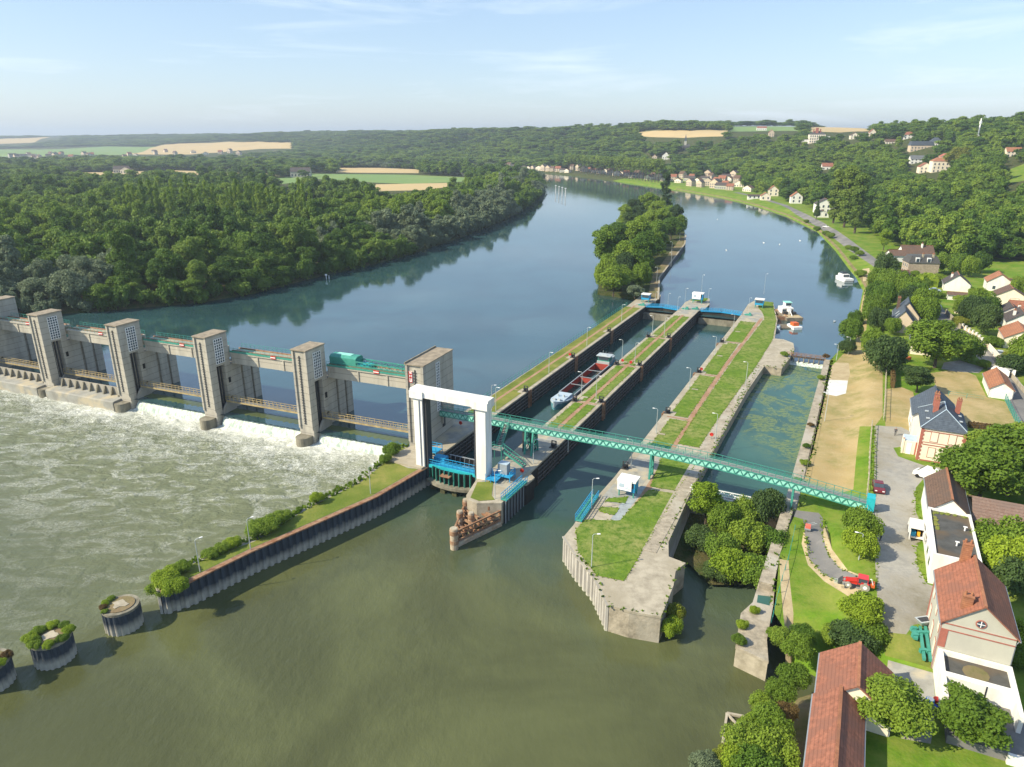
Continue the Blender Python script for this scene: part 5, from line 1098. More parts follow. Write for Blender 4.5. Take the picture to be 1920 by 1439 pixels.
def house(label, org, rz, w, d, h, rh=3, roof='y', wall=None, rf=None, name='house', wins=(), chim=(), over=.3, group=None, cat='house', trim=None, loc_extra=0, skyl=0, win_m=None, base=.4):
    wall = wall or plaster_white; rf = rf or tile_red; win_m = win_m or glass
    t = thing(name, label, cat, org, rz, group); zb = -base
    b = MB(); b.box(0, w, 0, d, zb, h)
    if roof == 'y': b.hexa([(0, .02, h), (w, .02, h), (w / 2, .02, h + rh)], [(0, d - .02, h), (w, d - .02, h), (w / 2, d - .02, h + rh)])
    if roof == 'x': b.hexa([(.02, 0, h), (.02, d, h), (.02, d / 2, h + rh)], [(w - .02, 0, h), (w - .02, d, h), (w - .02, d / 2, h + rh)])
    b.build('wall', wall, t)
    o = over; th = .18; b = MB()
    if roof in 'yx':
        W_, D_ = (w, d) if roof == 'y' else (d, w); sl = rh / (W_ / 2)
        f = (lambda x, y, z: (x, y, z)) if roof == 'y' else (lambda x, y, z: (y, x, z))
        for s in (0, 1):
            x0 = -o if s == 0 else W_ + o; z0 = h - o * sl + .05
            q = [(x0, -o, z0), (W_ / 2, -o, h + rh + .05), (W_ / 2, -o, h + rh + .05 + th), (x0, -o, z0 + th)]
            b.hexa([f(*p) for p in q], [f(p[0], D_ + o, p[2]) for p in q])
    elif roof == 'hip':
        k = min(w, d) / 2 * .85; cx_ = w / 2
        if d >= w: top = [(cx_ - .05, k, h + rh), (cx_ + .05, k, h + rh), (cx_ + .05, d - k, h + rh), (cx_ - .05, d - k, h + rh)]
        else: top = [(k, d / 2 - .05, h + rh), (w - k, d / 2 - .05, h + rh), (w - k, d / 2 + .05, h + rh), (k, d / 2 + .05, h + rh)]
        b.hexa([(-o, -o, h + .02), (w + o, -o, h + .02), (w + o, d + o, h + .02), (-o, d + o, h + .02)], top)
    elif roof == 'mansard':
        b.hexa([(-o, -o, h), (w + o, -o, h), (w + o, d + o, h), (-o, d + o, h)], [(1, 1, h + rh), (w - 1, 1, h + rh), (w - 1, d - 1, h + rh), (1, d - 1, h + rh)])
    elif roof == 'flat':
        b.box(.3, w - .3, .3, d - .3, h + .01, h + .12)
    r_ = b.build('roof', rf, t)
    if roof == 'flat':
        MB().box(0, w, 0, .3, h, h + .45).box(0, w, d - .3, d, h, h + .45).box(0, .3, .3, d - .3, h, h + .45).box(w - .3, w, .3, d - .3, h, h + .45).build('parapet', plaster_white if wall is plaster_white else wall, t)
    if roof in 'yx':
        b = MB()
        if roof == 'y': b.beam((w / 2, -o, h + rh + .24), (w / 2, d + o, h + rh + .24), .3, .14)
        else: b.beam((-o, d / 2, h + rh + .24), (w + o, d / 2, h + rh + .24), .3, .14)
        b.build('ridge_tiles', rf if rf in (slate, slate_pale) else tile_orange, r_)
    if roof in 'yx' and w * d < 220 and loc_extra == 0:
        sl = rh / ((w if roof == 'y' else d) / 2); z0 = h - o * sl + .08
        for k in (0, 1):
            g_ = MB()
            if roof == 'y': x = -o - .05 if k == 0 else w + o + .05; g_.beam((x, -o, z0), (x, d + o, z0), .13, .12); g_.beam((x, .1, z0), (x + (.2 if k == 0 else -.2), .1, z0 - .5), .08); g_.beam((x + (.25 if k == 0 else -.25), .1, z0 - .5), (x + (.25 if k == 0 else -.25), .1, 0), .08)
            else: y = -o - .05 if k == 0 else d + o + .05; g_.beam((-o, y, z0), (w + o, y, z0), .13, .12)
            g_.build('gutter', grey_metal, t)
    for (cx_, cy_, cz0, ch_, cw, cm) in chim:
        c = MB().box(cx_ - cw, cx_ + cw, cy_ - .4, cy_ + .4, cz0, cz0 + ch_).build('chimney', cm, r_)
        b = MB(); b.box(cx_ - cw - .06, cx_ + cw + .06, cy_ - .46, cy_ + .46, cz0 + ch_, cz0 + ch_ + .15)
        for k in range(max(2, int(cw * 3))): xx = cx_ - cw + .2 + (2 * cw - .4) * k / max(1, int(cw * 3) - 1); b.cyl((xx, cy_, 0), .13, cz0 + ch_ + .15, cz0 + ch_ + .6, 8)
        b.v = b.v; b.build('chimney_pots', tile_orange, t)
    for (face, u, z, ww, hh, kind) in wins:
        e = .05
        def bx(b, g, e0, e1, u0=u, z0=z):
            if face == 'f': b.box(u0 - g, u0 + ww + g, -e1, -e0, z0 - g, z0 + hh + g)
            if face == 'l': b.box(-e1, -e0, u0 - g, u0 + ww + g, z0 - g, z0 + hh + g)
            if face == 'r': b.box(w + e0, w + e1, u0 - g, u0 + ww + g, z0 - g, z0 + hh + g)
            return b
        if kind == 'door': bx(MB(), 0, .002, .06).build('door', MATS['green_paint'] if 'green' in label else timber, t); continue
        fr_ = bx(MB(), .10 if kind == 'brick' else .08, .0021, .05).build('window', brick if kind == 'brick' else sign_white, t)
        bx(MB(), 0, .051, .075).build('shutter' if kind == 'brick' else 'pane', plaster_cream if kind == 'brick' else win_m, fr_)
    for k in range(skyl):
        sl = rh / (w / 2); y = d * (k + .7) / (skyl + .4); x0 = w * .16; b = MB(); q = [(x0, y - .35, h + x0 * sl + .27), (x0 + .9, y - .35, h + (x0 + .9) * sl + .27), (x0 + .9, y + .35, h + (x0 + .9) * sl + .27), (x0, y + .35, h + x0 * sl + .27)]
        b.hexa(q, [(p[0], p[1], p[2] + .05) for p in q]); b.build('skylight', lamp_steel, r_)
    return t
L2 = lambda t_, s_, z=2.0: Lk(t_, s_, z)
# brick trimmed villa
v = house('cream villa with red brick corners and dark slate hip roof beside the gravel yard', L2(72.2, 8.2), LANG, 7.2, 10.8, 6.6, 3.1, 'hip', plaster_cream, slate, over=.35, wins=[('f', 1.7, .9, 1.1, 1.9, 'brick'), ('f', 4.6, .9, 1.1, 1.9, 'brick'), ('f', 1.7, 4.1, 1.1, 1.9, 'brick'), ('f', 4.6, 4.1, 1.1, 1.9, 'brick')], chim=[(2.1, 4.9, 8.0, 2.9, .42, brick), (2.3, 8.6, 8.0, 2.8, .42, brick), (6.0, 7.6, 7.8, 2.6, .4, brick)])
b = MB(); b.box(-.06, .38, -.06, .38, -.4, 6.55); b.box(6.82, 7.26, -.06, .38, -.4, 6.55)
for k in range(8): b.box(.38, .56, -.055, .3, .2 + k * .8, .6 + k * .8); b.box(6.64, 6.82, -.055, .3, .2 + k * .8, .6 + k * .8)
b.build('brick_quoin', brick, v); b = MB(); b.box(.56, 6.64, -.07, -.002, 3.25, 3.4); b.box(.56, 6.64, -.07, -.002, 3.75, 3.85); b.box(.56, 6.64, -.08, -.002, 5.95, 6.1); b.box(.56, 6.64, -.09, -.002, -.4, .25); b.build('brick_band', brick, v)
b = MB(); 
for (p, q) in (((-.3, -.3, 6.72), (3.6, 3.0, 9.75)), ((7.5, -.3, 6.72), (3.6, 3.0, 9.75)), ((3.6, 3.0, 9.78), (3.6, 7.8, 9.78)), ((-.3, 11.1, 6.72), (3.6, 7.8, 9.75))): b.beam(p, q, .14, .08)
b.build('roof_flashing', pale_blue, v)
b = MB()
for (x, y) in ((1.0, 2.4), (1.0, 6.5), (6.2, 3), (6.3, 6.4)): z = 6.62 + min(x, 7.2 - x) * .86 + .22; b.box(x - .45, x + .35, y - .3, y + .3, z, z + .12)
b.build('skylight', lamp_steel, v)
b = MB(); b.box(-2.4, 0, 2.2, 5.6, -.4, 2.6); b.box(-2.5, -2.2, 2.1, 2.6, -.4, 3.0); b.build('porch', plaster_cream, v); MB().box(-2.3, -.05, 2.3, 5.5, 2.6, 2.75).build('porch_roof', pale_blue, v); MB().box(-2.46, -2.401, 2.9, 3.6, 0, 2.2).box(-1.7, -.9, 2.12, 2.19, 0, 2.2).build('porch_window', sign_white, v); MB().box(-2.5, -2.2, 2.15, 2.5, -.35, 3.1).box(-.3, .0, 2.1, 2.19, -.35, 2.6).build('porch_brick', brick, v)
house('white house with a plain slate gable roof directly behind the brick trimmed villa', L2(71.6, 20.6), LANG, 7.6, 10.5, 4.6, 3.2, 'y', plaster_white, slate, wins=[('l', 2, .8, 1, 1.3, 'w'), ('l', 5, .8, 1, 1.3, 'w'), ('l', 7.6, 3, .8, 1, 'w')])
# flat roofed long building, brown gable building
fb = house('long white building with a mossy flat roof beside the parked open van', L2(72.0, -35.9), LANG, 5.6, 14.4, 4.2, .5, 'flat', plaster_white, bitumen, name='outbuilding', cat='building', wins=[('l', 2 + k * 3.1, 1.4, 1.1, 1.2, 'w') for k in range(4)])
MB().cyl((3.0, 4.2, 0), .1, 4.3, 4.9, 8).box(2.75, 3.25, 4.1, 4.3, 4.9, 5.0).cyl((4.4, 9.3, 0), .1, 4.3, 4.9, 8).box(4.15, 4.65, 9.2, 9.4, 4.9, 5.0).build('roof_vent', sign_white, fb)
b = MB()
for k in range(26): x, y = (.6 + rnd.random() * .5, rnd.uniform(8, 13.6)) if k % 2 else (rnd.uniform(.6, 5), 13.4 + rnd.random() * .4); b.cyl((x, y, 0), rnd.uniform(.15, .4), 4.3, 4.36 + rnd.random() * .1, 6)
b.build('moss', lawn_olive, fb)
house('brown tiled gable building with a white end wall above the flat roofed building', L2(72.3, -21.4), LANG, 5.2, 11.6, 4.2, 2.2, 'y', plaster_white, tile_brown, name='outbuilding', cat='building', over=.2)
# red tiled house with tanks
h_ = house('tall grey rendered house with red tiled gable roof and round gable window', L2(71.5, -54.6), LANG, 7.0, 10.8, 6.5, 3.0, 'y', plaster_grey, tile_red, over=.25, wins=[('l', 1.2, .9, .9, 1.9, 'brick'), ('l', 4.6, .9, .9, 1.9, 'brick'), ('l', 8.2, .9, .9, 1.9, 'brick'), ('l', 1.2, 4.2, .9, 1.9, 'brick'), ('l', 4.6, 4.2, .9, 1.9, 'brick'), ('l', 8.2, 4.2, .9, 1.9, 'brick')], chim=[(2.0, 1.2, 7.4, 2.3, .5, tile_orange), (2.6, 10.9, 6.5, 4.6, .5, tile_orange)])
b = MB(); b.tube((3.5, -.03, 7.3), (3.5, -.09, 7.3), .52, None, 20); w__ = b.build('round_window', brick, h_); MB().tube((3.5, -.091, 7.3), (3.5, -.11, 7.3), .4, None, 20).build('pane', glass, w__); MB().box(3.46, 3.54, -.13, -.112, 6.9, 7.7).box(3.1, 3.9, -.128, -.113, 7.26, 7.34).build('glazing_bar', sign_white, w__)
MB().box(.0, 7.0, -.06, -.002, 6.3, 6.42).box(.0, 7.0, -.06, -.002, 5.5, 5.62).box(.0, .7, -.05, -.003, 3.2, 5.5).box(-.05, -.003, 0, .6, -.4, 6.3).box(-.05, -.003, 10.2, 10.8, -.4, 6.3).build('brick_trim', brick, h_)
t = thing('settling_tank', 'pair of walled dark filter tanks against the grey gable of the red tiled house', 'tank', L2(71.6, -62.8), LANG)
MB().box(0, .5, 0, 8.1, -.4, 3.0).box(6.7, 7.1, 0, 8.1, -.4, 3.0).box(.5, 6.7, 3.4, 4.2, -.4, 3.0).box(.5, 6.7, 7.8, 8.1, -.4, 3.0).build('tank_wall', plaster_white, t)
MB().box(.5, 6.7, 4.2, 7.8, -.4, 2.4).build('tank_bed', bitumen, t); MB().box(.5, 12, -3.4, 3.4, -.4, 1.0).build('lower_bed', asphalt, t); MB().box(5.6, 12, -3.8, -3.4, -.6, 1.15).build('retaining_wall', plaster_white, t); MB().box(4.2, 4.3, 3.33, 3.399, 1, 3).build('pipe', black, t)
MB().cyl((3.6, 6.0, 0), 1.3, 2.4, 2.42, 12).build('silt_patch', brown_earth, t)
# L shaped shed
s_ = house('red tiled shed block at the back of the L shaped sheds', L2(59.9, -68.0, .6), LANG, 6.9, 6.9, 3.9, 2.6, 'y', plaster_cream, tile_ribbed, name='shed', cat='shed')
s_ = house('long low red tiled shed running to the bottom edge of the picture', L2(59.7, -85.0, .6), LANG, 4.4, 16.8, 3.9, 1.7, 'y', plaster_cream, tile_ribbed, name='shed', cat='shed')
# barn with yellow machine
t = thing('open_barn', 'open fronted barn with a patchy brown tiled roof at the right edge', 'barn', L2(78.4, -19.4), LANG)
MB().box(0, .3, 0, 8, -.4, 3.0).box(.3, 15, 7.7, 8, -.4, 3).build('wall', plaster_beige, t); b = MB()
for k in range(1, 4): b.box(k * 4.6, k * 4.6 + .3, .3, .6, -.4, 2.9)
b.build('post', pale_concrete, t)
b = MB(); b.hexa([(-.1, -.3, 2.9), (-.1, 4.2, 5.0), (-.1, 8.2, 3.2), (-.1, 8.2, 3.0), (-.1, 4.2, 4.8), (-.1, -.3, 2.7)], [(15, -.3, 2.9), (15, 4.2, 5.0), (15, 8.2, 3.2), (15, 8.2, 3.0), (15, 4.2, 4.8), (15, -.3, 2.7)]); b.build('roof', roof_mat('patchy_tiles', (.17, .10, .075), (.30, .22, .18), sc=2.0), t)
t = thing('tool_container', 'yellow container standing under the open barn', 'container', L2(79.7, -19.9), LANG); b = MB(); b.box(0, 3.9, 0, 1.2, .15, 1.5)
for k in range(9): b.box(.2 + k * .42, .32 + k * .42, -.05, 0, .25, 1.4)
b.build('container_body', yellow_paint, t); MB().box(0, 3.9, .02, 1.18, 1.5, 1.58).build('lid', yellow_paint, t); MB().box(.2, .5, .1, 1.1, 0, .15).box(3.3, 3.6, .1, 1.1, 0, .15).build('foot', black, t)
t = thing('cable_drum', 'wooden cable drum under the barn beside the yellow container', 'cable drum', L2(85.3, -20.3), LANG); MB().tube((0, -.5, .85), (0, -.4, .85), .85, None, 20).tube((0, .4, .85), (0, .5, .85), .85, None, 20).build('flange', tile_orange, t); MB().tube((0, -.4, .85), (0, .4, .85), .45, None, 14).build('core', timber, t)
t = thing('garden_shelter', 'small white garden wall and shed by the villa at the top of the gravel yard', 'low wall', GT(1700, 848), LANG)
MB().box(0, 4.5, 0, .2, -.3, .5).box(0, .2, 0, 3.5, -.3, .5).build('low_wall', pale_concrete, t)
# houses further up the bank
def hpx(px, py, *a, **k): return house(k.pop('label'), GT(px, py), k.pop('rz', LANG), *a, **k)
hpx(1668, 622, 6.6, 9, 2.9, 3.9, 'y', plaster_beige, slate, label='beige house front wing with steep slate gable among the riverside trees', over=.25, skyl=2, wins=[('f', 1.5, .8, 1, 1.2, 'w')])
q = GT(1668, 622) + LLv * 9.2 + RL * .8
house('beige house rear wing with steep slate gable and brick chimney, behind the front wing', q, LANG, 7.2, 8, 3.4, 4.4, 'y', plaster_beige, slate, chim=[(1.0, 4.5, 4.5, 3.8, .45, tile_brown)])
hpx(1706, 664, 8.0, 11, 3.2, 3.0, 'y', plaster_cream, slate_pale, label='cream outbuilding with a pale slate roof half hidden by the big walnut tree', wins=[('l', 2, .6, 1, 1.6, 'w')])
hpx(1853, 745, 4.6, 12, 2.3, 1.6, 'y', plaster_white, tile_orange, label='small white garage with orange tiled roof on the left side of the lane', wins=[('f', .8, 0, 3, 1.9, 'w')], name='garage', cat='garage', win_m=plaster_white)
hpx(1880, 652, 8.5, 12, 3.0, 2.4, 'y', plaster_cream, tile_orange, label='cream bungalow with orange tiled roof and red shutters right of the lane', wins=[('l', 1 + k * 2.3, .7, .9, 1.3, 'brick') for k in range(5)])
hpx(1884, 620, 8.5, 10, 3.0, 2.8, 'y', plaster_white, tile_dark, label='white house with dark brown roof just behind the cream bungalow', chim=[(2, 3, 4.5, 1.6, .35, plaster_white)])
hpx(1866, 606, 8, 8, 3.0, 2.8, 'y', plaster_white, tile_dark, label='white gabled house with a dark roof beside the long red roof', chim=[(6, 3, 4.5, 1.6, .35, plaster_white)])
hpx(1890, 596, 15, 7, 2.6, 2.6, 'x', plaster_cream, tile_red, label='low house with a long dark red roof at the right edge')
hpx(1862, 570, 10, 8, 3, 3, 'y', plaster_cream, tile_brown, label='cream house with brown hipped gable and wooden doors above the dark fir', wins=[('f', 5, .3, 2.5, 2.2, 'brick')])
hpx(1848, 545, 8.5, 9, 3.6, 3, 'y', plaster_white, tile_orange, label='white house with bright orange roof at the edge of the wood', wins=[('f', 2, .8, 1, 1.3, 'w')])
hpx(1875, 545, 9, 7, 2.6, 1.6, 'x', plaster_white, tile_dark, label='low white annex with dark roof right of the bright orange roof', wins=[('f', 2, .8, 1.2, 1, 'w'), ('f', 5, .8, 1.2, 1, 'w')])
hpx(1768, 545, 9, 9, 2.8, 3.6, 'y', plaster_white, tile_dark, label='white house with a dark steep roof and small chimney behind the yellow hedge', chim=[(2.5, 4, 4.6, 1.7, .35, plaster_white)])
hpx(1776, 562, 6, 4, 1.8, .7, 'x', plaster_white, tile_brown, label='small white garden shed in the gardens below the dark roofed house', name='shed', cat='shed')
hpx(1790, 588, 5, 4, 1.6, .9, 'hip', plaster_cream, tile_brown, label='tiny brown roofed garden kiosk behind the lane wall', name='shed', cat='shed')
hpx(1690, 496, 14, 8, 5.2, 3.2, 'x', plaster_white, tile_brown, label='long white house with brown red roof below the hillside wood', rz=R(-8), chim=[(9, 3, 7.2, 2.4, .3, plaster_white)], wins=[('f', 1 + 3 * k, 2.6, 1, 1.2, 'w') for k in range(4)])
hpx(1668, 500, 7, 8, 5.0, 2, 'x', plaster_white, tile_brown, label='white wing with a small brown roof joined to the long white house', rz=R(-8), wins=[('f', 1, .9, 1.1, 1.4, 'w'), ('f', 4, .9, 1.1, 1.4, 'w')])
hpx(1652, 508, 4.6, 8, 3.4, .5, 'flat', plaster_white, bitumen, label='flat roofed white annex at the roadside end of the long white house', rz=R(-8), wins=[('l', 1, .9, 1.3, 1.3, 'w'), ('l', 4, .9, 1.3, 1.3, 'w')])
sh = hpx(1700, 517, 12.5, 8, 5.6, 2.8, 'mansard', stone_wall, slate_grey, label='large stone house with grey mansard roof and white dormers', rz=R(-10), wins=[('l', 1 + 2.2 * k, .8, .8, 1.5, 'w') for k in range(3)] + [('l', 1 + 2.2 * k, 3.4, .8, 1.5, 'w') for k in range(3)], chim=[(5.6, 1.2, 6.4, 3.0, .35, pale_concrete), (9.8, 1.2, 6.4, 3.0, .35, pale_concrete)])
b = MB(); b.box(2.6, 4.2, -.1, 1.2, 5.7, 7.9); b.box(7.2, 8.8, -.1, 1.2, 5.7, 7.9); b.build('dormer', sign_white, sh); MB().box(2.8, 4.0, -.13, -.101, 6.0, 7.5).box(7.4, 8.6, -.13, -.101, 6.0, 7.5).build('dormer_window', glass, sh)
hpx(1688, 523, 3.6, 5, 2.0, 1.2, 'x', plaster_white, tile_brown, label='small white hut with a red roof at the roadside below the stone house', name='shed', cat='shed', rz=R(-10))
# hillside villas and far bank town
vm = [plaster_beige, plaster_cream, plaster_beige, plaster_grey]
ch_ = hpx(1516, 270, 24, 16, 14, 5, 'hip', plaster_cream, slate_grey, label='big cream hilltop mansion with terrace and many windows below the skyline', name='mansion', cat='mansion', rz=R(-14), wins=[('f', 1.5 + 3.2 * k, z, 1.5, 2.6, 'w') for k in range(7) for z in (2.0, 6.0, 10.0)], chim=[(6, 5, 16, 6, .9, brick), (16, 5, 16, 6, .9, brick)])
MB().box(-10, 0, 2, 11, -4, 6.5).build('side_wing', plaster_white, ch_); MB().box(-10.3, -.02, 1.7, 11.3, 6.5, 6.9).build('wing_roof', slate_pale, ch_); MB().box(24.02, 31, 3, 13, -3, 11).build('right_wing', plaster_white, ch_); MB().box(-12, 34, -4, -1, -4, .5).build('terrace', pale_concrete, ch_); MB().box(9, 13, 3, 8, 16, 24).build('roof_lantern', brick, ch_)
for (px, py, w, d, h, rh, ro, wm, rm, lab) in ((1594, 262, 12, 9, 6, 4, 'y', plaster_cream, tile_brown, 'villa with a brown gable in the trees right of the hilltop mansion'), (1629, 258, 10, 8, 7, 5, 'y', plaster_cream, tile_red, 'small red roofed villa on the slope between mansion and slate villa'), (1660, 272, 17, 9, 4, 3, 'x', plaster_cream, tile_brown, 'low brown roofed villa left of the long slate roofed villa'), (1694, 262, 13, 9, 6, 4, 'hip', plaster_white, tile_red, 'white villa with red hip roof high on the slope below the radio mast'),
    (1706, 286, 26, 12, 8, 5, 'mansard', plaster_beige, slate, 'long slate roofed villa with gabled facade high on the right slope'), (1744, 276, 13, 10, 6, 5, 'hip', plaster_white, slate, 'white villa with dark slate hip roof right of the long slate villa'), (1706, 309, 16, 9, 6, 4, 'x', plaster_white, slate_pale, 'villa with pale blue grey roof left of the big white villa'), (1723, 326, 12, 10, 7, 4, 'y', plaster_cream, tile_red, 'house with orange red roof just below the pale roofed villa'),
    (1746, 325, 20, 12, 12, 4, 'hip', plaster_cream, tile_orange, 'big cream villa with rows of windows beside the yellow green tree'), (1762, 312, 10, 10, 10, 3, 'y', plaster_cream, brick, 'upper wing of the big cream villa with red trim'), (1886, 296, 14, 9, 6, 4, 'x', plaster_cream, tile_orange, 'villa half hidden in the trees near the vineyard'), (1541, 320, 13, 9, 5, 4, 'x', plaster_white, tile_red, 'red roofed house alone in the middle of the wooded slope'),
    (1441, 258, 9, 8, 8, 5, 'y', plaster_beige, tile_orange, 'pale orange gabled house high in the wood left of the mansion'), (1419, 245, 20, 9, 5, 3, 'x', plaster_white, tile_red, 'long white farmhouse with red roof up on the plateau'), (1241, 302, 13, 10, 9, 6, 'y', plaster_white, tile_red, 'tall white house with red gable alone in the wood above the town'), (1222, 302, 9, 8, 7, 4, 'y', plaster_beige, tile_orange, 'small beige house left of the tall white house above the town'),
    (1440, 368, 10, 8, 6, 4, 'y', plaster_cream, tile_orange, 'cream gable house at the foot of the wood by the far road'), (1426, 376, 9, 7, 4, 3, 'y', plaster_cream, tile_orange, 'lower cream house at the foot of the wood by the far road'), (1482, 382, 10, 8, 6, 4, 'y', plaster_white, tile_orange, 'white gabled house by the road left of the tall poplars'), (1402, 374, 16, 6, 3, 1.2, 'x', plaster_white, tile_dark, 'long low white shed by the far riverside road'), (1528, 400, 15, 10, 7, 4, 'y', plaster_white, tile_dark, 'white house tucked behind the dark conifer left of the poplars'), (1530, 408, 9, 7, 3, 2, 'y', plaster_white, slate_grey, 'small white house at the road below the poplars')):
    z_ = 0; hpx(px, py, w, d, h, rh, ro, wm, rm, label=lab, name='villa' if h > 5 else 'house', cat='villa' if h > 5 else 'house', rz=R(-12), base=4, loc_extra=1, wins=[('f', w * (k + .35) / (int(w / 3.4)), zz, 1.3, 1.9, 'w') for k in range(int(w / 3.4)) for zz in ([1.2] if h < 6 else [1.2, 4.4] if h < 10 else [1.2, 4.6, 8.2])])
t = thing('church', 'grey village church with a thin slate spire in the wood above the town', 'church', GT(1278, 282), R(-12)); MB().box(0, 14, 0, 8, -3, 7).hexa([(0, 0, 7), (0, 8, 7), (0, 4, 11)], [(14, 0, 7), (14, 8, 7), (14, 4, 11)]).build('nave', slate_grey, t); MB().box(4, 8, 2, 6, 7, 16).build('tower', plaster_grey, t); MB().hexa([(3.8, 1.8, 16), (8.2, 1.8, 16), (8.2, 6.2, 16), (3.8, 6.2, 16)], [(5.95, 3.95, 28), (6.05, 3.95, 28), (6.05, 4.05, 28), (5.95, 4.05, 28)]).build('spire', slate, t)
t = thing('radio_mast', 'slim white and grey radio mast rising from the wood on the right slope', 'mast', GT(1830, 274)); b = MB(); b.tube((0, 0, -3), (0, 0, 20), .9, .7, 8); b.build('mast_lower', grey_metal, t); MB().tube((0, 0, 20), (0, 0, 30), .8, .6, 8).box(-1, 1, -.8, .8, 24, 27).box(-1, 1, -.8, .8, 10, 12).build('antenna', sign_white, t)
# far bank town
rf_ = [tile_red, tile_brown, tile_brown, tile_dark, slate_grey]; ti = 0; protos = []
TG = 'small pale houses of the riverside town at the far bend'
for k in range(5):
    w, d, h, rh = [(11, 9, 6, 4), (14, 9, 5, 3.5), (9, 9, 7, 4), (18, 9, 5, 3.5), (12, 10, 8, 4)][k]
    protos.append(house('pale house with tiled roof in the row of the riverside town at the far bend', (0, 0, -500), 0, w, d, h, rh, 'xyxxy'[k], vm[k % 4], rf_[k], name='town_house', base=4, loc_extra=1, group=TG, wins=[('f', w * (j + .3) / int(w / 3), zz, 1.4, 2, 'w') for j in range(int(w / 3)) for zz in ((1, 4) if h > 5 else (1,))]))
TP = [(x, 314 + (x - 930) * .085) for x in range(932, 1062, 9)] + [(x, 319.5 + (x - 1068) * .118 + (k % 3) * .8) for k, x in enumerate(range(1068, 1240, 10))] + [(1255, 340), (1264, 344), (1272, 336), (1281, 341), (1291, 337), (1300, 345), (1312, 340), (1318, 350), (1326, 338), (1334, 348), (1345, 344), (1352, 336), (1360, 341), (1368, 334), (1374, 345), (1361, 358), (1340, 356), (1330, 354), (1305, 352), (1286, 350), (1376, 352), (1392, 360), (1352, 352), (1320, 332)]
for k, (px, py) in enumerate(TP):
    P_ = protos[rnd.randrange(5)] if k >= 5 else protos[k]; g_ = G(px, py, 3); p = GT(px, py - 1.0)
    dr_ = polydist(np.array([p.x]), np.array([p.y]), Rsh)[0][0]
    rz = math.atan2(-1, 1.2) if px > 1200 else -.6
    if k < 5: P_.location = p; P_.rotation_euler = (0, 0, rz + rnd.uniform(-.3, .3)); P_.scale = (rnd.uniform(.65, .9),) * 3
    else: dup(P_, p, rz + rnd.uniform(-.3, .3), None, None, rnd.uniform(.62, .92))
# left plain: village and farm
vg = 'small houses of the distant village on the left plain'
for k in range(34):
    px = rnd.uniform(2, 250) if k < 24 else rnd.uniform(280, 520); py = 292 + rnd.uniform(0, 8) if k < 24 else 286 + rnd.uniform(0, 6); p = GT(px, py)
    dup(protos[k % 5], p, rnd.uniform(-1, 1), 'tiny pale house in the distant village on the left plain below the fields', vg, 1.15)
dup(protos[3], GT(213, 325), .2, 'white farm building beside the long strip of stubble on the left plain', 'farm', 1.3); dup(protos[1], GT(226, 326), .1, 'second white farm building at the edge of the stubble strip on the left plain', 'farm', 1.2); dup(protos[3], GT(545, 333), .1, 'dark red roofed farm between the stubble strip and the green field', 'farm', 1.6)
# ================================================================ garden walls, fences, street things
def wallrun(name, label, pts, h, th, m, cat='wall', pil=None):
    t = thing(name, label, cat, pts[0]); b = MB()
    for a, c in zip(pts[:-1], pts[1:]):
        n = max(1, int((c - a).length / 6)); 
        for i in range(n):
            p = a.lerp(c, i / n); q = a.lerp(c, (i + 1) / n); p.z = hz(p.x, p.y); q.z = hz(q.x, q.y); b.beam(p + Vector((0, 0, h / 2 - .1)), q + Vector((0, 0, h / 2 - .1)), th, h + .2)
    b.build('wall_run', m, t, True)
    if pil:
        for a, c in zip(pts[:-1], pts[1:]):
            n = max(1, int((c - a).length / pil))
            for i in range(n): p = a.lerp(c, i / n); p.z = hz(p.x, p.y); MB().box(-.22, .22, -.22, .22, 0, h + .55).box(-.3, .3, -.3, .3, h + .55, h + .65).build('pillar', plaster_white, t).location = p - pts[0]
    return t
wallrun('garden_wall', 'white rendered garden wall along the upper end of the lane', gp([(1720, 542), (1738, 556), (1757, 574), (1764, 584)]), 1.6, .25, plaster_white)
wallrun('garden_wall', 'pale garden wall by the lane below the yellow bush', gp([(1773, 588), (1787, 604), (1800, 618)]), 1.5, .25, pale_concrete)
wallrun('garden_wall', 'low lane wall with a row of white pillars opposite the big walnut tree', gp([(1798, 612), (1830, 632), (1853, 653)]), .8, .2, plaster_beige, pil=2.6)
wallrun('garden_wall', 'cream wall curving along the lane above the white van', gp([(1853, 655), (1868, 672), (1877, 684), (1884, 700)]), 1.7, .25, plaster_cream)
wallrun('garden_wall', 'long pale wall down the right side of the lane past the white van', gp([(1893, 705), (1910, 725), (1935, 755), (1970, 800)]), 1.1, .25, pale_concrete)
def fence(name, label, pts, h, step, pm, rm, rails=(.5, 1.0), r=.06):
    t = thing(name, label, 'fence', pts[0]); b, c_ = MB(), MB()
    for a, c in zip(pts[:-1], pts[1:]):
        n = max(1, int((c - a).length / step))
        for i in range(n):
            p = a.lerp(c, i / n); q = a.lerp(c, (i + 1) / n); p.z = hz(p.x, p.y); q.z = hz(q.x, q.y); b.beam(p, p + Vector((0, 0, h)), r * 2)
            for f_ in rails: c_.beam(p + Vector((0, 0, h * f_)), q + Vector((0, 0, h * f_)), r)
    b.build('fence_post', pm, t, True); c_.build('fence_rail', rm, t, True)
fence('mesh_fence', 'green mesh fence along the lane below the orange roofed garage', gp([(1884, 752), (1900, 785), (1925, 830)]), 1.7, 1.6, green_paint, green_paint, (.1, .3, .5, .7, .97))
fence('concrete_fence', 'pale concrete post fence between the dry meadow and the gravel road', gp([(1661, 694), (1659, 745), (1656, 792)]), 1.5, 2.2, pale_concrete, pale_concrete, (.3, .95), .07)
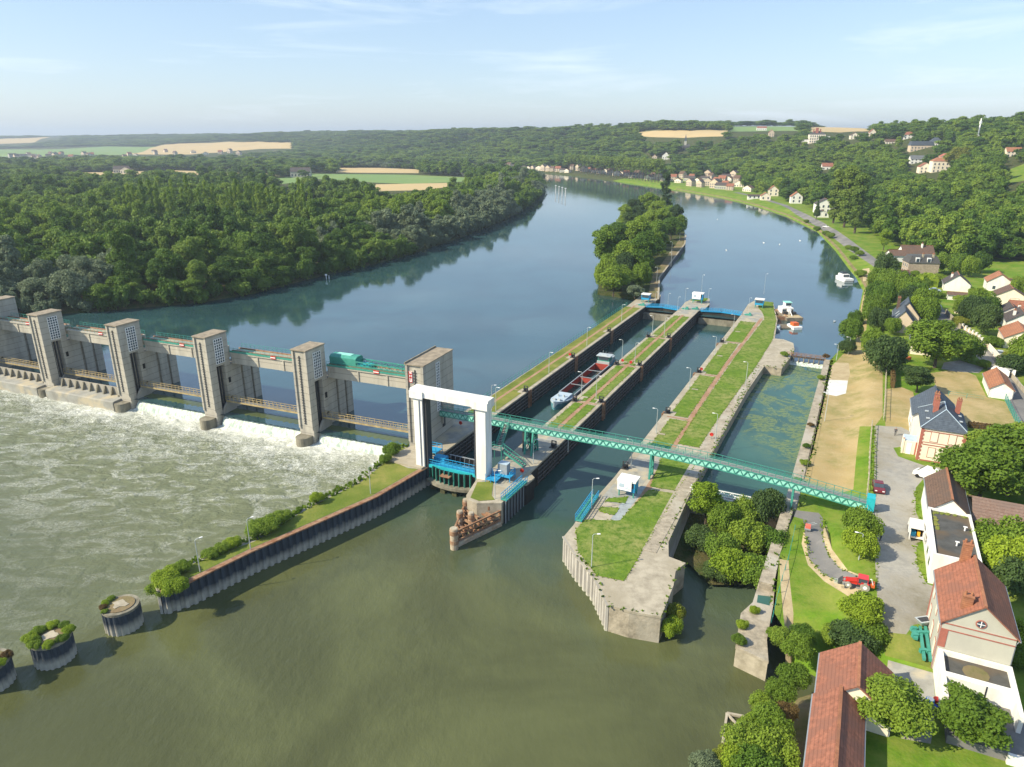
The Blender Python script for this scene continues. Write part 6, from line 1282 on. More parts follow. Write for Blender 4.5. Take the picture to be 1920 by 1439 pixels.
fence('concrete_fence', 'pale concrete post fence beside the green bank and the gravel road', gp([(1634, 800), (1630, 850), (1628, 900), (1625, 930), (1624, 972)]), 1.5, 2.2, pale_concrete, pale_concrete, (.3, .95), .07)
fence('wire_fence', 'thin wire fence round the dry garden behind the white house', gp([(1778, 742), (1812, 747), (1845, 752)]), 1.1, 2.0, green_paint, green_paint, (.5, .97), .04)
fence('wire_fence', 'dark wire fence at the back of the big trees below the dry garden', gp([(1810, 805), (1860, 812), (1925, 826)]), 1.4, 1.8, steel_dark, steel_dark, (.3, .6, .97), .04)
fence('handrail', 'thin green handrail down the old wall beside the lower lawn', [G(1489, 1000, 0), G(1478, 1050, 0), G(1466, 1090, 0), G(1454, 1135, 0), G(1444, 1180, 0)], 1.0, 2.5, green_paint, green_paint, (.95,), .04)
fence('handrail', 'thin handrail on the basin wall beside the dry meadow', [Lk(53.9, s, 0) for s in (-10, 10, 30, 50)], 1.0, 4.0, pale_concrete, pale_concrete, (.97,), .03)
t = thing('timber_frame', 'broken pale timber frame standing in the reeds at the bottom of the picture', 'frame', G(1366, 1380, -5)); P4 = [G(1353, 1408, -4.5), G(1363, 1338, -4), G(1404, 1346, -4), G(1388, 1366, -4), G(1360, 1372, -4), G(1378, 1380, -4)]
b = MB(); b.beam(P4[0] + Vector((0, 0, -2)), P4[0] + Vector((0, 0, .3)), .25); b.beam(P4[0], P4[1], .28); b.beam(P4[1], P4[2], .28); b.beam(P4[1], P4[3], .22); b.beam(P4[4], P4[5], .28)
for p in (P4[1], P4[2], P4[5]): b.beam(p, p + Vector((0, 0, -3)), .25)
b.build('frame_beam', mat('weathered_wood', (.44, .40, .32), (.34, .30, .24), sc=2), t, True)
# green beams and grey hopper beside the red tiled house
gb0 = None
for k, (a, c, w, lab) in enumerate((((1712, 1180), (1716, 1202), .5, 'short thick green steel beam lying left of the other two'), ((1724, 1180), (1732, 1241), .32, 'long green steel beam lying in the middle of the yard'), ((1734, 1180), (1744, 1243), .32, 'long green steel beam with brackets, nearest the grey house'))):
    p, q = GT(*a), GT(*c); t = thing('steel_beam', lab, 'steel beam', p, 0, 'green steel beams in the yard'); b = MB(); b.beam(p + Vector((0, 0, .3)), q + Vector((0, 0, .3)), w, .35); b.build('beam_body', green_paint, t, True)
    b = MB()
    for f_ in (.2, .75): m_ = p.lerp(q, f_); b.box(m_.x - .4, m_.x + .4, m_.y - .2, m_.y + .2, m_.z + .1, m_.z + .6)
    b.build('bracket', green_paint, t, True)
t = thing('metal_hopper', 'small grey and white metal hopper at the far end of the green beams', 'hopper', GT(1730, 1174), .2); MB().hexa([(-.4, -.3, .2), (.4, -.3, .2), (.4, .3, .2), (-.4, .3, .2)], [(-.9, -.6, 1.0), (.9, -.6, 1.0), (.9, .6, 1.0), (-.9, .6, 1.0)]).build('hopper_body', lamp_steel, t); MB().box(-.7, .7, -.4, .4, .9, 1.02).build('opening', steel_dark, t)
br0 = None
for (px, py, m_, lab) in ((1741, 1325, blue_paint, 'blue barrel with a white rim, leftmost of the three'), (1755, 1325, red_paint, 'red barrel against the white tank wall'), (1748, 1338, mat('dark_blue_paint', (.01, .04, .22), (.01, .05, .28)), 'dark blue barrel, nearest of the three')):
    t = thing('barrel', lab, 'barrel', GT(px, py), 0, 'barrels in the courtyard'); MB().cyl((0, 0, 0), .42, 0, 1.0, 16).build('barrel_body', m_, t); MB().cyl((0, 0, 0), .45, .3, .36, 16).cyl((0, 0, 0), .45, .65, .71, 16).cyl((0, 0, 0), .36, 1.0, 1.04, 16).build('hoop', sign_white if 'white rim' in lab else m_, t)
0 and wallrun('low_wall', 'white boundary wall at the bottom right corner beside the trimmed tree', [GT(1868, 1378), GT(1925, 1408)], 1.0, .4, plaster_white)
# ================================================================ vehicles
def wheel(b, x, y, r, w): b.tube((x - w / 2, y, r), (x + w / 2, y, r), r, None, 18)
def car(label, loc, rz, paint, L_=4.2, W_=1.75, H=1.42, group=None, name='parked_car', cat='car'):
    t = thing(name, label, cat, loc, rz, group); w = W_ / 2
    prof = [(-L_ / 2, .35), (-L_ / 2, .72), (-L_ / 2 + .15, .82), (-L_ / 2 + 1.1, .92), (L_ / 2 - .35, .95), (L_ / 2 - .02, .85), (L_ / 2, .4)]
    MB().loft([[(sx * w * k, y, z) for y, z in prof] for sx, k in ((-1, .97), (-1, 1), (1, 1), (1, .97))]).build('body', paint, t)
    cab_ = [(-L_ / 2 + 1.0, .9), (-L_ / 2 + 1.65, H - .02), (L_ / 2 - 1.3, H - .02), (L_ / 2 - .45, .93)]
    MB().hexa([(-w * .93, y, z) if z < 1 else (-w * .78, y, z) for y, z in cab_], [(w * .93, y, z) if z < 1 else (w * .78, y, z) for y, z in cab_]).build('windows', glass, t)
    MB().hexa([(-w * .8, -L_ / 2 + 1.6, H - .03), (w * .8, -L_ / 2 + 1.6, H - .03), (w * .8, L_ / 2 - 1.25, H - .03), (-w * .8, L_ / 2 - 1.25, H - .03)], [(-w * .72, -L_ / 2 + 1.75, H + .03), (w * .72, -L_ / 2 + 1.75, H + .03), (w * .72, L_ / 2 - 1.4, H + .03), (-w * .72, L_ / 2 - 1.4, H + .03)]).build('roof', paint, t)
    b0 = None
    for x in (-w + .1, w - .1):
        for y in (-L_ / 2 + .8, L_ / 2 - .8): b = MB(); wheel(b, x, y, .31, .22); o = b.build('wheel', black, t)
    for x in (-w + .3, w - .3): MB().box(x - .18, x + .18, -L_ / 2 - .02, -L_ / 2 + .05, .6, .75).build('headlight', sign_white, t)
    return t
def van(label, loc, rz, paint, L_=5.0, W_=1.95, H=2.1, open_back=False, name='parked_van'):
    t = thing(name, label, 'van', loc, rz); w = W_ / 2; y0, y1 = -L_ / 2, L_ / 2     # rear at -y
    if open_back:
        MB().box(-w, w, y0 + 1.9, y1 - 1.0, .35, H).box(-w, -w + .08, y0, y0 + 1.9, .35, H).box(w - .08, w, y0, y0 + 1.9, .35, H).box(-w + .08, w - .08, y0, y0 + 1.9, H - .08, H).box(-w + .08, w - .08, y0, y0 + 1.9, .35, .5).hexa([(-w, y1 - 1.0, .35), (w, y1 - 1.0, .35), (w, y1, .4), (-w, y1, .4)], [(-w, y1 - 1.0, H), (w, y1 - 1.0, H), (w * .9, y1 - .1, 1.1), (-w * .9, y1 - .1, 1.1)]).build('body', paint, t)
        MB().box(-w + .09, w - .09, y0 + 1.8, y0 + 1.89, .5, H - .1).build('cargo_space', black, t); MB().box(-.7, -.1, y0 + .3, y0 + 1.1, .5, 1.2).build('tool_box', blue_paint, t); MB().box(.1, .5, y0 + .4, y0 + 1.1, .5, 1.3).build('tool_crate', yellow_paint, t)
        for sx in (-1, 1): MB().box(sx * w - .04 if sx > 0 else -w - .04, sx * w + .04 if sx > 0 else -w + .04, y0 - .85, y0 - .02, .4, H - .05).build('rear_door', paint, t)
    else:
        MB().loft([[(sx * w * k, y, z) for y, z in ((y0, .4), (y0, H - .15), (y0 + .2, H), (y1 - 1.5, H), (y1 - .7, 1.25), (y1 - .05, 1.05), (y1, .4))] for sx, k in ((-1, .96), (-1, 1), (1, 1), (1, .96))]).build('body', paint, t)
    MB().hexa([(-w * .88, y1 - 1.42, H - .12), (w * .88, y1 - 1.42, H - .12), (w * .88, y1 - .68, 1.32), (-w * .88, y1 - .68, 1.32)], [(-w * .88, y1 - 1.36, H - .06), (w * .88, y1 - 1.36, H - .06), (w * .88, y1 - .62, 1.38), (-w * .88, y1 - .62, 1.38)]).build('windscreen', glass, t)
    for x in (-w + .1, w - .1):
        for y in (y0 + .9, y1 - .9): b = MB(); wheel(b, x, y, .34, .24); b.build('wheel', black, t)
    return t
maroon = mat('maroon_paint', (.14, .012, .02), (.17, .02, .025), rough=.3); blue_grey = mat('blue_grey_paint', (.14, .22, .28), (.18, .26, .32), rough=.3)
maroon.node_tree.nodes['Principled BSDF'].inputs['Coat Weight'].default_value = .6
dirr = LANG
car('maroon hatchback parked on the gravel road beside the concrete fence', GT(1646, 918), -.36, maroon)
van('white van with open rear doors parked against the long flat roofed building', GT(1715, 1001), -.45, white_paint, 4.4, 1.9, 2.0, True)
van('white van parked nose in beside the brown tiled building and the big trees', GT(1741, 899), R(62) - .45, white_paint, 5.0)
car('pale blue grey car parked by the pillared wall on the lane', GT(1833, 650), .15, blue_grey)
van('white van with its rear doors open on the lane near the orange garage', GT(1876, 702), .25, white_paint, 4.6, 1.9, 2.0, True)
car('pale car in the courtyard behind the cream lane wall', GT(1875, 667), 1.0, lamp_steel)
car('white and blue car parked beside the beige slate roofed house', GT(1720, 612), 1.2, sign_white)
car('light blue car parked by the dark roofed house in the gardens', GT(1752, 547), 1.3, pale_blue)
car('white car driving on the far riverside road near the poplars', GT(1549, 427), .7, sign_white)
t = thing('garden_trailer', 'orange garden machine standing by the cream outbuilding', 'machine', GT(1697, 677), .4); MB().box(-.8, .8, -1.1, 1.1, .5, 1.3).build('body', orange_paint, t); b = MB(); wheel(b, -.85, 0, .45, .2); wheel(b, .85, 0, .45, .2); b.build('wheel', black, t); MB().box(-.1, .1, 1.1, 2.0, .5, .65).build('drawbar', steel_dark, t)
# tractor
T_ = thing('red_tractor', 'red loader tractor with grey tyres turning from the curved path onto the gravel', 'tractor', GT(1608, 1101), R(64)); T_.scale = (.76,) * 3; grey_tyre = mat('grey_tyre', (.36, .35, .31), (.26, .25, .22), sc=4)
MB().hexa([(-.55, .2, .75), (.55, .2, .75), (.5, 2.1, .8), (-.5, 2.1, .8)], [(-.5, .2, 1.5), (.5, .2, 1.5), (.42, 2.05, 1.35), (-.42, 2.05, 1.35)]).build('bonnet', red_paint, T_)
MB().box(-.5, .5, -1.9, .2, .6, 1.0).build('chassis', steel_dark, T_); MB().box(-.72, .72, -1.5, .15, 1.0, 1.2).box(-1.05, -.6, -1.7, -.4, 1.35, 1.5).box(.6, 1.05, -1.7, -.4, 1.35, 1.5).build('mudguard', red_paint, T_)
MB().box(-.66, .66, -1.4, .1, 1.2, 2.25).build('cab_glass', glass, T_); b = MB(); b.box(-.78, .78, -1.5, .2, 2.25, 2.4)
for x in (-.68, .68):
    for y in (-1.42, .12): b.beam((x, y, 1.2), (x, y, 2.3), .1)
b.build('cab_frame', mat('pink_red_paint', (.62, .06, .08), (.55, .05, .06), sc=2), T_)
for x in (-.85, .85): b = MB(); wheel(b, x, -1.1, .78, .45); o = b.build('wheel', grey_tyre, T_); MB().tube((x - .24, -1.1, .78), (x + .24, -1.1, .78), .35, None, 12).build('rim', sign_white, o)
for x in (-.75, .75): b = MB(); wheel(b, x, 1.6, .52, .32); o = b.build('wheel', grey_tyre, T_); MB().tube((x - .17, 1.6, .52), (x + .17, 1.6, .52), .22, None, 12).build('rim', sign_white, o)
b = MB(); b.beam((-.6, .2, 1.5), (-.6, 2.6, .9), .12); b.beam((.6, .2, 1.5), (.6, 2.6, .9), .12); b.beam((-.6, 2.5, .9), (.6, 2.5, .9), .12); b.build('loader_arm', red_paint, T_)
MB().hexa([(-.9, 2.6, .3), (.9, 2.6, .3), (.9, 2.6, 1.1), (-.9, 2.6, 1.1)], [(-.9, 3.3, .25), (.9, 3.3, .25), (.9, 2.9, .8), (-.9, 2.9, .8)]).build('bucket', steel_dark, T_); b = MB()
for x in (-.7, -.25, .25, .7): b.beam((x, 3.2, .25), (x, 3.9, .15), .08)
b.build('tine', lamp_steel, T_); MB().box(-.7, .7, -2.6, -1.9, .9, 1.5).build('rear_box', orange_paint, T_); MB().tube((-.7, -2.3, 1.5), (-.7, -1.9, 2.6), .07).tube((-.7, -1.9, 2.6), (-.2, -1.7, 2.2), .07).build('rear_hoop', sign_white, T_)
# vibrating roller on the path
t = thing('plate_roller', 'small pink red hand guided roller at the start of the curved path', 'roller', GT(1514, 995), LANG); MB().tube((-.45, 0, .35), (.45, 0, .35), .35, None, 16).build('drum', grey_metal, t); MB().box(-.4, .4, -.35, .4, .5, 1.0).build('body', mat('pink_paint', (.65, .16, .12), (.6, .14, .1), sc=2), t); MB().tube((.3, .3, .9), (1.2, .9, 1.1), .04).tube((-.3, .3, .9), (.9, 1.1, 1.1), .04).build('handle', lamp_steel, t)
# ================================================================ people
def person(label, loc, rz, top_m, leg_m, skin, hair, pose):
    me = bpy.data.meshes.new('person'); J = pose
    names = list(J); idx = {n: i for i, n in enumerate(names)}
    E_ = [('pelvis', 'spine'), ('spine', 'chest'), ('chest', 'neck'), ('neck', 'head'), ('head', 'crown'), ('pelvis', 'hipL'), ('hipL', 'kneeL'), ('kneeL', 'ankL'), ('ankL', 'toeL'), ('pelvis', 'hipR'), ('hipR', 'kneeR'), ('kneeR', 'ankR'), ('ankR', 'toeR'), ('chest', 'shL'), ('shL', 'elL'), ('elL', 'wrL'), ('wrL', 'hdL'), ('chest', 'shR'), ('shR', 'elR'), ('elR', 'wrR'), ('wrR', 'hdR')]
    rad = dict(pelvis=.15, spine=.14, chest=.17, neck=.06, head=.10, crown=.085, hipL=.10, hipR=.10, kneeL=.065, kneeR=.065, ankL=.045, ankR=.045, toeL=.04, toeR=.04, shL=.07, shR=.07, elL=.05, elR=.05, wrL=.035, wrR=.035, hdL=.04, hdR=.04)
    me.from_pydata([J[n] for n in names], [(idx[a], idx[c]) for a, c in E_], []); o = bpy.data.objects.new('person', me); COL.objects.link(o)
    m = o.modifiers.new('skin', 'SKIN'); me.skin_vertices or None
    if not me.skin_vertices:
        bm = bmesh.new(); bm.from_mesh(me); bm.verts.layers.skin.verify(); bm.to_mesh(me); bm.free()
    for n in names: me.skin_vertices[0].data[idx[n]].radius = (rad[n],) * 2
    me.skin_vertices[0].data[0].use_root = True
    s2 = o.modifiers.new('sub', 'SUBSURF'); s2.levels = s2.render_levels = 1
    dg = bpy.context.evaluated_depsgraph_get(); em = bpy.data.meshes.new_from_object(o.evaluated_get(dg)); o.modifiers.clear(); o.data = em
    em.materials.clear()
    for mm_ in (skin, top_m, leg_m, hair): em.materials.append(mm_)
    for p in em.polygons:
        c = p.center; k = 0
        if c.z < .93: k = 2
        elif c.z < 1.46 and not (abs(c.x) > .3 and c.z < 1.02): k = 1
        elif c.z > 1.66 or (c.z > 1.54 and c.y > .03): k = 3
        p.material_index = k; p.use_smooth = True
    o.location = loc; o.rotation_euler = (0, 0, rz); return tag(o, label, 'person')
base_pose = dict(pelvis=(0, 0, .95), spine=(0, 0, 1.12), chest=(0, 0, 1.36), neck=(0, -.01, 1.5), head=(0, -.03, 1.62), crown=(0, -.01, 1.72), hipL=(-.1, 0, .9), kneeL=(-.13, -.05, .5), ankL=(-.14, 0, .09), toeL=(-.15, -.16, .05), hipR=(.1, 0, .9), kneeR=(.13, -.02, .5), ankR=(.16, .05, .09), toeR=(.18, -.1, .05), shL=(-.2, 0, 1.42), elL=(-.28, 0, 1.14), wrL=(-.3, -.12, .92), hdL=(-.3, -.16, .84), shR=(.2, 0, 1.42), elR=(.28, 0, 1.14), wrR=(.32, -.1, .94), hdR=(.33, -.14, .86))
walk = dict(base_pose); walk.update(kneeL=(-.1, -.22, .52), ankL=(-.1, -.28, .1), toeL=(-.1, -.44, .06), kneeR=(.1, .05, .5), ankR=(.1, .3, .12), toeR=(.1, .18, .04))
hi_vis = mat('hi_vis_yellow', (.62, .80, .05), (.55, .72, .05), sc=3); navy = mat('navy_cloth', (.02, .03, .07), (.03, .04, .09), sc=3); skin_m = mat('skin', (.50, .31, .22), (.46, .28, .2), sc=3); hair_m = mat('dark_hair', (.03, .02, .015)); dark_cloth = mat('dark_cloth', (.05, .05, .055), (.07, .07, .08), sc=3)
person('person in a yellow high visibility jacket and dark trousers standing on the gravel road', GT(1650, 1014), .4, hi_vis, navy, skin_m, hair_m, base_pose)
person('person in dark clothes walking on the gravel near the villa porch', GT(1678, 817), -.5, dark_cloth, dark_cloth, skin_m, hair_m, walk)
# ================================================================ trees and plants
rg = np.random.default_rng(11)
ICO = {}
def ico(sub):
    if sub not in ICO:
        bm = bmesh.new(); bmesh.ops.create_icosphere(bm, subdivisions=sub, radius=1); ICO[sub] = (np.array([v.co[:] for v in bm.verts]), np.array([[v.index for v in f.verts] for f in bm.faces])); bm.free()
    return ICO[sub]
def crown_mesh(name, kind, n, ls, blobs, seed, sub=1, core=.72):
    r = np.random.default_rng(seed); C, Rr = [], []
    if kind == 'round': R0, H0, zc = 4.6, 4.6, 7.2
    if kind == 'tall': R0, H0, zc = 3.9, 6.6, 9.5
    if kind == 'poplar': R0, H0, zc = 2.6, 12.5, 11.5
    if kind == 'bush': R0, H0, zc = 4.4, 2.9, 2.5
    if kind == 'conifer': R0, H0, zc = 3.2, 8.5, 9.5
    if kind == 'avenue': R0, H0, zc = 4.4, 5.2, 15.0
    for k in range(blobs):
        u = r.uniform(-1, 1); a = r.uniform(0, 6.283) + k * 2.4; q = math.sqrt(1 - u * u)
        rad = r.uniform(.40, 1.02); prof = 1.0
        if kind == 'conifer': prof = max(.12, (1 - u) / 2 * 1.15)
        if kind == 'poplar': prof = 1.0
        if kind == 'bush': u = abs(u) * .9 + .0
        c = np.array([q * rad * R0 * math.cos(a) * prof, q * rad * R0 * math.sin(a) * prof, zc + u * .74 * H0])
        b = r.uniform(.20, .46) * R0 * (.75 if kind in ('poplar', 'conifer') else 1) * (max(.45, prof) if kind == 'conifer' else 1)
        C.append(c); Rr.append(b)
    if kind in ('round', 'bush', 'avenue'): C.append(np.array([0, 0, zc])); Rr.append(R0 * .52)
    if kind == 'tall':
        for z in (-.35, .3): C.append(np.array([0, 0, zc + z * H0])); Rr.append(R0 * .58)
    if kind in ('poplar', 'conifer'):
        for z in (-.6, -.3, 0, .3, .6): C.append(np.array([0, 0, zc + z * H0])); Rr.append(R0 * (.62 if kind == 'poplar' else .7 * (1 - z) / 1.7))
    C = np.array(C); Rr = np.array(Rr); V, F, off = [], [], 0
    iv, if_ = ico(sub)
    for c, b in zip(C, Rr):
        v = iv * (b * core) * (1 + .22 * r.standard_normal(len(iv))[:, None] * .6) * np.array([1, 1, .9]) + c; V.append(v); F += [tuple(int(x) for x in f + off) for f in if_]; off += len(v)
    w = Rr ** 2 / (Rr ** 2).sum(); k = r.choice(len(C), size=n * 2, p=w); d = r.standard_normal((n * 2, 3)); d /= np.linalg.norm(d, axis=1)[:, None]; d[:, 2] = np.where((d[:, 2] < -.3) & (r.random(n * 2) < .6), -d[:, 2], d[:, 2])
    P = C[k] + d * (Rr[k] * (r.uniform(.78, 1.30, n * 2)))[:, None] * np.array([1, 1, .92])
    D = np.linalg.norm(P[:, None, :] - C[None], axis=2) / Rr[None]; ok = (D < .70).sum(1) == 0; P = P[ok][:n]; d = d[ok][:n]
    N = d * .52 + r.standard_normal(d.shape) * .48 + np.array([0, 0, .32]); N /= np.linalg.norm(N, axis=1)[:, None]
    T = np.cross(N, r.standard_normal(N.shape)); T /= np.linalg.norm(T, axis=1)[:, None]; B = np.cross(N, T); s = ls * r.uniform(.55, 1.35, len(P))[:, None] / 2
    q = [P + T * s * 1.2, P + B * s * .8 + T * s * .15, P - T * s * 1.1 + N * s * .25, P - B * s * .85]
    L = np.stack(q, 1).reshape(-1, 3); V.append(L); F += [(off + 4 * i, off + 4 * i + 1, off + 4 * i + 2, off + 4 * i + 3) for i in range(len(P))]
    me = bpy.data.meshes.new(name); me.from_pydata(np.concatenate(V).tolist(), [], F)
    return me
def trunk_mesh(kind, seed, pale=False):
    r = random.Random(seed); b = MB(); top = {'round': 6.5, 'tall': 10, 'poplar': 18, 'bush': 2.2, 'conifer': 15, 'avenue': 13}[kind]; r0 = {'bush': .14, 'avenue': .4}.get(kind, .34)
    p = Vector((0, 0, -.4)); n = 4
    for k in range(n): q = Vector((r.uniform(-.25, .25), r.uniform(-.25, .25), top * (k + 1) / n)); b.tube(p, q, r0 * (1 - k / n * .7), r0 * (1 - (k + 1) / n * .7), 7); p = q
    for k in range(5): z = top * (.45 + .11 * k); a = k * 2.4; b.tube((0, 0, z), (math.cos(a) * (2.6 if kind != 'poplar' else .9), math.sin(a) * (2.6 if kind != 'poplar' else .9), z + top * .22), r0 * .4, r0 * .12, 5)
    me = b.build('trunk', pale_bark if pale else bark).data; bpy.data.objects.remove(bpy.data.objects[-1]) if False else None
    return me
def take_mesh(o): me = o.data; bpy.data.objects.remove(o); return me
def tmesh(kind, seed):
    before = set(COL.objects[:]); me = trunk_mesh(kind, seed); 
    for o in list(COL.objects):
        if o not in before: bpy.data.objects.remove(o)
    return me
HI, LO, TR = {}, {}, {}
for kind, cnt in (('round', 3), ('tall', 2), ('poplar', 1), ('bush', 3), ('conifer', 1), ('avenue', 1)):
    HI[kind] = [crown_mesh('crown', kind, 7500 if kind != 'bush' else 6000, .46 if kind != 'bush' else .42, 30, 31 + k * 7 + len(kind), 2) for k in range(cnt)]
    LO[kind] = [crown_mesh('crown', kind, 1300, .78, 15, 91 + k * 5 + len(kind), 1) for k in range(cnt)]
    TR[kind] = tmesh(kind, 5 + len(kind))
TCOUNT = 0
def withmat(me, m):
    key = me.name + m.name
    if key not in MATS: c = me.copy(); c.name = 'crown'; c.materials.clear(); c.materials.append(m); MATS[key] = c
    return MATS[key]
def tree(kind, loc, sc, m, label, group=None, name='tree', cat='tree', hi=True, rz=None, szs=1.0):
    global TCOUNT
    pool = (HI if hi else LO)[kind]; me = withmat(pool[rnd.randrange(len(pool))], m)
    t = bpy.data.objects.new(name, None); COL.objects.link(t); t.location = loc; t.rotation_euler = (0, 0, rnd.uniform(0, 6.28) if rz is None else rz); t.scale = (sc, sc, sc * szs); tag(t, label, cat, group)
    c = bpy.data.objects.new('crown', me); COL.objects.link(c); c.parent = t
    q = bpy.data.objects.new('trunk', TR[kind]); COL.objects.link(q); q.parent = t; TCOUNT += 1
    return t
AV = []          # places kept free of wood
def T(kind, px, py, sc, m, label, z=None, group=None, hi=True, szs=1.0, name=None, cat=None):
    p = GT(px, py) if z is None else G(px, py, z)
    b = kind == 'bush'; return tree(kind, p, sc, m, label, group, name or ('shrub' if b else 'poplar_tree' if kind == 'poplar' else 'conifer_tree' if kind == 'conifer' else 'broadleaf_tree'), cat or ('shrub' if b else 'tree'), hi, szs=szs)
# ---- near right bank
T('round', 1662, 1366, .64, leaf_mid, 'round clipped looking tree between the L shaped sheds and the barrels', szs=.70)
T('round', 1812, 1382, .68, leaf_mid, 'broad green tree in front of the filter tanks at the bottom right', szs=.62)
for k, (x, y, s, m, l) in enumerate(((1596, 1218, .72, leaf_dark, 'dark shrub against the back of the red tiled sheds'), (1622, 1205, .58, leaf_mid, 'mid green shrub right of the dark one behind the sheds'), (1614, 1165, .62, leaf_bright, 'bright green shrub just below the red tractor'), (1626, 1145, .42, leaf_mid, 'small leafy shrub beside the gravel road below the tractor'), (1560, 1205, .40, leaf_mid, 'low shrub at the lower edge of the lawn'))): T('bush', x, y, s * .84, m, l)
for x, y, s, m, l in ((1610, 1042, .46, leaf_bright, 'lower green bush in the row between curved path and gravel road'), (1612, 1008, .52, leaf_mid, 'upper green bush in the row between curved path and gravel road')): T('bush', x, y, s, m, l, szs=1.5)
for x, y, s, m, l in ((1832, 946, 1.15, leaf_mid, 'big green tree in the clump beside the brown tiled building, leftmost'), (1888, 930, 1.25, leaf_mid, 'big green tree in the middle of the clump above the barn'), (1945, 925, 1.2, leaf_wood, 'big green tree at the right edge above the barn'), (1862, 892, .95, leaf_wood, 'rear tree of the clump below the dry garden'), (1905, 868, .8, leaf_wood, 'farthest tree of the clump near the garden fence')): T('round', x, y, s, m, l, szs=.8)
for x, y, s, m, l in ((1852, 1050, .72, leaf_mid, 'green shrub right of the flat roofed building, nearest its wall'), (1888, 1085, .8, leaf_bright, 'bright green shrub behind the red tiled house'), (1915, 1060, .85, leaf_mid, 'green shrub at the right edge below the barn'), (1905, 1215, .42, leaf_bright, 'climbing green bush on the right corner of the grey gable'), (1912, 1250, .3, leaf_mid, 'small bush at the right corner of the filter tanks'), (1905, 1110, .7, leaf_dark, 'dark shrub at the right edge behind the red tiled house')): T('bush', x, y, s, m, l, szs=1.3)
gq = 'shrubs on the bank at the bottom of the picture'
for k, (x, y, s, m) in enumerate(((1448, 1196, .30, leaf_mid), (1470, 1210, .50, leaf_wood), (1497, 1235, .62, leaf_mid), (1505, 1205, .5, leaf_wood), (1485, 1290, .62, leaf_mid), (1462, 1318, .55, leaf_mid), (1470, 1350, .45, leaf_brown), (1430, 1340, .5, leaf_mid), (1445, 1385, .72, leaf_mid), (1408, 1372, .42, leaf_bright), (1400, 1415, .72, leaf_wood), (1450, 1430, .8, leaf_mid), (1362, 1435, .42, leaf_yellow), (1385, 1452, .6, leaf_bright), (1318, 1450, .5, leaf_willow), (1420, 1462, .8, leaf_wood), (1415, 1150, .22, leaf_bright), (1392, 1178, .25, leaf_bright), (1385, 1208, .28, leaf_mid), (1425, 1085, .25, leaf_mid))):
    n_ = ('uppermost small', 'second', 'third', 'rounded', 'fourth', 'fifth', 'reddish brown', 'leaning', 'large', 'bright', 'dark', 'full', 'yellow flowering', 'bright', 'pale grey green willow', 'bottommost', 'bright', 'bright', 'drooping', 'ragged')[k]
    w_h = ('beside the broken pier', 'below the broken pier', 'left of the shed roof corner', 'on the lawn edge above the sheds', 'beside the sheds path', 'between path and water', 'at the middle of the bank path', 'over the water above the timber frame', 'behind the timber frame', 'right next to the timber frame', 'below the timber frame', 'at the foot of the bank path', 'at the bottom edge left of the others', 'at the bottom edge under the timber frame', 'at the bottom edge, leftmost of all', 'on the bottom edge near the shed path', 'on the river side of the old pier, uppermost', 'on the river side of the old pier, middle', 'on the river side of the old pier, lowest', 'on the old wall at the thicket edge')[k]
    T('bush', x, y, s * .62, m, f'{n_} shrub {w_h}', z=-1.0 if k not in (16, 17, 18, 19) else -1.3, group=gq, szs=1.25)
gt_ = 'trees and shrubs of the thicket in the old lock'
for k, (kd, x, y, s, m, sz, l) in enumerate((('tall', 1322, 985, .62, leaf_bright, .9, 'thin yellow green birch at the left rear of the thicket'), ('bush', 1352, 1000, .55, leaf_mid, 1.7, 'green tree behind the birch in the thicket'), ('bush', 1388, 990, .58, leaf_wood, 1.5, 'dark tree at the rear middle of the thicket'), ('bush', 1432, 985, .62, leaf_dark, 1.8, 'dense dark tree at the right rear corner of the thicket'), ('bush', 1310, 1030, .5, leaf_dark, 1.3, 'dark shrub against the stone band at the left of the thicket'), ('bush', 1345, 1050, .55, leaf_wood, 1.3, 'shrub in the left front of the thicket'), ('bush', 1405, 1035, .60, leaf_mid, 1.5, 'full green tree in the centre of the thicket'), ('bush', 1440, 1040, .6, leaf_wood, 1.3, 'shrub along the right wall of the thicket'), ('bush', 1375, 1085, .62, leaf_bright, 1.2, 'bright yellow green shrub at the water edge of the thicket'), ('bush', 1412, 1092, .6, leaf_wood, 1.1, 'dark shrub overhanging the water at the thicket front'), ('bush', 1340, 1085, .42, leaf_dark, 1.0, 'low dark shrub at the left front of the thicket'), ('bush', 1258, 1190, .30, leaf_bright, 1.4, 'lower bright shrub growing out of the concrete end of the quay'), ('bush', 1266, 1165, .28, leaf_yellow, 1.5, 'upper yellowish shrub growing out of the concrete end of the quay'))):
    T(kd, x, y, s, m, l, z=-3.6, group=gt_ if k < 11 else 'shrubs on the quay end', szs=sz)
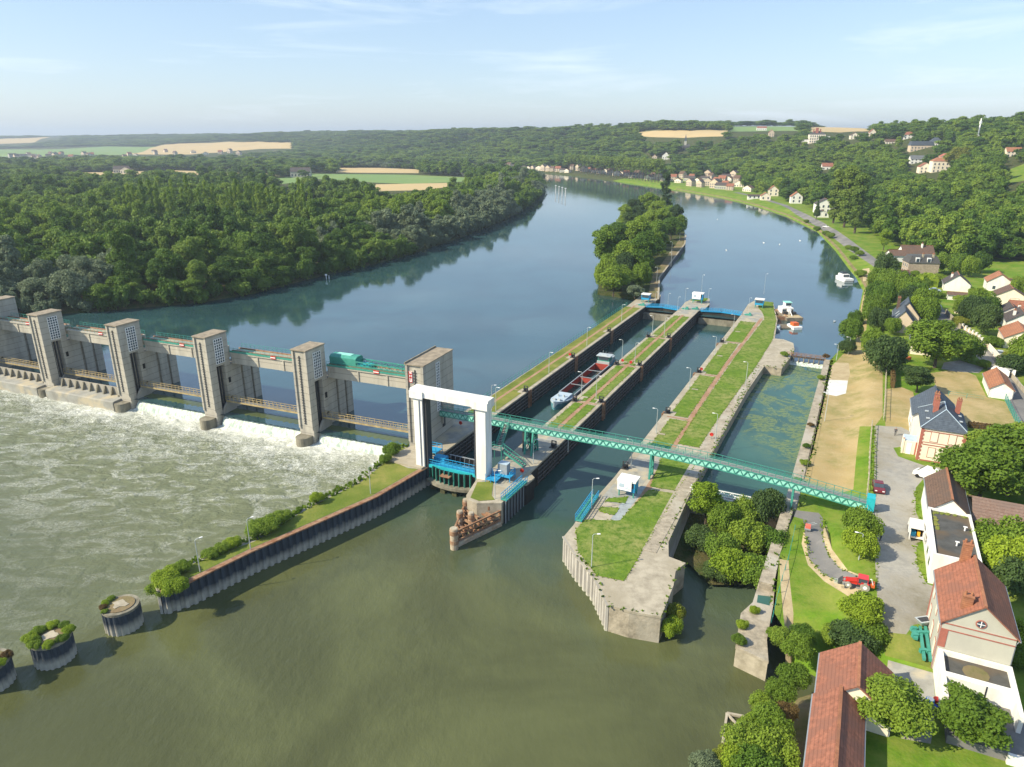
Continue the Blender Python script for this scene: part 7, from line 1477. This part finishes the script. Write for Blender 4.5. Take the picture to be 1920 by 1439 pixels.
# ---- yards and gardens
for (kd, x, y, s, m, sz, l) in (('round', 1752, 690, 1.45, leaf_mid, .74, 'big spreading walnut tree over the pale roofed outbuilding'), ('bush', 1812, 678, .75, leaf_mid, 1.6, 'round tree between the walnut and the lane'), ('tall', 1718, 737, .72, leaf_dark, .62, 'dense dark evergreen left of the white house'), ('bush', 1658, 699, .95, leaf_dark, 1.7, 'large round dark hedge tree beside the dry meadow'), ('bush', 1636, 668, .7, leaf_mid, 1.8, 'small round tree behind the large hedge tree'), ('bush', 1588, 664, .5, leaf_dark, 1.4, 'dark bush at the shore beside the towpath gate'), ('bush', 1592, 640, .6, leaf_wood, 2.0, 'leafy tree leaning over the river by the towpath'), ('bush', 1601, 614, .5, leaf_wood, 1.9, 'smaller tree above the leaning one on the river bank'), ('bush', 1672, 628, .5, leaf_mid, 1.8, 'small round tree in front of the beige gabled house'), ('bush', 1682, 652, .42, leaf_dark, 1.2, 'dark shrub in the garden hedge below the beige house'), ('bush', 1660, 650, .38, leaf_yellow, 1.1, 'yellow flowering shrub above the large round hedge tree'), ('tall', 1743, 585, .5, leaf_bright, .7, 'bright green tree at the corner of the lane')): T(kd, x, y, s, m, l, szs=sz)
gw = 'trees of the small grove between the towpath and the lane'
for k, (x, y, s, m) in enumerate(((1655, 529, 1.0, leaf_dark), (1642, 548, .8, leaf_mid), (1662, 555, .85, leaf_wood), (1685, 556, .8, leaf_mid), (1640, 575, .8, leaf_wood), (1638, 600, .75, leaf_mid), (1657, 582, .8, leaf_wood), (1702, 568, .8, leaf_mid), (1714, 583, .85, leaf_wood), (1700, 590, .8, leaf_dark), (1729, 596, .85, leaf_mid), (1718, 606, .75, leaf_bright), (1630, 610, .7, leaf_mid), (1735, 612, .8, leaf_mid), (1645, 622, .65, leaf_dark))):
    tree('bush', GT(x, y), s * .95, m, 'green tree in the small grove between the towpath and the lane' if k else 'dark round tree at the road junction at the head of the towpath', gw, 'broadleaf_tree', 'tree', szs=2.1)
gg = 'trees and shrubs in the gardens right of the lane'
for k, (x, y, s, m, kd) in enumerate(((1722, 540, .5, leaf_bright, 'bush'), (1745, 538, .6, leaf_mid, 'bush'), (1758, 530, .6, leaf_mid, 'bush'), (1808, 598, .7, leaf_mid, 'round'), (1822, 610, .85, leaf_dark, 'round'), (1842, 628, .85, leaf_dark, 'round'), (1835, 592, .8, leaf_mid, 'round'), (1850, 600, .7, leaf_wood, 'round'), (1812, 572, .5, leaf_mid, 'bush'), (1797, 566, .4, leaf_bright, 'bush'), (1828, 556, .5, leaf_mid, 'bush'), (1800, 612, .5, leaf_yellow, 'bush'), (1862, 650, .5, leaf_mid, 'bush'), (1900, 700, .8, leaf_dark, 'bush'), (1918, 690, .8, leaf_mid, 'round'), (1896, 680, .5, leaf_yellow, 'bush'), (1845, 690, .35, leaf_wood, 'bush'), (1760, 560, .4, leaf_mid, 'bush'), (1905, 560, .7, leaf_mid, 'round'), (1915, 640, .5, leaf_mid, 'bush'), (1700, 506, .45, leaf_dark, 'bush'), (1688, 505, .5, leaf_mid, 'bush'), (1740, 514, .7, leaf_mid, 'round'), (1765, 512, .8, leaf_wood, 'round'), (1790, 515, .8, leaf_wood, 'round'), (1815, 520, .8, leaf_mid, 'round'), (1838, 512, .8, leaf_wood, 'round'), (1715, 520, .45, leaf_mid, 'bush'))):
    tree('bush', GT(x, y), s * (.95 if kd == 'round' else 1), m, ('tree' if kd == 'round' else 'shrub') + ' in the gardens among the village houses right of the lane', gg, 'broadleaf_tree' if kd == 'round' else 'shrub', 'tree' if kd == 'round' else 'shrub', szs=2.0 if kd == 'round' else 1)
# hedges
def hedge(label, pts, w, h, m):
    b = []; r = np.random.default_rng(len(label)); P, N = [], []
    for a, c in zip(pts[:-1], pts[1:]):
        n = int((c - a).length * w * 26); d = (c - a); u = Vector((-d.y, d.x, 0)).normalized()
        for _ in range(n):
            q = a + d * r.random(); s = r.uniform(-1, 1); z = h * (r.random() ** .5) if abs(s) > .75 else h * r.uniform(.85, 1.05); p = q + u * s * w / 2; P.append((p.x, p.y, hz(p.x, p.y) + z)); N.append((u.x * s * .5, u.y * s * .5, .6))
    P = np.array(P); N = np.array(N) + r.standard_normal((len(P), 3)) * .5; N /= np.linalg.norm(N, axis=1)[:, None]; T_1 = np.cross(N, r.standard_normal(N.shape)); T_1 /= np.linalg.norm(T_1, axis=1)[:, None]; B = np.cross(N, T_1); s = .22
    L = np.stack([P + T_1 * s, P + B * s * .8, P - T_1 * s, P - B * s * .8], 1).reshape(-1, 3); mb = MB()
    for a, c in zip(pts[:-1], pts[1:]): a = a.copy(); c = c.copy(); a.z = hz(a.x, a.y) + h * .45; c.z = hz(c.x, c.y) + h * .45; mb.beam(a, c, w * .85, h * .95)
    k = len(mb.v); o = pts[0]; V = [tuple(v) for v in mb.v] + L.tolist(); F = mb.f + [(k + 4 * i, k + 4 * i + 1, k + 4 * i + 2, k + 4 * i + 3) for i in range(len(P))]
    me = bpy.data.meshes.new('hedge'); me.from_pydata([(v[0] - o.x, v[1] - o.y, v[2] - o.z) for v in V], [], F); me.materials.append(m); ob = bpy.data.objects.new('hedge', me); COL.objects.link(ob); ob.location = o; tag(ob, label, 'hedge')
hedge('clipped green hedge beside the pale path left of the beige house', gp([(1646, 600), (1646, 628)]), 1.2, 1.6, leaf_mid)
hedge('dark hedge across the garden below the beige gabled house', gp([(1655, 640), (1690, 645)]), 1.2, 1.4, leaf_dark)
hedge('tall green hedge beside the roadside below the stone house', gp([(1722, 535), (1738, 530), (1750, 540)]), 3.5, 4.0, leaf_bright)
hedge('long yellow green hedge in front of the dark roofed garden house', gp([(1745, 553), (1800, 557)]), 1.4, 1.0, leaf_yellow)
hedge('narrow brown green hedge between the dry lawn strips above the gravel yard', gp([(1673, 690), (1673, 728)]), 1.0, 1.8, leaf_brown)
hedge('low dark hedge along the garden fence below the dry garden', gp([(1815, 800), (1870, 806)]), 1.6, .9, leaf_brown)
# dyke vegetation
gd = 'bushes on the far edge of the grassy dyke'
for k, (x, y, s, m, sz, l) in enumerate(((312, 1098, .38, leaf_bright, .9, 'bright ivy like bush hanging over the outer end of the dyke'), (300, 1115, .34, leaf_mid, 1.0, 'trailing bush covering the outermost sheet piles of the dyke'), (330, 1112, .34, leaf_bright, 1.0, 'low bush spilling over the front corner of the dyke end'), (345, 1072, .26, leaf_mid, 1, 'small bush behind the dyke end'), (322, 1082, .26, leaf_bright, 1, 'small bush on the river side of the dyke end'), (395, 1045, .24, leaf_mid, .9, 'low shrub left of the second dyke lamp'), (415, 1035, .25, leaf_mid, .9, 'low shrub in the middle of the dyke hedge'), (437, 1024, .26, leaf_bright, .9, 'bright low shrub below the second dyke lamp'), (484, 1004, .42, leaf_mid, .9, 'large dark bush right of the second dyke lamp, left part'), (503, 994, .42, leaf_mid, .9, 'large dark bush right of the second dyke lamp, right part'), (528, 978, .34, leaf_mid, .9, 'round bush at the right end of the dyke bush row'), (594, 942, .26, leaf_bright, 1.2, 'single round bush on the dyke below the falls'), (562, 958, .12, leaf_mid, 1, 'tiny bush on the dyke edge'), (722, 868, .24, leaf_mid, 1.2, 'small left shrub where the dyke meets the dam'), (735, 856, .34, leaf_wood, 1.3, 'taller dark shrub where the dyke meets the dam'))):
    T('bush', x, y, s, m, l, z=-.4 if k != 1 else -2.0, group=gd, szs=sz)
for k, (p, r) in enumerate(DOL):
    for j in range((4, 8, 6)[k]):
        a = (2.6 + j * .5) if k == 0 else (j * .785 + 2.8); s = (.09, .16, .13)[k] * rnd.uniform(.8, 1.3)
        tree('bush', Vector((p.x + (r - .2) * math.cos(a), p.y + (r - .2) * math.sin(a), -1.1 if k else -.95)), s, [leaf_mid, leaf_bright, leaf_brown][j % 3 if k != 1 else j % 2], ('small weed on the rim of the right hand round dolphin', 'leafy weed hanging from the rim of the middle round dolphin', 'weed on the round dolphin cut by the left picture edge')[k], 'weeds on the round dolphins', 'shrub', 'shrub')
# bushes on walls and basin
for k, (x, y, s, m, l) in enumerate(((1520, 800, .14, leaf_brown, 'dry tuft on the basin wall edge below the gravel patch'), (1512, 840, .16, leaf_wood, 'dark tuft on the basin wall beside the meadow'), (1507, 872, .18, leaf_wood, 'larger tuft on the basin wall above the green footbridge'), (1470, 668, .22, leaf_mid, 'bush hanging from the concrete jetty at the weir'), (1548, 672, .2, leaf_brown, 'scrubby bush at the right end of the weir footbridge'), (1495, 905, .16, leaf_wood, 'tuft on the basin wall under the green footbridge'), (1540, 712, .2, leaf_wood, 'dark bush left of the white gravel patch'))): T('bush', x, y, s, m, l, z=.1)
# island
gi = 'trees of the wooded island'
T('round', 1190, 560, .72, leaf_willow, 'pale grey green willow at the near corner of the wooded island', z=0, szs=.62)
T('poplar', 1246, 402, 1.5, leaf_dark, 'tall narrow poplar at the far tip of the wooded island', z=0, szs=1.05)
for x, y, s, m, kd, l in ((1150, 555, 1.05, leaf_mid, 'round', 'broad rounded tree at the near left corner of the wooded island'), (1140, 535, .95, leaf_mid, 'round', 'round tree on the left shore of the wooded island'), (1165, 545, .95, leaf_wood, 'round', 'round tree behind the pale willow on the island')): T(kd, x, y, s, m, l, z=0, szs=.9)
iy = [(1135, 510), (1158, 505), (1180, 520), (1205, 525), (1150, 480), (1172, 478), (1195, 490), (1212, 495), (1160, 455), (1182, 450), (1205, 462), (1228, 470), (1172, 430), (1195, 425), (1218, 438), (1240, 440), (1258, 450), (1190, 408), (1212, 408), (1235, 415), (1256, 422), (1268, 434), (1225, 398), (1245, 400)]
for k, (x, y) in enumerate(iy): T('tall' if k % 3 == 0 else 'round', x, y, rnd.uniform(1.15, 1.5), [leaf_wood, leaf_dark, leaf_mid, leaf_wood][k % 4], 'leafy tree in the middle of the wooded island', z=0, group=gi, szs=rnd.uniform(.85, 1.05))
for k, (x, y) in enumerate(((1136, 546), (1138, 522), (1150, 494), (1156, 470), (1166, 444), (1182, 420), (1198, 402), (1180, 500), (1196, 470), (1222, 455), (1246, 430), (1210, 420), (1270, 442), (1226, 486), (1170, 530), (1200, 540))): tree('bush', G(x, y, -.5), rnd.uniform(.75, 1.0), [leaf_mid, leaf_wood, leaf_dark][k % 3], 'low crowned tree at the edge of the wooded island', gi, 'broadleaf_tree', 'tree', szs=rnd.uniform(1.7, 2.4))
for x, y, s in ((1222, 505, .45), (1240, 478, .45), (1255, 460, .4), (1212, 530, .4)): T('bush', x, y, s, leaf_mid, 'low bush beside the lamp posts on the island path', z=0, group=gi)
# poplars and bank shrubs upstream
for k, (x, y, s) in enumerate(((1562, 419, 2.2), (1582, 427, 2.4), (1602, 438, 2.2))): T('poplar', x, y, s, leaf_poplar, ('leftmost', 'middle', 'rightmost')[k] + ' of the three huge pale poplars beside the riverside road', szs=.80)
T('conifer', 1530, 412, .9, leaf_dark, 'dark conifer beside the white house left of the poplars')
T('tall', 1656, 470, .75, leaf_bright, 'bright lime green tree behind the long white house')
T('round', 1786, 322, 2.1, leaf_yellow, 'big yellow green tree right of the large cream villa')
T('tall', 1870, 385, .9, leaf_yellow, 'yellow leaved tree standing out of the wood at the right')
gb_ = 'shrubs along the riverside road'
for x, y, s in ((1532, 433, .5), (1548, 442, .5), (1556, 447, .55), (1602, 473, .5), (1612, 480, .45), (1590, 468, .4), (1512, 418, .4), (1612, 520, .55), (1600, 488, .4)): T('bush', x, y, s, leaf_mid, 'green shrub on the grassy bank between the riverside road and the water', group=gb_)
# avenue of the town
ga = 'clipped trees of the riverside avenue'
for k, x in enumerate(range(1066, 1236, 6)):
    p = GT(x, 322.5 + (x - 1066) * .12); tree('avenue', p, 1.55, leaf_poplar, 'tall even tree in the long clipped riverside avenue of the far town', ga, 'avenue_tree', 'tree', False)
# ---- weeds and tufts along the edges of lawns, walls and paths
def tufts(name, label, m, lines, step, hgt, wid, seed, jit=.3):
    r = np.random.default_rng(seed); V, F = [], []
    for a, c in lines:
        a = Vector(a); c = Vector(c); n = max(1, int((c - a).length / step))
        for i in range(n):
            if r.random() < .35: continue
            q = a.lerp(c, (i + r.random()) / n); x, y, z = q.x + r.normal() * jit * .5, q.y + r.normal() * jit * .5, q.z; k_ = r.uniform(.4, 1.5)
            for _ in range(4):
                an = r.uniform(0, 6.28); w = wid * k_ * r.uniform(.5, 1.1) / 2; dx, dy = math.cos(an) * w, math.sin(an) * w; lx, ly = r.normal() * .12, r.normal() * .12; h = hgt * k_ * r.uniform(.5, 1.1); b = len(V)
                V += [(x - dx, y - dy, z - .03), (x + dx, y + dy, z - .03), (x + dx * .5 + lx, y + dy * .5 + ly, z + h), (x - dx * .6 + lx, y - dy * .6 + ly, z + h * .8)]; F.append((b, b + 1, b + 2, b + 3))
    me = bpy.data.meshes.new(name); me.from_pydata(V, [], F); me.materials.append(m); o = bpy.data.objects.new(name, me); COL.objects.link(o); tag(o, label, 'weeds', kind='stuff')
def loops(polys): return [((p[i][0], p[i][1], z), (p[(i + 1) % len(p)][0], p[(i + 1) % len(p)][1], z)) for p, z in polys for i in range(len(p))]
tufts('grass_tufts', 'ragged green grass growing over the edges of the lock lawns', leaf_bright, loops([(p, z) for p, z, m in LAWNS if m is not lawn_olive]), .30, .10, .22, 3, .2)
tufts('bank_growth', 'rough weeds and brambles along the river edge of the grassy dyke', leaf_mid, [(tuple(a), tuple(c)) for a, c in zip(dyL[:-1], dyL[1:])], .10, .5, .6, 8, .8)
e1 = [G(x, y, 0) for x, y in ((1489, 949), (1473, 1000), (1462, 1040), (1450, 1096), (1449, 1135))]; e2 = [Lk(54.1, s, 0) for s in (-18, 10, 40, 77)]; e3 = [Lk(36.1, s, 0) for s in (-42, -19, 0, 40, 62)] + [Lk(42, 64, 0), Lk(43.2, 84, 0)]; e4 = gpoly([(1081, 1039), (1117, 1081), (1143, 1135), (1180, 1146), (1239, 1156), (1266, 1071), (1285, 1056)])
tufts('wall_weeds', 'low weeds rooted along the old stone wall edges', leaf_mid, [(a, c) for e in (e1, e2, e3, e4) for a, c in zip(e[:-1], e[1:])], .35, .25, .35, 5, .6)
rdp = [GT(x, y) for x, y in ((1640, 800), (1639, 880), (1638, 960), (1641, 1050), (1643, 1100), (1648, 1170), (1664, 1212))]; rd2 = [GT(x, y) for x, y in ((1717, 920), (1717, 960), (1735, 1000), (1718, 1028), (1720, 1060), (1738, 1095))]; rd3 = [GT(x, y) for x, y in ((1506, 974), (1509, 1000), (1516, 1045), (1540, 1075), (1580, 1096))]; rd4 = [GT(x, y) for x, y in ((1543, 972), (1544, 1010), (1553, 1040), (1575, 1066), (1615, 1083))]
tufts('verge_weeds', 'ragged verge grass along the gravel road and the curved path', leaf_bright, [(a, c) for e in (rdp, rd2, rd3, rd4) for a, c in zip(e[:-1], e[1:])], .14, .16, .28, 6, .45)
# ---- the woods
VILLA = [o.location.copy() for o in COL.objects if o.type == 'EMPTY' and not o.parent and o.get('category') in ('house', 'villa', 'mansion', 'church', 'garage', 'shed', 'building', 'barn')]
P_ = []; r_ = 235.0
while r_ < 10500:
    sp = max(7.0, r_ * .0118); na = int(R(84) * r_ / sp); a = np.radians(-42) + R(84) * (np.arange(na) + rg.random(na) * .9) / na; rr = r_ + (rg.random(na) - .5) * sp * .9
    P_.append(np.stack([rr * np.sin(a), rr * np.cos(a), np.full(na, sp)], 1)); r_ += sp * .92
P_ = np.concatenate(P_); X, Y, SP = P_.T
keep = ~pip(X, Y, WATER)
for nm_, _, z in ZONES:
    if nm_ != 'grass_bank': keep &= ~pip(X, Y, z)
dR, _ = polydist(X, Y, Rsh); dL, _ = polydist(X, Y, Lsh); dF, sF = polydist(X, Y, foot); right = dR < dL; outh = sF < 0
rdl = [Vector((p[0], p[1], 0)) for p in gp([(1650, 500), (1632, 486), (1585, 452), (1535, 420), (1470, 385), (1380, 361)])]
dRd, sRd = polydist(X, Y, rdl)
keep &= ~right | outh | ((Y > 345) & (dR > 28) & (dRd > 7) & ((X > 208) | (Y > 420))); keep &= (dL > .6)
keep &= ~(right & (dRd < 7)); keep &= ~(right & (dR < 24)); keep &= ~(right & (Y < 325) & (X < 275))
keep &= ~(right & (Y > 1050) & (Y < 1650) & (dR < 55) & ~outh)
for v in VILLA:
    dv = Vector((-v.x, -v.y)).normalized(); t_ = np.clip((X - v.x) * dv.x + (Y - v.y) * dv.y, -8, 26 + 16 * (v.z > 15)); c_ = np.hypot(X - v.x - t_ * dv.x - 5, Y - v.y - t_ * dv.y); keep &= c_ > 11
big = vnoise(X, Y, 60, 9); keep &= ~(~right & (dL > 120) & (big > .86) & (Y < 1200))
for hh_ in (2, 7, 12, 18):
    Z0 = height(X, Y) + hh_; dd = Y * math.cos(TH) - (Z0 - CAMZ) * math.sin(TH); QX = CX + FPX * X / dd; QY = CY - FPX * (Y * math.sin(TH) + (Z0 - CAMZ) * math.cos(TH)) / dd
    for f_ in FARPX: keep &= ~pip(QX, QY + 1, f_)
for v in VILLA:
    if v.y < 380: continue
    vd = v.y * math.cos(TH) - (v.z - CAMZ) * math.sin(TH); vx = CX + FPX * (v.x + 6) / vd; vy = CY - FPX * (v.y * math.sin(TH) + (v.z + 1.5 - CAMZ) * math.cos(TH)) / vd
    keep &= ~((Y < v.y + 4) & (Y > v.y - 220) & (np.abs(QX - vx) < 11 * FPX / vd) & (QY < vy) & (QY > vy - 20 * FPX / vd))
X, Y, SP, right, dL, dR = X[keep], Y[keep], SP[keep], right[keep], dL[keep], dR[keep]; Z = height(X, Y)
D = np.hypot(X, Y); n = len(X)
sxy = SP / 7.4 * rg.uniform(.62, 1.4, n); sz_ = np.minimum(sxy, 1.15) * rg.uniform(.62, 1.38, n) * np.interp(D, [700, 2500], [1.0, .62]); sz_ = np.where(right, sz_ * .95, sz_ * 1.05)
sz_ = np.where(~right & (dL < 16), sz_ * .72, sz_)
kind = rg.choice([0, 1, 2, 3, 4], n, p=[.27, .27, .26, .1, .1])
pn = vnoise(X, Y, 90, 4); species = np.where(pn > .62, 1, 0)
# a fringe of low bushes where the left bank wood meets the water
fr_ = []
for a, c in zip(Lsh[3:-2], Lsh[4:-1]):
    L_ = (c - a).length; k = int(L_ / max(3.6, a.length * .009)); nrm = Vector((-(c - a).y, (c - a).x, 0)).normalized()
    for i in range(k): p = a.lerp(c, (i + rnd.random()) / k) + nrm * rnd.uniform(.2, 3.2); fr_.append((p.x, p.y, max(3.6, p.length * .009)))
fr_ = np.array(fr_); X = np.concatenate([X, fr_[:, 0]]); Y = np.concatenate([Y, fr_[:, 1]]); k0 = n; n = len(X); D = np.hypot(X, Y); Z = np.concatenate([Z, np.maximum(height(fr_[:, 0], fr_[:, 1]), -1.6)])
fs = fr_[:, 2] / 3.6 * rg.uniform(.5, .95, n - k0); sxy = np.concatenate([sxy, fs]); sz_ = np.concatenate([sz_, np.minimum(fs, 1.1) * rg.uniform(1.1, 2.0, n - k0)]); kind = np.concatenate([kind, np.full(n - k0, 6)])
right = np.concatenate([right, np.zeros(n - k0, bool)]); dL = np.concatenate([dL, np.ones(n - k0) * 2]); pn = vnoise(X, Y, 90, 4); species = np.where(pn > .62, 1, 0)
pop = ~right & (np.abs(X + 190) < 60) & (np.abs(Y - 470) < 22) 
kind = np.where(pop, 5, kind)
willow = ~right & (dL < 34) & (vnoise(X, Y, 38, 12) > .5)
# the biggest in view become things of their own
u_, d_ = X, Y * math.cos(TH) - (Z - CAMZ) * math.sin(TH); pxx = CX + FPX * X / d_
inview = (pxx > 0) & (pxx < 1920)
score = np.where(inview & (kind < 6), sxy / D, 0); score = np.where(~right & (dL < 26), score * 1.6, score); order_ = np.argsort(-score); NI = max(0, 296 - TCOUNT); ind = set(order_[:NI].tolist())
kn = ['round', 'round', 'round', 'tall', 'tall', 'poplar']
for i in sorted(ind):
    kd = kn[kind[i]]; m = leaf_willow if willow[i] else (leaf_left if not right[i] else (leaf_mid if species[i] else leaf_wood))
    if not right[i]: lab, g_ = ('pale grey green willow on the river edge of the left bank wood' if willow[i] else 'tall green tree near the front of the left bank wood'), ('willows of the left bank wood' if willow[i] else 'front trees of the left bank wood')
    else: lab, g_ = 'green tree at the foot of the wooded slope on the right bank', 'trees of the right bank wood'
    t = tree(kd, Vector((X[i], Y[i], Z[i])), 1, m, lab, g_, 'broadleaf_tree', 'tree', D[i] < 420); t.scale = (sxy[i] * (.62 if kd == 'poplar' else 1), sxy[i] * (.62 if kd == 'poplar' else 1), sz_[i])
def forest(name, label, sel, mats_, cat):
    idx = np.nonzero(sel)[0]
    if not len(idx): return
    me = bpy.data.meshes.new(name); me.from_pydata(np.stack([X[idx], Y[idx], Z[idx]], 1).tolist(), [], [])
    def attr(nm, ty, val, key='value'): a = me.attributes.new(nm, ty, 'POINT'); a.data.foreach_set(key, np.asarray(val).ravel())
    pf = np.where(kind[idx] == 5, .62, 1.0)
    attr('sv', 'FLOAT_VECTOR', np.stack([sxy[idx] * pf, sxy[idx] * pf, sz_[idx]], 1).astype(np.float32), 'vector'); attr('rz', 'FLOAT', rg.uniform(0, 6.28, len(idx)).astype(np.float32))
    protos = []
    for j, (kd, q) in enumerate((('round', 0), ('round', 1), ('round', 2), ('tall', 0), ('tall', 1), ('poplar', 0), ('bush', 0))):
        for m in mats_:
            protos.append(withmat(LO[kd][q], m))
    sel_m = np.where(willow[idx] & (len(mats_) > 2), 2, species[idx]) if len(mats_) > 1 else np.zeros(len(idx), int)
    attr('pi', 'INT', (kind[idx] * len(mats_) + np.minimum(sel_m, len(mats_) - 1)).astype(np.int32))
    ob = bpy.data.objects.new(name, me); COL.objects.link(ob); tag(ob, label, cat, kind='stuff')
    ng = bpy.data.node_groups.new(name + '_scatter', 'GeometryNodeTree'); ng.interface.new_socket('Geometry', in_out='INPUT', socket_type='NodeSocketGeometry'); ng.interface.new_socket('Geometry', in_out='OUTPUT', socket_type='NodeSocketGeometry')
    N = ng.nodes; L = ng.links.new; gi_ = N.new('NodeGroupInput'); go = N.new('NodeGroupOutput'); iop = N.new('GeometryNodeInstanceOnPoints'); iop.inputs['Pick Instance'].default_value = True
    jn = N.new('GeometryNodeJoinGeometry')
    for p in reversed(protos):
        po = bpy.data.objects.new('leaf_source', p); oi = N.new('GeometryNodeObjectInfo'); oi.inputs['Object'].default_value = po; oi.inputs['As Instance'].default_value = True; L(oi.outputs['Geometry'], jn.inputs[0])
    def na_(nm, ty): q = N.new('GeometryNodeInputNamedAttribute'); q.data_type = ty; q.inputs[0].default_value = nm; return q.outputs[0]
    cb = N.new('ShaderNodeCombineXYZ'); L(na_('rz', 'FLOAT'), cb.inputs[2]); L(gi_.outputs[0], iop.inputs['Points']); L(jn.outputs[0], iop.inputs['Instance']); L(na_('pi', 'INT'), iop.inputs['Instance Index']); L(cb.outputs[0], iop.inputs['Rotation']); L(na_('sv', 'FLOAT_VECTOR'), iop.inputs['Scale']); L(iop.outputs[0], go.inputs[0])
    md = ob.modifiers.new('scatter', 'NODES'); md.node_group = ng
isind = np.zeros(n, bool); isind[list(ind)] = True
forest('forest', 'far off mass of woodland covering the left bank plain and the distant hills', ~right & ~isind, [leaf_left, leaf_mid, leaf_willow], 'forest')
forest('hill_forest', 'dense woodland covering the slope above the right bank', right & ~isind, [leaf_wood, leaf_mid], 'forest')
print('TREES', TCOUNT, 'points', n)
# ================================================================ separate pieces of a part become parts of their own
def explode(o, gap=.35, most=14):
    me = o.data; nv = len(me.vertices)
    if nv > 6000 or me.users > 1: return
    par = list(range(nv))
    def fd(x):
        while par[x] != x: par[x] = par[par[x]]; x = par[x]
        return x
    for p in me.polygons:
        a = fd(p.vertices[0])
        for v in p.vertices[1:]: par[fd(v)] = a
    isl = {}
    for v in range(nv): isl.setdefault(fd(v), []).append(v)
    if not 2 <= len(isl) <= 500: return
    co = np.array([v.co[:] for v in me.vertices]); keys = list(isl); bb = np.array([[co[isl[k]].min(0), co[isl[k]].max(0)] for k in keys]); m = len(keys); cl = list(range(m))
    def fc(x):
        while cl[x] != x: cl[x] = cl[cl[x]]; x = cl[x]
        return x
    for i in range(m):
        near = np.nonzero(((bb[:, 0] <= bb[i, 1] + gap) & (bb[:, 1] >= bb[i, 0] - gap)).all(1))[0]
        for j in near: cl[fc(int(j))] = fc(i)
    groups = {}
    for i in range(m): groups.setdefault(fc(i), []).append(i)
    if not 2 <= len(groups) <= most: return
    of = {}
    for g, (r_, il) in enumerate(groups.items()):
        for i in il:
            for v in isl[keys[i]]: of[v] = g
    polys = [[] for _ in groups]
    for p in me.polygons: polys[of[p.vertices[0]]].append(p)
    base = o.name.split('.')[0]
    for g, pl in enumerate(polys):
        ids = sorted({v for p in pl for v in p.vertices}); ix = {v: k for k, v in enumerate(ids)}
        nm = bpy.data.meshes.new(base); nm.from_pydata([co[v].tolist() for v in ids], [], [[ix[v] for v in p.vertices] for p in pl])
        for mt in me.materials: nm.materials.append(mt)
        nm.polygons.foreach_set('material_index', [p.material_index for p in pl])
        if g == 0: first = nm; continue
        q = bpy.data.objects.new(base, nm); COL.objects.link(q); q.parent = o.parent; q.matrix_parent_inverse = o.matrix_parent_inverse.copy(); q.location = o.location; q.rotation_euler = o.rotation_euler; q.scale = o.scale
    o.data = first
for o in [o for o in COL.objects if o.type == 'MESH' and o.parent and not o.children and o.name.split('.')[0] not in ('crown', 'trunk', 'moss')]: explode(o)
# ================================================================ haze
b = MB(); b.box(-16000, 11000, -200, 15500, -12, 190); hz_ = b.build('haze', None); hz_.data.materials.clear()
hm = bpy.data.materials.new('haze_volume'); hm.use_nodes = True; n_ = hm.node_tree; n_.nodes.remove(n_.nodes['Principled BSDF']); pv = n_.nodes.new('ShaderNodeVolumePrincipled'); pv.inputs['Color'].default_value = (.72, .84, 1, 1); pv.inputs['Density'].default_value = 1.3e-4; pv.inputs['Anisotropy'].default_value = .2
n_.links.new(pv.outputs[0], n_.nodes['Material Output'].inputs['Volume']); hz_.data.materials.append(hm); hz_['kind'] = 'stuff'; hz_['label'] = 'thin pale summer haze over the river valley'
